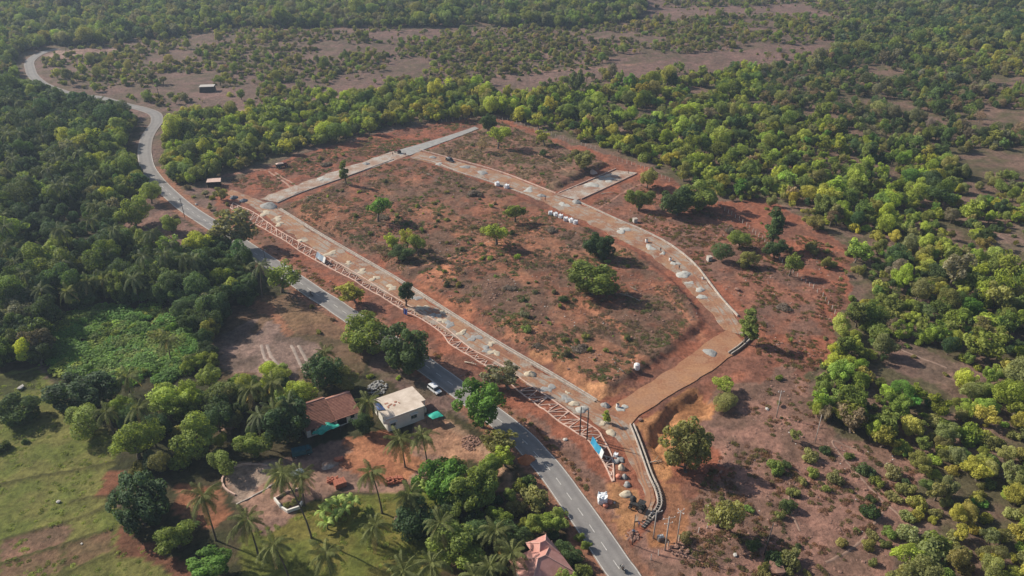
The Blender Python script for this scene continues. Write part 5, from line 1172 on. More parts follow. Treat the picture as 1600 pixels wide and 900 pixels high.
# ------------------------------------------------------------------ houses
def wall_with_openings(mb, p, q, z0, z1, th, opens):
    """wall from p to q with rectangular openings (s0, s1, zb, zt)"""
    p, q = np.array(p), np.array(q); L = np.linalg.norm(q - p); d = (q - p) / L; ang = math.atan2(d[1], d[0])
    def piece(a, b_, za, zb):
        if b_ - a < 0.01 or zb - za < 0.01: return
        c = p + d * (a + b_) / 2; mb.box((c[0], c[1], (za + zb) / 2), (b_ - a, th, zb - za), ang)
    s = 0
    for a, b_, zb, zt in sorted(opens):
        piece(s, a, z0, z1); piece(a, b_, z0, zb); piece(a, b_, zt, z1); s = b_
    piece(s, L, z0, z1)
hx, hy = -29.8, 145.2                                              # front corner of the white house
hu = np.array([0.851, 0.525]); hv = np.array([-0.539, 0.842])
hang = math.atan2(hu[1], hu[0])
house = empty('white_house', (hx, hy, 0.0), hang)
W_, D_, H_ = 9.6, 8.3, 3.55
mb = MB()
wall_with_openings(mb, (0, 0.1), (W_, 0.1), -0.3, H_, 0.2, [(0.7, 2.1, 1.1, 2.3), (6.1, 7.7, 1.1, 2.5)])
wall_with_openings(mb, (0.1, D_), (0.1, 0.2), -0.3, H_, 0.2, [(5.2, 6.2, 1.2, 2.3), (1.5, 2.5, 0.0, 2.1)])
wall_with_openings(mb, (W_ - 0.1, 0.2), (W_ - 0.1, D_), -0.3, H_, 0.2, [(0.8, 1.7, 0.0, 2.1), (4.5, 5.9, 1.1, 2.3)])
wall_with_openings(mb, (W_ - 0.2, D_ - 0.1), (0.2, D_ - 0.1), -0.3, H_, 0.2, [(2, 3.4, 1.1, 2.3)])
mb.box((W_ / 2, D_ / 2, 0.05), (W_ - 0.4, D_ - 0.4, 0.1))
mb.build('wall', M['white_wall'], house)
for nm, c, s in (('window', (1.4, 0.12, 1.7), (1.4, 0.08, 1.2)), ('window', (6.9, 0.12, 1.8), (1.6, 0.08, 1.4)), ('window', (0.12, D_ - 5.7, 1.75), (0.08, 1.0, 1.1)), ('window', (W_ - 0.12, 5.4, 1.7), (0.08, 1.4, 1.2)), ('window', (W_ - 2.9, D_ - 0.12, 1.7), (1.4, 0.08, 1.2))):
    w = MB().box((0, 0, 0), s).build(nm, M['green_glass'], house, c)
    ax = 0 if s[0] > s[1] else 1; f = MB()
    o_ = -0.07 if ax == 0 else (-0.07 if c[0] < 1 else 0.07)
    for e in (-1, 0, 1):
        f.box(((e * (s[0] / 2 - 0.03), o_, 0) if ax == 0 else (o_, e * (s[1] / 2 - 0.03), 0)), (0.06, 0.06, s[2]))
    f.box((0, o_ * 1.05, -s[2] / 2 - 0.03) if ax == 0 else (o_ * 1.05, 0, -s[2] / 2 - 0.03), (s[0] + 0.2 if ax == 0 else 0.2, 0.2 if ax == 0 else s[1] + 0.2, 0.06))
    f.build('window_frame', M['concrete'], w)
MB().box((0.12, D_ - 2.0, 1.05), (0.08, 0.98, 2.1)).build('door', M['dark_wood'], house)
MB().box((W_ - 0.12, 1.45, 1.05), (0.08, 0.88, 2.1)).build('door', M['dark_wood'], house)
roof = MB().prism([(-0.5, -0.35), (W_ + 0.25, -0.35), (W_ + 0.25, 1.9), (W_ + 1.5, 1.9), (W_ + 1.1, D_ + 0.5), (-0.5, D_ + 0.5)], H_, H_ + 0.24).build('roof_slab', M['roof_slab'], house)
MB().box((W_ / 2 - 0.1, -0.28, H_ + 0.34), (W_ + 0.6, 0.12, 0.19)).build('parapet', M['white_wall'], roof)
MB().prism([(0.9 * math.cos(a), 0.7 * math.sin(a)) for a in np.linspace(0, 2 * math.pi, 12, endpoint=False)], 0, 0.9).build('stair_curve', M['white_wall'], house, (-0.1, 0.3, H_ - 1.02))
MB().box((W_ + 0.9, 3.6, 1.6), (0.2, 0.2, 3.9)).box((W_ + 1.2, 2.2, 1.6), (0.2, 0.2, 3.9)).build('porch_post', M['white_wall'], house)
MB().box((W_ + 0.75, 3.0, 0.14), (1.4, 2.6, 0.3)).build('porch_step', M['concrete'], house)
mb = MB()
for k, (x, y, a, b_) in enumerate(((2.2, 5.6, 0.9, 0.5), (2.8, 4.6, 1.2, 0.4), (3.6, 4.0, 0.8, 0.5), (4.4, 5.0, 0.6, 0.6), (2.0, 4.0, 0.7, 0.4), (5.0, 4.2, 0.5, 0.3))): mb.box((x, y, H_ + 0.27), (a, b_, 0.05 + 0.02 * k), 0.4 * k)
mb.build('roof_tile_scatter', M['tile_lit'], house)
mb = MB().tube([(W_ + 0.6, 1.2, 3.9), (W_ + 0.65, 1.2, 0)], 0.05, 6)
mb.build('drain_pipe', M['pole_pale'], house)
MB().box((W_ + 1.45, 3.0, .75), (.12, 2.4, .9)).box((W_ + .8, 1.75, .75), (1.2, .12, .9)).build('porch_railing', M['white_wall'], house)
MB().prism([(W_ + .1, 4.6), (W_ + 1.3, 4.6), (W_ + 1.3, 6.6), (W_ + .1, 6.6)], 2.55, 2.67).build('window_canopy', M['roof_slab'], house)
MB().box((1.4, -.3, 2.5), (2.0, .7, .1)).build('window_canopy', M['white_wall'], house); MB().box((6.9, -.3, 2.68), (2.2, .7, .1)).build('window_canopy', M['white_wall'], house)
tag(house, 'white flat-roofed house with a broad concrete roof slab beside the road', 'house')
def tarp(name, quad, z, mat, label, sag=0.35, poles=True, n=9, amp=0.12, seed=1):
    q = [np.array(P(*a, z)) for a in quad]; c = sum(q) / 4; V = []; F = []
    zc = gz(*c)
    for i in range(n):
        for j in range(n):
            u, v = i / (n - 1), j / (n - 1)
            p = (q[0] * (1 - u) + q[1] * u) * (1 - v) + (q[3] * (1 - u) + q[2] * u) * v
            e = 16 * u * (1 - u) * v * (1 - v)
            V.append((p[0] - c[0], p[1] - c[1], z - zc + sag * e + amp * (float(vnoise(p[0] * 1.3, p[1] * 1.3, seed)) - 0.5)))
    for i in range(n - 1):
        for j in range(n - 1): F.append((i * n + j, (i + 1) * n + j, (i + 1) * n + j + 1, i * n + j + 1))
    r = empty(name, (c[0], c[1], zc)); mb = MB().add(V, F); s = mb.build('sheet', mat, r)
    md = s.modifiers.new('thick', 'SOLIDIFY'); md.thickness = 0.03
    if poles and z - zc > 0.8:
        for a in (0, n - 1, n * (n - 1), n * n - 1):
            x, y, zz = V[a]; MB().tube([(x, y, -0.2), (x, y, zz)], 0.05, 6).build('pole', M['pole_dark'], r)
    return tag(r, label, 'tarpaulin')
tarp('green_tarpaulin', [(666, 648), (684, 642), (693, 650), (676, 655)], 2.3, M['green_tarp'], 'green tarpaulin canopy beside the white house')
tarp('green_tarpaulin', [(487, 678), (515, 655), (531, 665), (502, 678)], 2.0, M['green_tarp'], 'green tarpaulin at the front of the red tiled house', 0.6, True, 11, 0.7)
tarp('blue_tarpaulin', [(584, 628), (594, 630), (602, 640), (590, 641)], H_ + 0.42, M['blue_tarp'], 'dark blue sheet lying on the roof of the white house', 0.25, False)
tarp('pale_blue_tarpaulin', [(452, 738), (470, 731), (477, 737), (458, 748)], 0.9, M['pale_tarp'], 'pale blue tarpaulin ridge by the sand patch', 0.35, False)
# red tiled house: two joined gables
ra, rb, rc = np.array(P(479, 671, 2.6)), np.array(P(531, 653, 2.6)), np.array(P(475, 632, 3.2))
ru = (rb - ra) / np.linalg.norm(rb - ra); rv = np.array([-ru[1], ru[0]])
red = empty('tiled_house', (ra[0], ra[1], 0), math.atan2(ru[1], ru[0]))
def gable(x0, x1, d, ze, zr, mat, nm):
    yr = d * 0.78
    prof = [(-0.4, ze - 0.1), (yr, zr), (d + 0.3, zr - (d + 0.3 - yr) * 0.5)]
    V = []; 
    for x in (x0, x1):
        for y, z in prof: V.append((x, y, z))
        for y, z in prof[::-1]: V.append((x, y, z - 0.12))
    F = [(i, i + 6, (i + 1) % 6 + 6, (i + 1) % 6) for i in range(6)] + [tuple(range(5, -1, -1)), tuple(range(6, 12))]
    o = MB().add(V, F).build(nm, mat, red)
    rd_ = MB(); k = 0; y = -0.3
    while y < yr:
        z = np.interp(y, [p[0] for p in prof], [p[1] for p in prof]); rd_.box(((x0 + x1) / 2, y, z + 0.04), (x1 - x0 - 0.02 * (k % 2) - 0.03, 0.12, 0.05)); y += 0.42; k += 1
    rd_.build('tile_course', mat, o)
    MB().tube([(x0 - 0.03, yr, zr + 0.04), (x1 + 0.03, yr, zr + 0.04)], 0.14, 7).build('ridge', M['ridge'], o)
    return o
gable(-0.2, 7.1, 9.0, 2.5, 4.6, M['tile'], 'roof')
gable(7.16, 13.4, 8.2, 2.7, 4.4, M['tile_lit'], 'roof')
mb = MB(); wall_with_openings(mb, (0, 0.5), (13, 0.5), -0.3, 2.3, 0.2, [(1, 2, 0, 2), (4, 5.2, 0.9, 1.9), (7.6, 10.0, 0, 2.1), (11, 12, 0.9, 1.9)])
mb.box((0.1, 4.4, 1.0), (0.2, 7.6, 2.7)).box((12.9, 4.2, 1.0), (0.2, 7.2, 2.7)).box((6.5, 8.0, 1.1), (13, 0.2, 2.9)); mb.build('wall', M['white_wall'], red)
MB().box((1.5, 0.52, 1), (0.98, 0.08, 2)).build('door', M['dark_wood'], red)
for x in (4.6, 11.5): MB().box((x, 0.52, 1.4), (1.0 if x > 9 else 1.18, 0.08, 0.98)).build('window', M['glass'], red)
tag(red, 'long old house with brown-red tiled roof beside the white house', 'house')
# pink hip-roofed house at the bottom
apex1, apex2 = np.array(P(858, 850, 4.6)), np.array(P(846, 873, 5.4))
hc = np.array(P(846, 884, 3.0)); ph = empty('pink_roofed_house', (hc[0], hc[1], gz(*hc)), math.radians(28))
def hip(parent, w, d, ze, zr, ridge, mat, off=(0, 0), name='roof'):
    x, y = w / 2, d / 2; rl = ridge / 2
    V = [(-x, -y, ze), (x, -y, ze), (x, y, ze), (-x, y, ze), (-rl, 0, zr), (rl, 0, zr)] + [(-x, -y, ze - .15), (x, -y, ze - .15), (x, y, ze - .15), (-x, y, ze - .15)]
    V = [(a + off[0], b_ + off[1], c) for a, b_, c in V]
    o = MB().add(V, [(0, 1, 5, 4), (1, 2, 5), (2, 3, 4, 5), (3, 0, 4), (0, 6, 7, 1), (1, 7, 8, 2), (2, 8, 9, 3), (3, 9, 6, 0), (9, 8, 7, 6)]).build(name, mat, parent)
    mb = MB()
    for a, b_ in ((0, 4), (3, 4), (1, 5), (2, 5), (4, 5)):
        mb.tube([Vector(V[a]) + Vector((0, 0, .04)), Vector(V[b_]) + Vector((0, 0, .04))], 0.10, 6)
    mb.build('ridge', M['ridge'], o); return o
hip(ph, 9.6, 8.6, 3.0, 5.4, 1.6, M['hip_tile'])
hip(ph, 4.6, 5.4, 3.3, 5.0, 1.2, M['hip_tile'], (2.2, 3.4), 'wing_roof')
mb = MB(); wall_with_openings(mb, (-4.2, -3.7), (4.2, -3.7), -0.3, 2.83, 0.2, [(-0 + 1, 2.2, 0.9, 2), (3.6, 4.6, 0, 2.1), (6, 7.2, 0.9, 2)])
mb.box((-4.1, 0, 1.25), (0.2, 7.2, 3.1)).box((4.1, 0, 1.25), (0.2, 7.2, 3.1)).box((0, 3.7, 1.25), (8.4, 0.2, 3.1)).build('wall', M['white_wall'], ph)
MB().box((-0.1, -3.7, 1.05), (0.98, 0.08, 2.1)).build('door', M['dark_wood'], ph)
for x in (-2.6, 2.4): MB().box((x, -3.7, 1.45), (1.18, 0.08, 1.08)).build('window', M['glass'], ph)
tag(ph, 'house with pink hipped tile roof at the bottom edge', 'house')
# small hut with pale pink roof
x, y, z = G(336, 291); hut = empty('site_hut', (x, y, z), math.radians(14))
MB().add([(-2.9, -2.2, 2.75), (2.9, -2.2, 2.55), (2.7, 2.2, 2.65), (-2.7, 2.2, 2.85), (-2.9, -2.2, 2.67), (2.9, -2.2, 2.47), (2.7, 2.2, 2.57), (-2.7, 2.2, 2.77)],
         [(0, 1, 2, 3), (7, 6, 5, 4), (0, 4, 5, 1), (1, 5, 6, 2), (2, 6, 7, 3), (3, 7, 4, 0)]).build('roof', M['pink_sheet'], hut)
mb = MB(); mb.box((0, 1.8, 1.1), (5, 0.1, 2.8)).box((-2.45, 0.2, 1.1), (0.1, 3.1, 2.6)).box((2.45, 0.2, 1.1), (0.1, 3.1, 2.6)); mb.build('wall', M['dark_wood'], hut)
for sx in (-2.45, 0, 2.45): MB().tube([(sx, -1.9, -0.2), (sx, -1.9, 2.5)], 0.07, 6).build('post', M['dark_wood'], hut)
tag(hut, 'small dark hut with a pale pink sheet roof at the top of the site', 'hut')
# far shed in the scrub plain
x, y, z = G(325, 143); sh = empty('far_shed', (x, y, z), math.radians(8))
MB().side([(-4.5, -0.2), (4.5, -0.2), (4.0, 3.2), (-3.8, 3.6)], 5.0).build('wall', M['machine'], sh)
MB().box((0.05, 0, 3.58), (8.6, 5.6, 0.14)).build('roof', M['block'], sh)
tag(sh, 'dark box-like shed standing alone on the far scrub plain', 'shed')
# low far structure beside the far road
x, y, z = G(207, 63); fs = empty('far_wall', (x, y, z), math.radians(4))
MB().box((0, 0, 0.7), (9, 0.4, 1.8)).build('wall', M['concrete'], fs); MB().box((0, 0, 1.68), (9.3, 0.6, 0.14)).build('coping', M['pink_sheet'], fs)
tag(fs, 'low pale wall beside trees beyond the far road bend', 'wall')

# ------------------------------------------------------------------ yard things
def low_wall(name, line, w, h, mat, label, cat='wall'):
    l = pts(line); r = empty(name, (*l[0], 0.0))
    for a, b_ in zip(l[:-1], l[1:]):
        a, b_ = np.array(a), np.array(b_); c = (a + b_) / 2; L = np.linalg.norm(b_ - a); zz = gz(*c)
        MB().box((0, 0, h / 2 - 0.2), (L + w * 0.9, w, h + 0.4)).build('wall_side', mat, r, (c[0] - l[0][0], c[1] - l[0][1], zz), math.atan2(b_[1] - a[1], b_[0] - a[0]))
    return tag(r, label, cat)
low_wall('garden_wall', [(430, 783), (438, 793), (450, 801), (468, 795), (472, 788)], 0.35, 0.75, M['white_wall'], 'low white angled garden wall round plants on the lawn edge')
low_wall('garden_wall', [(432, 780), (450, 770), (472, 764)], 0.3, 0.45, M['pink_kerb'], 'low pale back wall of the little walled garden')
low_wall('yard_kerb', [(370, 787), (395, 775), (420, 762), (440, 752)], 0.3, 0.3, M['concrete'], 'low kerb across the circular sand patch', 'kerb')
l = [(345 + 0, 765)] ; ring = []
for a in np.linspace(2.2, 5.2, 12): ring.append((395 + 48 * math.cos(a), 752 + 26 * math.sin(a)))
low_wall('sand_ring', ring, 0.35, 0.4, M['pink_kerb'], 'low curved rim round the circular sand patch', 'wall')
def brick_stack(px, py, nx, ny, nz, rz, label, messy=0.0):
    x, y, z = G(px, py); r = empty('brick_stack', (x, y, z), rz); rs = random.Random(px)
    me = MB().box((0, 0, 0), (0.46, 0.24, 0.2)).mesh('brick', M['brick'])
    for i in range(nx):
        for j in range(ny):
            for k in range(nz):
                if 0 < i < nx - 1 and 0 < j < ny - 1 and k < nz - 1: continue
                if messy and rs.random() < messy * (k + 1) / nz: continue
                o = link('brick', me, r, ((i - nx / 2) * 0.5 + rs.uniform(-.04, .04) * (1 + 4 * messy), (j - ny / 2) * 0.28 + rs.uniform(-.03, .03), 0.1 + k * 0.21)); o.rotation_euler = (0, 0, rs.uniform(-.1, .1) * (1 + 6 * messy))
    return tag(r, label, 'brick stack')
brick_stack(533, 757, 5, 7, 6, 0.5, 'neat block of red laterite bricks in the yard')
brick_stack(522, 751, 5, 5, 4, 0.2, 'broken pile of red bricks left of the neat block', 0.45)
brick_stack(617, 752, 8, 6, 5, 0.25, 'collapsed row of red bricks at the edge of the orange yard', 0.4)
brick_stack(531, 719, 4, 4, 4, 0.4, 'small dark red brick heap behind the yard palms', 0.3)

def heap(name, px, py, rpx, h, mat, label, cat, group=None, ecc=1.0, seed=0, z=None):
    x, y = P(px, py); zz = max(gz(x, y), -0.02) if z is None else z
    R = rpx / scale_at(x, y); rs = np.random.RandomState(seed + int(px)); V = [(0, 0, h)]; F = []; n = 18; rings = 7
    lob = rs.uniform(0.8, 1.2, 6)
    for i in range(1, rings + 1):
        t = i / rings
        for k in range(n):
            a = 2 * math.pi * k / n; k_ = 2.3 if h < 0.4 else 1.0; rr = R * t * (1 + 0.16 * k_ * math.sin(2 * a + lob[0] * 6) + 0.10 * k_ * math.sin(3 * a + lob[2] * 6) + 0.08 * k_ * math.sin(5 * a + lob[1] * 6))
            V.append((rr * math.cos(a) * ecc, rr * math.sin(a), max(0.0, h * (1 - t) ** 0.85 * rs.uniform(0.86, 1.12)) if i < rings else -0.15))
    F += [(0, 1 + k, 1 + (k + 1) % n) for k in range(n)]
    for i in range(rings - 1):
        for k in range(n): F.append((1 + i * n + k, 1 + (i + 1) * n + k, 1 + (i + 1) * n + (k + 1) % n, 1 + i * n + (k + 1) % n))
    o = MB().add(V, F).build(name, mat, None, (x, y, zz + 0.03), rs.uniform(0, 6.28) if ecc == 1 else 0.0, True)
    return tag(o, label, cat, group)
HEAPS = [
 ('p', 415, 333, 9, .2, 'pale sand spread first below the big grey heap'), ('p', 434, 341, 8, .2, 'pale sand spread second below the big grey heap'), ('p', 437, 350, 7, .25, 'pale sand spread third below the big grey heap'),
 ('p', 472, 376, 7, .2, 'pale sand spread at the gap in the lattice bed'), ('p', 517, 396, 9, .3, 'broad pale sand spread above the leaning blue banner'), ('p', 545, 411, 6, .2, 'small pale sand spread right of the broad one'),
 ('p', 566, 424, 8, .2, 'pale sand spread above the yellow-green bank tree'), ('p', 586, 435, 8, .25, 'pale sand spread left of the two-tiered tree'), ('p', 612, 449, 9, .2, 'pale sand spread touching the two-tiered tree'),
 ('g', 650, 466, 8, .15, 'thin grey gravel spread right of the two-tiered tree'), ('p', 660, 481, 9, .2, 'pale sand spread below the two-tiered tree'), ('g', 680, 493, 8, .35, 'dark-edged grey gravel heap midway along the dusty road'),
 ('p', 692, 488, 6, .15, 'small pale sand spread against the drain midway'), ('p', 692, 501, 8, .2, 'pale sand spread beside the lattice bed midway'), ('g', 702, 506, 10, .18, 'wide grey gravel spread midway along the dusty road'),
 ('p', 722, 520, 8, .3, 'bright sand spread in the middle of the dusty road'), ('g', 742, 528, 10, .15, 'grey gravel spread right of the bright sand'), ('p', 768, 537, 7, .15, 'small pale spread against the long drain'),
 ('p', 772, 551, 9, .3, 'bright oval sand spread above the grey-green tree'), ('g', 760, 546, 9, .2, 'grey gravel beside the bright oval sand'), ('p', 829, 585, 9, 1.1, 'tall pale sand block with a sharp shadow on the dusty road'),
 ('g', 857, 607, 11, .15, 'flat grey gravel patch near the lower end of the dusty road'), ('p', 887, 614, 4, .15, 'tiny pale sand patch near the end of the long drain'), ('g', 886, 624, 9, .2, 'grey gravel patch behind the bright disc of sand'),
 ('p', 897, 631, 8, .4, 'bright disc of sand near the twin black poles'), ('s', 909, 640, 10, .5, 'pale grey gravel behind the tops of the twin black poles'), ('g', 946, 634, 7, 1.0, 'grey gravel cone at the junction behind the sapling'),
 ('G', 420, 322, 14, 1.5, 'big grey gravel heap at the top end of the dusty road'), ('d', 366, 309, 6, 1.0, 'dark stone heap left of two near the hut'), ('d', 381, 314, 6, 1.0, 'dark stone heap right of two near the hut'),
 ('g', 572, 256, 6, .7, 'grey heap on the road at the far left end'), ('s', 505, 280, 9, .3, 'pale spread on the road at the far left end'), ('g', 676, 246, 6, .7, 'grey heap left of the black car'),
 ('s', 686, 256, 6, .4, 'pale heap on the near kerb left of the black car'), ('g', 727, 261, 8, .6, 'grey heap just right of the black car'), ('g', 754, 270, 9, .6, 'grey heap between black car and white bags'),
 ('s', 826, 297, 9, .25, 'pale spread right of the pair of white bags'), ('g', 846, 306, 7, .8, 'blue-grey heap beside the worker in red'), ('s', 881, 320, 9, .3, 'pale spread at the mouth of the side road'), ('g', 901, 316, 8, 1.2, 'grey cone of gravel at the mouth of the side road'),
 ('s', 925, 289, 11, .6, 'large pale gravel heap on the short side road'), ('s', 951, 281, 9, .25, 'flat pale gravel on the short side road'), ('s', 941, 276, 4, .3, 'small pale slab-like heap on the side road edge'),
 ('s', 974, 360, 11, .35, 'pale spread on the curve above the dark round tree'), ('s', 1016, 387, 9, .3, 'pale oval spread below the small drum'), ('s', 1036, 396, 5, .3, 'small pale spread at the feet of a dark-clad worker'),
 ('s', 1055, 412, 7, .3, 'pale spread by the second dark-clad worker'), ('s', 1068, 429, 12, .6, 'large blue-white heap on the curve'), ('s', 1078, 442, 6, .2, 'small white spread below the large blue-white heap'),
 ('s', 1094, 453, 8, .5, 'grey-white heap above the last one on the curve'), ('s', 1097, 464, 8, .4, 'last grey-white heap down the curve'), ('g', 1110, 551, 11, .55, 'round blue-grey gravel heap alone on the plain orange road'),
 ('g', 967, 719, 8, .3, 'grey spread beside the end of the lattice bed'), ('p', 971, 731, 6, 1.2, 'pointed sand heap right of the lattice bed end'), ('g', 976, 745, 5, .8, 'small grey heap below the pointed sand heap'), ('g', 980, 757, 6, .5, 'grey heap with a dark top near the curved drain'),
 ('p', 978, 772, 9, .5, 'sand heap above the dark machine'), ('p', 944, 281 + 380, 7, .2, 'dusty spread near the sapling at the junction'), ('p', 955, 676, 8, .4, 'grey sand heap in the lower corner by the sapling'), ('s', 972, 638, 9, .15, 'pale spread right of the gravel cone at the junction'),
]
for k, (t, a, b_, r, h, lab) in enumerate(HEAPS):
    mat = {'p': 'sand_pale', 'g': 'gravel_grey', 's': 'sand_grey', 'G': 'gravel_grey', 'd': 'gravel_dark'}[t]
    heap('sand_heap' if t == 'p' else 'gravel_heap', a, b_, r, h, M[mat], lab, 'sand heap' if t == 'p' else 'gravel heap', 'heaps of building material along the site roads', 1.0, k, 0.03 + 0.003 * (k % 6))
heap('earth_heap', 822, 720, 11, 2.0, M['orange_earth'], 'bright orange earth heap at the left edge of the tarred road', 'earth heap', None, 1.2, 3)
heap('earth_heap', 515, 726, 10, 0.9, M['dirt_grey'], 'brown sand heap in the yard by the bricks', 'earth heap', None, 1.3, 6)
heap('earth_heap', 926, 270, 7, 1.4, M['pink_sheet'], 'pale pink earth heap behind the short side road', 'earth heap', None, 1.0, 7)

def rubble(px, py, rpx, h, n, mat, label, seed):
    x, y, z = G(px, py); R = rpx / scale_at(x, y); rs = np.random.RandomState(seed); mb = MB()
    for _ in range(n):
        q = rs.rand() ** 0.5; an = rs.uniform(0, 6.28); me = ROCKS[rs.randint(4)]; s = rs.uniform(0.25, 0.8)
        R_ = Matrix.Rotation(rs.uniform(0, 6.28), 3, 'Z') * s; o = Vector((R * q * math.cos(an) * 1.3, R * q * math.sin(an), h * (1 - q) * rs.uniform(0.3, 1.0)))
        mb.add([R_ @ v.co + o for v in me.vertices], [tuple(p.vertices) for p in me.polygons])
    return tag(mb.build('rubble_heap', mat, None, (x, y, z), rs.uniform(0, 3)), label, 'rubble')
rubble(590, 606, 15, 0.7, 110, M['gravel_grey'], 'grey rubble heap behind the white house', 5)
rubble(735, 692, 15, 0.7, 130, M['rock'], 'dark rubble heap beside the earth path near the vivid tree', 8)
rubble(640, 812, 20, 0.8, 90, M['rock'], 'brown rubble strip at the edge of the lawn by the dark bush', 9)
rubble(988, 838, 10, 0.5, 50, M['rock'], 'dark rubble around the foot of the thin dark pole', 10)
rubble(1062, 418 + 440, 14, 0.5, 50, M['rock'], 'reddish rubble below the power poles', 11)

# ------------------------------------------------------------------ bags, blocks, tank, poles
def bag_mesh(seed):
    rs = np.random.RandomState(seed); bm = bmesh.new(); bmesh.ops.create_cube(bm, size=1.0); bmesh.ops.subdivide_edges(bm, edges=bm.edges[:], cuts=3, use_grid_fill=True)
    for v in bm.verts:
        b0 = 1.0 - 0.12 * (abs(v.co.x * 2) ** 3 * abs(v.co.y * 2) ** 3)
        v.co.x *= b0 * (1.15 + 0.12 * math.cos(v.co.z * 3)); v.co.y *= b0 * (1.15 + 0.12 * math.cos(v.co.z * 3))
        if v.co.z > 0.45: v.co.z += 0.14 * rs.rand() + (0.22 if abs(v.co.x) > 0.4 and abs(v.co.y) > 0.4 else 0)
        v.co += Vector(rs.normal(size=3) * 0.03)
        v.co.z += 0.5
    me = bpy.data.meshes.new('bag'); bm.to_mesh(me); bm.free(); me.materials.append(M['bag']); return me
BAGS = [bag_mesh(k) for k in range(3)]
HAND = MB().tube([(-.55, -.55, 1.0), (-.4, -.4, 1.35), (-.25, -.25, 1.2)], .05, 5).tube([(.55, .55, 1.0), (.4, .4, 1.35), (.25, .25, 1.2)], .05, 5).mesh('strap', M['bag'])
def bag(px, py, s, label, k, group='big white sacks'):
    x, y, z = G(px, py); r = empty('bulk_bag', (x, y, z - 0.05), 0.5 * k); r.scale = (s, s, s)
    link('sack', BAGS[k % 3], r); link('strap', HAND, r); return tag(r, label, 'bulk bag', group)
for k, (a, b_) in enumerate(((860, 335), (868, 338), (876, 341), (884, 345), (892, 348), (899, 351))):
    bag(a, b_, 1.25, '%s white bulk bag from the left in the row by the plots' % ('first', 'second', 'third', 'fourth', 'fifth', 'sixth')[k], k)
bag(777, 290, 1.5, 'left of the pair of white bulk bags on the road edge', 1); bag(792, 294, 1.5, 'right of the pair of white bulk bags on the road edge', 2)
bag(941, 784, 1.7, 'large whitish bulk bag alone beside the tarred road', 0); bag(962, 713, 0.8, 'small whitish sack at the end of the lattice bed', 2)
for k, (a, b_, l) in enumerate(((953, 786, 'right of two'), (946, 791, 'left of two'))):
    x, y, z = G(a, b_); o = MB().lathe([(0.3, -.1), (0.55, .05), (0.6, .35), (0.45, .65), (0.2, .75)], (0, 0, 0), 10).build('orange_sack', M['orange'], None, (x, y, z), 0, True); tag(o, '%s orange sacks beside the large whitish bag' % l, 'sack')
x, y, z = G(966, 746); tag(MB().lathe([(0.3, -.1), (0.6, .1), (0.62, .5), (0.4, .8), (0.15, .85)], (0, 0, 0), 10).build('orange_sack', M['orange'], None, (x, y, z), 0, True), 'pink-orange sack below the pointed sand heap', 'sack')
x, y, z = G(995, 574); tk = empty('water_tank', (x, y, z)); tk.scale = (.88, .88, .95)
MB().lathe([(0.85, 0), (0.9, .05), (0.9, 1.62), (0.84, 1.74), (0.5, 1.82), (0.3, 1.85)], (0, 0, 0), 20).build('body', M['tank'], tk, smooth=True)
MB().lathe([(0.32, 1.84), (0.32, 1.95), (0.28, 1.98)], (0, 0, 0), 14).build('lid', M['tank'], tk)
for q in (0.4, 0.75, 1.1): MB().lathe([(0.905, q - .03), (0.94, q), (0.905, q + .03)], (0, 0, 0), 20).build('rib', M['tank'], tk)
tag(tk, 'white plastic water tank standing at the near edge of the plots', 'water tank')
def cube_block(px, py, s, label):
    x, y, z = G(px, py); r = empty('concrete_cube', (x, y, z), 0.3)
    MB().box((0, 0, s / 2 - 0.1), (s, s, s + 0.2)).build('body', M['block'], r); MB().box((0, 0, s + 0.05), (s * 1.1, s * 1.1, 0.1)).build('cap', M['concrete'], r)
    return tag(r, label, 'concrete block')
cube_block(1108, 407, 1.5, 'pale concrete cube on the slope outside the curved kerb'); cube_block(992, 347, 1.5, 'white concrete block behind the kerb near the tree clump')
def drum(px, py, label, mat='tank', s=1.0):
    x, y, z = G(px, py); r = empty('drum', (x, y, z)); r.scale = (s, s, s)
    MB().lathe([(0.38, -.05), (0.4, 0.1), (0.38, .5), (0.4, .55), (0.38, .6), (0.4, 1.0), (0.36, 1.05)], (0, 0, 0), 14).build('body', M[mat], r, smooth=True)
    MB().lathe([(0.33, 1.05), (0.33, 1.08)], (0, 0, 0), 14).build('lid', M['machine'], r); return tag(r, label, 'drum')
drum(1010, 379, 'small white drum on the curve of the earth road', 'tank', 1.3); drum(1047, 408, 'white drum beside the second dark-clad worker', 'tank', 1.2); drum(965, 637, 'white drum in the middle of the road junction', 'tank', 1.1); drum(1098, 437, 'low white drum against the curved kerb', 'tank', 0.9)
def pole(name, base, h, r, mat, label, cat, lean=(0, 0), arms=(), group=None):
    x, y = P(*base); z = gz(x, y); e = empty(name, (x, y, z))
    MB().tube([(0, 0, -0.6), (lean[0] * .5, lean[1] * .5, h * .5), (lean[0], lean[1], h)], [r, r * .9, r * .75], 8).build('shaft', mat, e, smooth=True)
    for hz, half, az in arms:
        c, s = math.cos(az) * half, math.sin(az) * half; k = hz / h
        MB().tube([(lean[0] * k - c, lean[1] * k - s, hz), (lean[0] * k + c, lean[1] * k + s, hz)], 0.06, 6).build('cross_arm', mat, e)
        for q in (-0.9, 0.9): MB().lathe([(.05, 0), (.08, .08), (.05, .16), (.07, .22)], (lean[0] * k + c * q, lean[1] * k + s * q, hz + .05), 8).build('insulator', M['tank'], e)
    return tag(e, label, cat, group)
for k, (a, b_, h, lab) in enumerate(((906, 681, 8.2, 'left of the twin black poles at the lattice bed'), (917, 688, 8.6, 'right of the twin black poles at the lattice bed'))):
    pole('black_pole', (a, b_), h, .17, M['pole_dark'], lab, 'pole', (0, 0.3))
az = 0.25
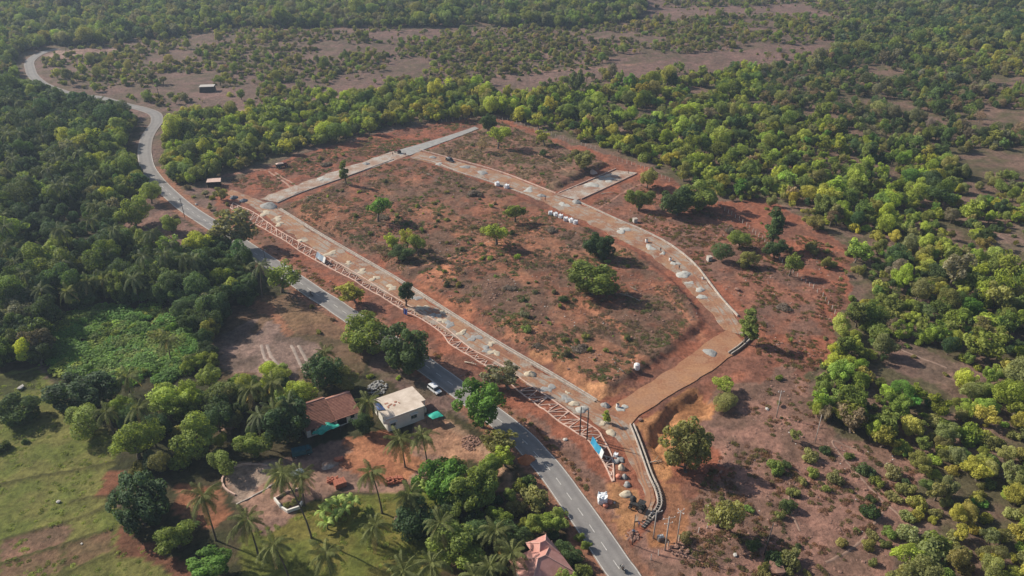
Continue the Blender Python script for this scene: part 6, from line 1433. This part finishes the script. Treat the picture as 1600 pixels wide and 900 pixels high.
pole('power_pole', (1021, 840), 7.6, .16, M['pole_pale'], 'left pale pole of the power structure by the curved drain', 'pole', (0, 0), ((7.2, 1.3, az),))
pole('power_pole', (1039, 859), 9.2, .17, M['pole_pale'], 'right pale pole of the power structure by the curved drain', 'pole', (0, 0), ((8.8, 1.3, az), (7.4, 0.9, az)))
pole('power_pole', (1057, 851), 8.8, .12, M['pole_pale'], 'thin pole with a star-like top right of the power structure', 'pole', (0, 0.2), ((8.6, 0.9, 0.6), (8.5, 0.8, 2.2)))
pole('power_pole', (988, 850), 8.3, .10, M['pole_dark'], 'thin dark pole beside the two workers at the drain', 'pole')
pole('power_pole', (1194, 866), 8.5, .12, M['pole_dark'], 'lone dark pole on the dry slope below the sparse tree', 'pole', (0.5, 0))
pole('power_pole', (1213, 652), 8.0, .13, M['pole_pale'], 'pale pole on the red slope right of the scraggly bush', 'pole', (0, 0.2), ((7.6, 0.8, 0.1),))
pole('power_pole', (419, 421), 7.5, .13, M['pole_dark'], 'dark leaning pole at the roadside by the white hatchback', 'pole', (-0.6, 0), ((7.2, 0.7, 0.5),))
pole('power_pole', (289, 340), 8.0, .13, M['pole_dark'], 'dark pole on the left edge of the road bend', 'pole', (-0.3, 0), ((7.6, 0.8, 0.8),))
pole('power_pole', (1273, 693), 8.5, .10, M['pole_pale'], 'slim pale pole among shrubs at the lower right', 'pole', (0, 0))
pole('power_pole', (250, 158), 9.0, .2, M['pole_dark'], 'thin dark pole beside the far road in the scrub', 'pole')
x, y = P(1032, 842); tr = empty('transformer', (x, y, gz(x, y)), az)
MB().box((0, 0, .55), (1.3, .9, 1.1)).build('body', M['steel'], tr)
for k in range(5): MB().box((-.5 + .25 * k, -.52, .55), (.06, .16, .8)).build('cooling_fin', M['steel'], tr)
for k in (-.35, 0, .35): MB().lathe([(.06, 0), (.1, .1), (.05, .2), (.09, .3)], (k, 0, 1.1), 8).build('bushing', M['tank'], tr)
tag(tr, 'grey transformer on the ground between the pale power poles', 'transformer')
# fence posts
_ones = 'first second third fourth fifth sixth seventh eighth ninth tenth eleventh twelfth thirteenth fourteenth fifteenth sixteenth seventeenth eighteenth nineteenth'.split()
ORD = list(_ones)
for _t, _o in (('twenty', 'twentieth'), ('thirty', 'thirtieth'), ('forty', 'fortieth'), ('fifty', 'fiftieth'), ('sixty', 'sixtieth'), ('seventy', 'seventieth'), ('eighty', 'eightieth'), ('ninety', 'ninetieth')):
    ORD += [_o] + [_t + '-' + q for q in _ones[:9]]
POSTM = MB().box((0, 0, .6), (.16, .16, 1.9), 0, 0, .8).mesh('post', M['post'])
def post_row(line, n, where):
    l = smooth_line(pts(line), .5)
    for k in range(n):
        p = l[int(k * (len(l) - 1) / (n - 1))]; o = link('fence_post', POSTM, None, (p[0] + RS.uniform(-.2, .2), p[1] + RS.uniform(-.2, .2), gz(*p)), RS.uniform(0, 1)); o.rotation_euler = (RS.uniform(-.06, .06), RS.uniform(-.06, .06), RS.uniform(0, 1))
        tag(o, '%s from the left of whitish fence posts %s' % (ORD[k], where), 'fence post', 'fence posts ' + where)
post_row([(1110, 312), (1130, 328), (1160, 349), (1190, 375), (1215, 402), (1240, 425), (1270, 452), (1288, 468), (1304, 490)], 38, 'down the right slope')
post_row([(965, 251), (990, 259), (1020, 271), (1046, 284)], 13, 'behind the short side road')
post_row([(780, 187), (810, 194), (835, 203), (860, 211), (890, 221), (930, 234)], 24, 'at the back of the rear plot')
post_row([(690, 192), (720, 188), (755, 184)], 8, 'behind the paved road')
post_row([(1018, 872), (1033, 862), (1047, 852), (1076, 838), (1090, 832), (1104, 824)], 7, 'round the power poles')
# banners
def banner(a, b_, h, mat, mat2, label, lean=0.5):
    p, q = np.array(P(*a)), np.array(P(*b_)); L = np.linalg.norm(q - p); z = gz(*p); r = empty('banner', (p[0], p[1], z), math.atan2(q[1] - p[1], q[0] - p[0]))
    n = 9; V = []; F = []
    for i in range(n):
        for j in range(4): V.append((L * i / (n - 1), lean * j / 3 + 0.1 * math.sin(i * 1.3), .2 + h * j / 3))
    for i in range(n - 1):
        for j in range(3): F.append((i * 4 + j, i * 4 + 4 + j, i * 4 + 5 + j, i * 4 + 1 + j))
    mb = MB(); mb.add(V, F); mb.m = [1 if k // 3 >= 6 else 0 for k in range(len(F))]
    s = mb.build('cloth', [mat, mat2], r); s.modifiers.new('t', 'SOLIDIFY').thickness = .02
    for xx in (0, L): MB().tube([(xx, -.05, -.3), (xx, lean, h + .3)], .05, 6).build('pole', M['pole_pale'], r)
    return tag(r, label, 'banner')
BLU = mottled('blue_print', (0.02, 0.22, 0.42), (0.06, 0.34, 0.52), 1.0, .6, 0); WHT = mottled('white_print', (.6, .62, .63), (.75, .77, .78), 1.0, .6, 0)
BGR = mottled('blue_grey_print', (0.20, 0.27, 0.36), (0.36, 0.44, 0.52), 1.0, .6, 0); TEA = mottled('teal_print', (0.16, 0.30, 0.30), (0.34, 0.44, 0.42), 1.0, .6, 0); NAV = mottled('navy_print', (0.03, 0.05, 0.2), (0.06, 0.09, 0.3), 1.0, .6, 0)
banner((922, 694), (940, 719), 1.9, BLU, WHT, 'blue and white banner leaning at the lower end of the lattice bed')
banner((493, 402), (507, 412), 1.9, BGR, WHT, 'pale blue-grey banner leaning over the lattice bed', 0.8)
banner((366, 334), (378, 342), 1.8, TEA, WHT, 'pale teal banner at the top end of the lattice bed', 0.6)
banner((630, 491), (636, 494), 1.7, NAV, NAV, 'small navy blue sheet under the two-tiered tree', 0.3)

# ------------------------------------------------------------------ dead branches and stones
def dead_branch(px, py, L, az, label, seed):
    x, y, z = G(px, py); r = empty('dead_branch', (x, y, z + .15), az); rs = random.Random(seed)
    MB().tube([(0, 0, 0), (L * .5, rs.uniform(-.3, .3), .25), (L, rs.uniform(-.4, .4), .35)], [.16, .12, .05], 6).build('limb', M['dead_wood'], r, smooth=True)
    for k in range(5):
        t = rs.uniform(.3, .95); a = rs.choice((-1, 1)) * rs.uniform(.5, 1.0); l2 = L * rs.uniform(.2, .45)
        MB().tube([(L * t, 0, .22), (L * t + l2 * math.cos(a), l2 * math.sin(a), .4 + rs.uniform(0, .5))], [.07, .025], 5).build('twig', M['dead_wood'], r)
    return tag(r, label, 'dead branch')
dead_branch(1000, 470, 7.5, 2.45, 'long pale fallen branch below the broad dense tree', 1); dead_branch(996, 456, 3.0, 2.2, 'short pale fallen branch above the long one', 2); dead_branch(763, 287 - 5 + 0, 3.5, 2.3, 'pale fallen log in the upper plots', 3)
dead_branch(676, 276, 4.0, 2.4, 'pale split trunk on the ground at the top of the plots', 4); dead_branch(655, 272, 2.5, 0.8, 'short pale stump pieces at the top of the plots', 5); dead_branch(940, 303, 5.0, 0.1, 'pale fallen branch on the red earth below the side road', 6)
dead_branch(975, 583, 1.6, 2.5, 'short pale log left of the water tank', 7); dead_branch(1010, 722 + 2, 4.0, 0.15, 'two pale planks beside the big rounded bush', 8); dead_branch(726, 566, 5.0, -0.4, 'pale crooked branch on the bank above the tarred road', 9)
ROCKM = []
def stone(px, py, s, label, mat='pale_rock', cat='stone'):
    x, y, z = G(px, py); me = ROCKS[int(px) % 4].copy(); me.materials.clear(); me.materials.append(M[mat])
    o = link('boulder', me, None, (x, y, z + s * .2), px); o.scale = (s * 1.3, s, s); return tag(o, label, cat)
stone(33, 607, 1.7, 'pale rubble lump beside the round bush in the field', 'pale_rock'); stone(91, 785, 0.9, 'grey rock lying in the green field', 'pale_rock'); stone(128, 850, 0.5, 'small pale rock in the brown field plot'); stone(1212, 893, 3.2, 'brown boulder at the bottom edge of the dry slope', 'rock')
stone(1148, 868, 0.9, 'pale rubble patch below the lone dark pole'); stone(960, 786 + 0, 0.5, 'small pale stone by the orange sacks'); stone(1199, 640, 1.0, 'pale stone on the red slope by the pale pole'); stone(232, 385 - 8, 1.1, 'pale stone in the brown clearing')
stone(883, 688, 1.0, 'pale flat stone block on the verge by the lattice bed'); stone(1152, 452, 1.6, 'reddish boulder outside the curved kerb', 'rock'); stone(1000, 655 + 2, 1.2, 'dark stone at the head of the curved drain', 'rock'); stone(307, 320, 1.1, 'white stone on the verge below the hut')

# ------------------------------------------------------------------ vehicles
WHEEL = MB().tube([(0, -.11, 0), (0, .11, 0)], .33, 16).mesh('tyre', M['rubber']); RIM = MB().tube([(0, -.118, 0), (0, .118, 0)], .2, 12).mesh('rim', M['steel'])
def car(px, py, rz, paint, label, suv=False, L=4.1, z=None):
    x, y = P(px, py); r = empty('parked_car' if z is None else 'car', (x, y, max(gz(x, y), 0.0) if z is None else z), rz)
    w = 1.7; h = 1.7 if suv else 1.48; a = L / 2
    body = [(-a, .38), (-a + .04, .85), (-a + .15, .98), (a - 1.15, .96), (a - .25, .82), (a, .62), (a, .34), (a - .4, .26), (-a + .4, .26)]
    bm = MB().side(body, w)
    o = bm.build('body', paint, r); bv = o.modifiers.new('b', 'BEVEL'); bv.width = .08; bv.segments = 2
    bk = -a + (.12 if suv else .35)
    cab = [(bk, .95), (bk + .25, h - .06), (bk + .5, h), (a - 1.75, h), (a - 1.35, h - .12), (a - .85, .95)]
    mb = MB(); n = len(cab)
    ww = lambda zz: w / 2 * (.96 - .14 * (zz - .95) / (h - .95))
    V = [(q[0], -ww(q[1]), q[1]) for q in cab] + [(q[0], ww(q[1]), q[1]) for q in cab]
    mb.add(V, [tuple(range(n - 1, -1, -1)), tuple(range(n, 2 * n))] + [(i, (i + 1) % n, n + (i + 1) % n, n + i) for i in range(n)])
    mb.build('window_band', M['glass'], r)
    rf = MB().side([(bk + .28, h - .035), (bk + .5, h + .02), (a - 1.75, h + .02), (a - 1.38, h - .09), (a - 1.4, h - .14), (bk + .3, h - .12)], w * .86).build('roof', paint, r); rf.modifiers.new('b', 'BEVEL').width = .03
    mb = MB()
    for s in (-1, 1):
        for q in (bk + .15, 0.0, a - 1.15):
            mb.tube([(q, s * w * .475, .95), (q + (.22 if q < -.5 else 0 if q == 0 else -.4), s * w * .43, h - .03)], .05, 5)
    mb.build('pillar', paint, r)
    for sx in (-a + .78, a - .82):
        for s in (-1, 1):
            t = link('wheel', WHEEL, r, (sx, s * (w / 2 - .09), .33)); link('rim', RIM, t)
    for s in (-.6, .6):
        MB().box((a - .06, s, .66), (.16, .36, .16)).build('headlight', M['tank'], r); MB().box((-a + .03, s * 1.08, .82), (.12, .24, .2)).build('tail_light', M['maroon_paint'], r)
    MB().box((a - .02, 0, .42), (.1, 1.5, .16)).build('bumper', M['machine'], r)
    return tag(r, label, 'car')
rdir = lambda s: math.atan2(*(road_at(s + 1) - road_at(s - 1))[::-1])
def near_s(px, py): p = np.array(P(px, py)); return min(np.arange(0, seg[-1], .5), key=lambda s: np.hypot(*(road_at(s) - p)))
car(679, 611, rdir(near_s(679, 600)) + math.pi, M['white_paint'], 'white SUV parked beside the white house', True, 4.3)
car(384, 399, rdir(near_s(384, 390)) + math.pi + .1, M['white_paint'], 'white hatchback parked under the grey-green roadside tree', False, 3.8)
car(450, 424, rdir(near_s(450, 424)) + math.pi, M['white_paint'], 'white car on the tarred road partly behind the leaning tree', False, 4.0, .03)
car(703, 252, math.atan2(P(760, 270)[1] - P(700, 248)[1], P(760, 270)[0] - P(700, 248)[0]), M['black_paint'], 'black car parked on the far earth road', True, 4.4)
def tractor(px, py, rz, paint, label, s=1.0):
    x, y = P(px, py); r = empty('tractor', (x, y, max(0, gz(x, y)) + .03), rz); r.scale = (s,) * 3
    MB().side([(-.2, .7), (-.2, 1.25), (1.9, 1.15), (2.0, .7)], .75).build('bonnet', paint, r); MB().box((-.75, 0, .95), (1.1, .9, .5)).build('rear_body', M['machine'], r)
    mb = MB()
    for a in (-1.2, -.15):
        for b_ in (-.55, .55): mb.tube([(a, b_, 1.1), (a, b_, 2.35)], .04, 5)
    mb.build('roof_post', M['machine'], r); MB().box((-.68, 0, 2.4), (1.5, 1.35, .1)).build('canopy', paint, r)
    MB().box((-.7, 0, 1.3), (.5, .5, .12)).box((-.92, 0, 1.55), (.1, .5, .45)).build('seat', M['rubber'], r)
    for sx, sc in ((-.8, 2.1), (1.55, 1.2)):
        for t in (-.72, .72):
            w = link('wheel', WHEEL, r, (sx, t, .33 * sc)); w.scale = (sc, 1.6, sc); link('rim', RIM, w)
    MB().tube([(1.3, .2, 1.2), (1.3, .2, 2.0)], .045, 6).build('exhaust', M['machine'], r)
    return tag(r, label, 'tractor')
tractor(997, 796, 2.6, M['machine'], 'dark tractor-like machine working beside the curved drain', 1.0)
x, y = P(992, 789); mx_ = empty('concrete_mixer', (x - .4, y + .4, gz(x, y)), 2.4)
MB().lathe([(.35, 0), (.7, .4), (.75, .9), (.35, 1.5), (.3, 1.55)], (0, 0, .7), 14).build('drum_bowl', M['machine'], mx_, smooth=True)
for q in (-.8, .8): link('wheel', WHEEL, mx_, (0, q, .33))
MB().tube([(-1.0, 0, .1), (-.4, 0, .7), (.5, 0, .7), (1.3, 0, .4)], .06, 6).build('frame', M['machine'], mx_)
tag(mx_, 'dark concrete mixer behind the dark machine at the drain', 'concrete mixer')
tractor(622, 239, 2.4, M['maroon_paint'], 'maroon tractor at the far road junction', .95)
x, y = P(441, 262); tp = empty('tipper_truck', (x, y, max(0, gz(x, y)) ), .5)
MB().side([(-2.6, .75), (-2.75, 1.9), (.9, 1.9), (.8, .75)], 2.0).build('cargo_bed', M['machine'], tp); MB().add([(-2.6, -.9, 1.91), (.75, -.9, 1.91), (.75, .9, 1.91), (-2.6, .9, 1.91), (-1.0, 0, 2.4)], [(0, 1, 4), (1, 2, 4), (2, 3, 4), (3, 0, 4)]).build('load', M['pink_sheet'], tp)
MB().side([(1.0, .6), (1.0, 2.1), (1.9, 2.1), (2.4, 1.4), (2.5, .6)], 1.9).build('cab', M['maroon_paint'], tp); MB().box((1.5, 0, 1.75), (1.0, 1.96, .4)).build('window', M['glass'], tp)
for sx in (-1.9, -1.0, 1.7):
    for t in (-.9, .9):
        w = link('wheel', WHEEL, tp, (sx, t, .45)); w.scale = (1.36, 1.3, 1.36); link('rim', RIM, w)
tag(tp, 'dark tipper truck with a pale load in the far left plot', 'truck')
x, y = P(472, 710); tk2 = empty('small_truck', (x, y, gz(x, y) + .02), .35)
MB().box((-.6, 0, 1.2), (3.2, 1.8, 1.3)).build('cargo_box', M['teal_paint'], tk2); MB().side([(1.1, .5), (1.1, 1.9), (1.8, 1.9), (2.3, 1.2), (2.35, .5)], 1.7).build('cab', M['teal_paint'], tk2); MB().box((1.55, 0, 1.6), (.8, 1.74, .35)).build('window', M['glass'], tk2)
for sx in (-1.5, 1.5):
    for t in (-.8, .8): w = link('wheel', WHEEL, tk2, (sx, t, .33)); link('rim', RIM, w)
tag(tk2, 'dark teal small truck parked in the shade by the deep green tree', 'truck')

# ------------------------------------------------------------------ people
def figure(name, joints, edges, parts, mats):
    me = bpy.data.meshes.new(name); me.from_pydata([j[0] for j in joints], edges, [])
    o = bpy.data.objects.new(name, me); COL.objects.link(o)
    md = o.modifiers.new('skin', 'SKIN'); md.use_smooth_shade = True
    for k, j in enumerate(joints):
        sv = me.skin_vertices[0].data[k]; sv.radius = j[1] if isinstance(j[1], tuple) else (j[1], j[1]); sv.use_root = (k == 0)
    o.modifiers.new('sub', 'SUBSURF').levels = 1
    dg = bpy.context.evaluated_depsgraph_get(); out = bpy.data.meshes.new_from_object(o.evaluated_get(dg))
    bpy.data.objects.remove(o)
    out.materials.clear()
    for m_ in mats: out.materials.append(m_)
    seglist = [(Vector(joints[a][0]), Vector(joints[b_][0]), parts[k]) for k, (a, b_) in enumerate(edges)]
    for p in out.polygons:
        c = p.center; best = (1e9, 0)
        for a, b_, pt in seglist:
            d = b_ - a; t = max(0, min(1, (c - a).dot(d) / max(1e-9, d.dot(d)))); e = (c - a - d * t).length
            if e < best[0]: best = (e, pt)
        p.material_index = best[1]
        if best[1] == 0 and c.z > joints[3][0][2] + .10: p.material_index = 3
    return out
def hand(mb_j, mb_e, mb_p, wrist, dirv):
    """palm and five bent fingers growing from the wrist joint"""
    w = Vector(mb_j[wrist][0]); d = Vector(dirv).normalized(); s = d.cross(Vector((0, 1, 0.2))).normalized()
    pal = len(mb_j); mb_j.append((tuple(w + d * .08), (.032, .03))); mb_e.append((wrist, pal)); mb_p.append(0)
    for k, (o_, l_) in enumerate(((-.03, .07), (-.01, .085), (.012, .08), (.032, .06), (-.05, .045))):
        b0 = len(mb_j); st = w + d * (.10 if k < 4 else .05) + s * o_
        mb_j.append((tuple(st), .009)); mb_j.append((tuple(st + d * l_ * .6 + s * (o_ * .3)), .008)); mb_j.append((tuple(st + d * l_ + Vector((0, .02, -.015))), .007))
        mb_e += [(pal, b0), (b0, b0 + 1), (b0 + 1, b0 + 2)]; mb_p += [0, 0, 0]
def person_mesh(name, pose, shirt, trousers):
    J = []; E = []; Pp = []
    def j(p, r): J.append((p, r)); return len(J) - 1
    def e(a, b_, pt): E.append((a, b_)); Pp.append(pt)
    if pose == 'stand':
        pel = j((0, 0, .92), (.15, .11)); ch = j((0, 0, 1.28), (.17, .11)); nk = j((0, 0, 1.46), .055); hd = j((0, .02, 1.60), (.085, .10)); 
        hips = [(-.09, 0, .88), (.09, 0, .88)]; kn = [(-.11, .03, .48), (.11, .02, .48)]; an = [(-.12, -.02, .08), (.12, .02, .08)]; toe = [(-.13, .14, .04), (.13, .17, .04)]
        sh = [(-.19, 0, 1.40), (.19, 0, 1.40)]; el = [(-.25, -.02, 1.12), (.26, .04, 1.12)]; wr = [(-.25, .12, .90), (.25, .2, .95)]
    elif pose == 'bend':
        pel = j((0, -.1, .85), (.15, .11)); ch = j((0, .22, 1.10), (.17, .11)); nk = j((0, .38, 1.16), .055); hd = j((0, .50, 1.20), (.085, .10))
        hips = [(-.09, -.1, .82), (.09, -.1, .82)]; kn = [(-.13, .05, .45), (.13, 0, .45)]; an = [(-.14, -.1, .08), (.14, -.05, .08)]; toe = [(-.15, .06, .04), (.15, .1, .04)]
        sh = [(-.19, .3, 1.12), (.19, .3, 1.12)]; el = [(-.22, .4, .85), (.22, .42, .85)]; wr = [(-.15, .5, .62), (.15, .52, .62)]
    else:
        pel = j((0, -.15, .82), (.16, .12)); ch = j((0, -.05, 1.16), (.17, .11)); nk = j((0, 0, 1.34), .055); hd = j((0, .04, 1.48), (.095, .11))
        hips = [(-.1, -.12, .79), (.1, -.12, .79)]; kn = [(-.2, .28, .72), (.2, .28, .72)]; an = [(-.19, .12, .34), (.19, .12, .34)]; toe = [(-.19, .28, .30), (.19, .28, .30)]
        sh = [(-.19, -.02, 1.28), (.19, -.02, 1.28)]; el = [(-.27, .18, 1.08), (.27, .18, 1.08)]; wr = [(-.24, .42, 1.02), (.24, .42, 1.02)]
    tp_ = j((J[hd][0][0], J[hd][0][1], J[hd][0][2] + .13), (.06, .07)); ns = j((J[hd][0][0], J[hd][0][1] + .11, J[hd][0][2]), .018)
    e(pel, ch, 1); e(ch, nk, 1); e(nk, hd, 0); e(hd, tp_, 0); e(hd, ns, 0)
    for s in (0, 1):
        a = j(hips[s], .09); k = j(kn[s], .062); n_ = j(an[s], .042); t = j(toe[s], .035); e(pel, a, 2); e(a, k, 2); e(k, n_, 2); e(n_, t, 0)
        a = j(sh[s], .062); k = j(el[s], .045); n_ = j(wr[s], .03); e(ch, a, 1); e(a, k, 1); e(k, n_, 0)
        hand(J, E, Pp, n_, Vector(wr[s]) - Vector(el[s]))
    return figure(name, J, E, Pp, [M['skin'], shirt, trousers, M['hair']])
def person(px, py, pose, rz, shirt, trousers, label, z=None):
    x, y = P(px, py); me = person_mesh('person', pose, M[shirt], M[trousers])
    return tag(link('person', me, None, (x, y, max(gz(x, y), .03) if z is None else z), rz), label, 'person')
person(991, 835, 'bend', 1.0, 'cloth_blue', 'cloth_dark', 'person in a light blue shirt bending beside the thin dark pole')
person(998, 824, 'stand', 2.0, 'cloth_purple', 'cloth_dark', 'person in purple standing at the end of the curved drain')
person(852, 314, 'stand', .5, 'cloth_red', 'cloth_dark', 'person in red on the road edge above the row of bags')
person(982, 271, 'stand', 1.0, 'cloth_dark', 'cloth_dark', 'person in dark clothes at the end of the short side road')
person(1032, 393, 'stand', 3.0, 'cloth_dark', 'cloth_dark', 'person in dark clothes on the curve, upper of two')
person(1061, 421, 'stand', 2.5, 'cloth_dark', 'cloth_dark', 'person in dark clothes on the curve, lower of two')
person(614, 243, 'stand', .2, 'cloth_dark', 'cloth_dark', 'person in dark clothes left of the maroon tractor')
person(634, 243, 'bend', 1.2, 'cloth_red', 'cloth_dark', 'person in red bending right of the maroon tractor')
def motorcycle(s, side, label, rlabel, shirt, rev=False):
    c = road_at(s); d = rdir(s) + (math.pi if rev else 0); nrm = np.array([math.sin(rdir(s)), -math.cos(rdir(s))]); c = c + nrm * side
    r = empty('motorcycle', (c[0], c[1], .03), d)
    for xx in (-.62, .66): w = link('wheel', WHEEL, r, (xx, 0, .31)); w.scale = (.94, .5, .94); link('rim', RIM, w)
    MB().side([(-.75, .62), (-.7, .8), (-.1, .78), (.1, .95), (.45, .9), (.35, .6), (.25, .35), (-.3, .35)], .26).build('body', M['machine'], r)
    MB().side([(-.75, .80), (-.72, .88), (-.05, .86), (0, .79)], .28).build('seat', M['rubber'], r)
    MB().tube([(.66, 0, .31), (.42, 0, 1.02)], .035, 6).tube([(.38, -.34, 1.04), (.42, 0, 1.02), (.38, .34, 1.04)], .022, 6).build('fork_and_handlebar', M['steel'], r)
    MB().lathe([(.05, -.06), (.09, 0), (.09, .05)], (.56, 0, .88), 10).build('headlight', M['tank'], r); MB().tube([(-.7, -.16, .32), (.1, -.16, .3)], .045, 6).build('exhaust', M['steel'], r)
    tag(r, label, 'motorcycle')
    me = person_mesh('person', 'ride', M[shirt], M['cloth_dark'])
    tag(link('person', me, None, (c[0] - .12 * math.cos(d), c[1] - .12 * math.sin(d), .12), d - math.pi / 2), rlabel, 'person')
motorcycle(near_s(487, 462), -1.6 if True else 0, 'dark motorcycle on the tarred road left of the roadside trees', 'rider in dark clothes on the motorcycle in the middle stretch of road', 'cloth_dark', True)
motorcycle(near_s(970, 894), 0.3, 'dark motorcycle on the tarred road at the bottom edge', 'rider in pale shirt on the motorcycle at the bottom edge', 'cloth_white', True)

# ------------------------------------------------------------------ the air
hz, nt, b = new_mat('haze_air')
nt.nodes.remove(b); pv = nt.nodes.new('ShaderNodeVolumePrincipled')
pv.inputs['Color'].default_value = (0.62, 0.77, 1.0, 1); pv.inputs['Density'].default_value = 0.00018; pv.inputs['Anisotropy'].default_value = 0.2
nt.links.new(pv.outputs['Volume'], nt.nodes['Material Output'].inputs['Volume'])
tag(MB().box((0, 2000, 62), (13000, 11000, 150)).build('haze', hz), 'thin bluish haze over the valley', kind='stuff')

# ------------------------------------------------------------------ look-alikes: say which one by what it stands nearest to
MARKS = [((336, 288), 'the pink-roofed hut'), ((226, 240), 'the road bend'), ((50, 95), 'the far road bend'), ((325, 141), 'the far shed'), ((250, 350), 'the brown clearing'), ((384, 397), 'the white hatchback'),
         ((400, 540), 'the bare lot'), ((490, 640), 'the red tiled house'), ((620, 640), 'the white house'), ((395, 755), 'the circular sand patch'), ((220, 790), 'the huge dark field bush'), ((26, 637), 'the round field bush'),
         ((845, 880), 'the pink hipped roof'), ((520, 850), 'the lawn'), ((745, 200), 'the end of the paved road'), ((985, 268), 'the end of the side road'), ((1304, 490), 'the lowest slope fence post'), ((1110, 312), 'the top slope fence post'),
         ((1213, 640), 'the pale slope pole'), ((1194, 860), 'the lone dark pole'), ((1212, 893), 'the brown boulder'), ((1440, 560), 'the gap in the right wood'), ((1600, 890), 'the bottom right corner'), ((1600, 450), 'the middle of the right edge'),
         ((1600, 20), 'the top right corner'), ((0, 20), 'the top left corner'), ((0, 400), 'the middle of the left edge'), ((0, 580), 'the top of the green field'), ((1160, 95), 'the brown patch at upper right'), ((570, 130), 'the brown patch behind the tree belt'),
         ((640, 55), 'the topmost brown field'), ((995, 570), 'the water tank'), ((945, 385), 'the dark round-crowned tree'), ((590, 325), 'the lopsided vivid tree'), ((1076, 702), 'the big rounded bush'), ((180, 545), 'the middle of the vine thicket'), ((500, 510), 'the motorcycle by the trees')]
MK = [(np.array(P(*q)), t) for q, t in MARKS]
same = {}
for o in list(COL.objects):
    if o.parent is None and o.get('label') and o.get('category') in ('tree', 'shrub', 'vine', 'palm') and o.get('group') == o.get('label'): same.setdefault(o['label'], []).append(o)
kinds_ = {}
for lab, os_ in same.items():
    base = lab
    for w in sorted({z[5] for z in WOODS}, key=len, reverse=True): base = base.replace(' ' + w, '')
    kinds_.setdefault(base, []).extend(os_)
for base, os_ in kinds_.items():
    if len(os_) == 1: continue
    xy = np.array([(o.location.x, o.location.y) for o in os_])
    ranks = {}
    for t_, (m_, txt) in enumerate(MK): ranks[t_] = np.argsort(np.argsort(np.hypot(*(xy - m_).T)))
    for k, o in enumerate(os_):
        px_, py_ = proj(o.location.x, o.location.y, 2.0)
        t_ = min(range(len(MK)), key=lambda t: (ranks[t][k] + 0.02 * math.hypot(px_ - MARKS[t][0][0], py_ - MARKS[t][0][1])))
        r = int(ranks[t_][k])
        o['label'] = '%s %snearest to %s' % (base, '' if r == 0 else ORD[r] + ' ', MK[t_][1])
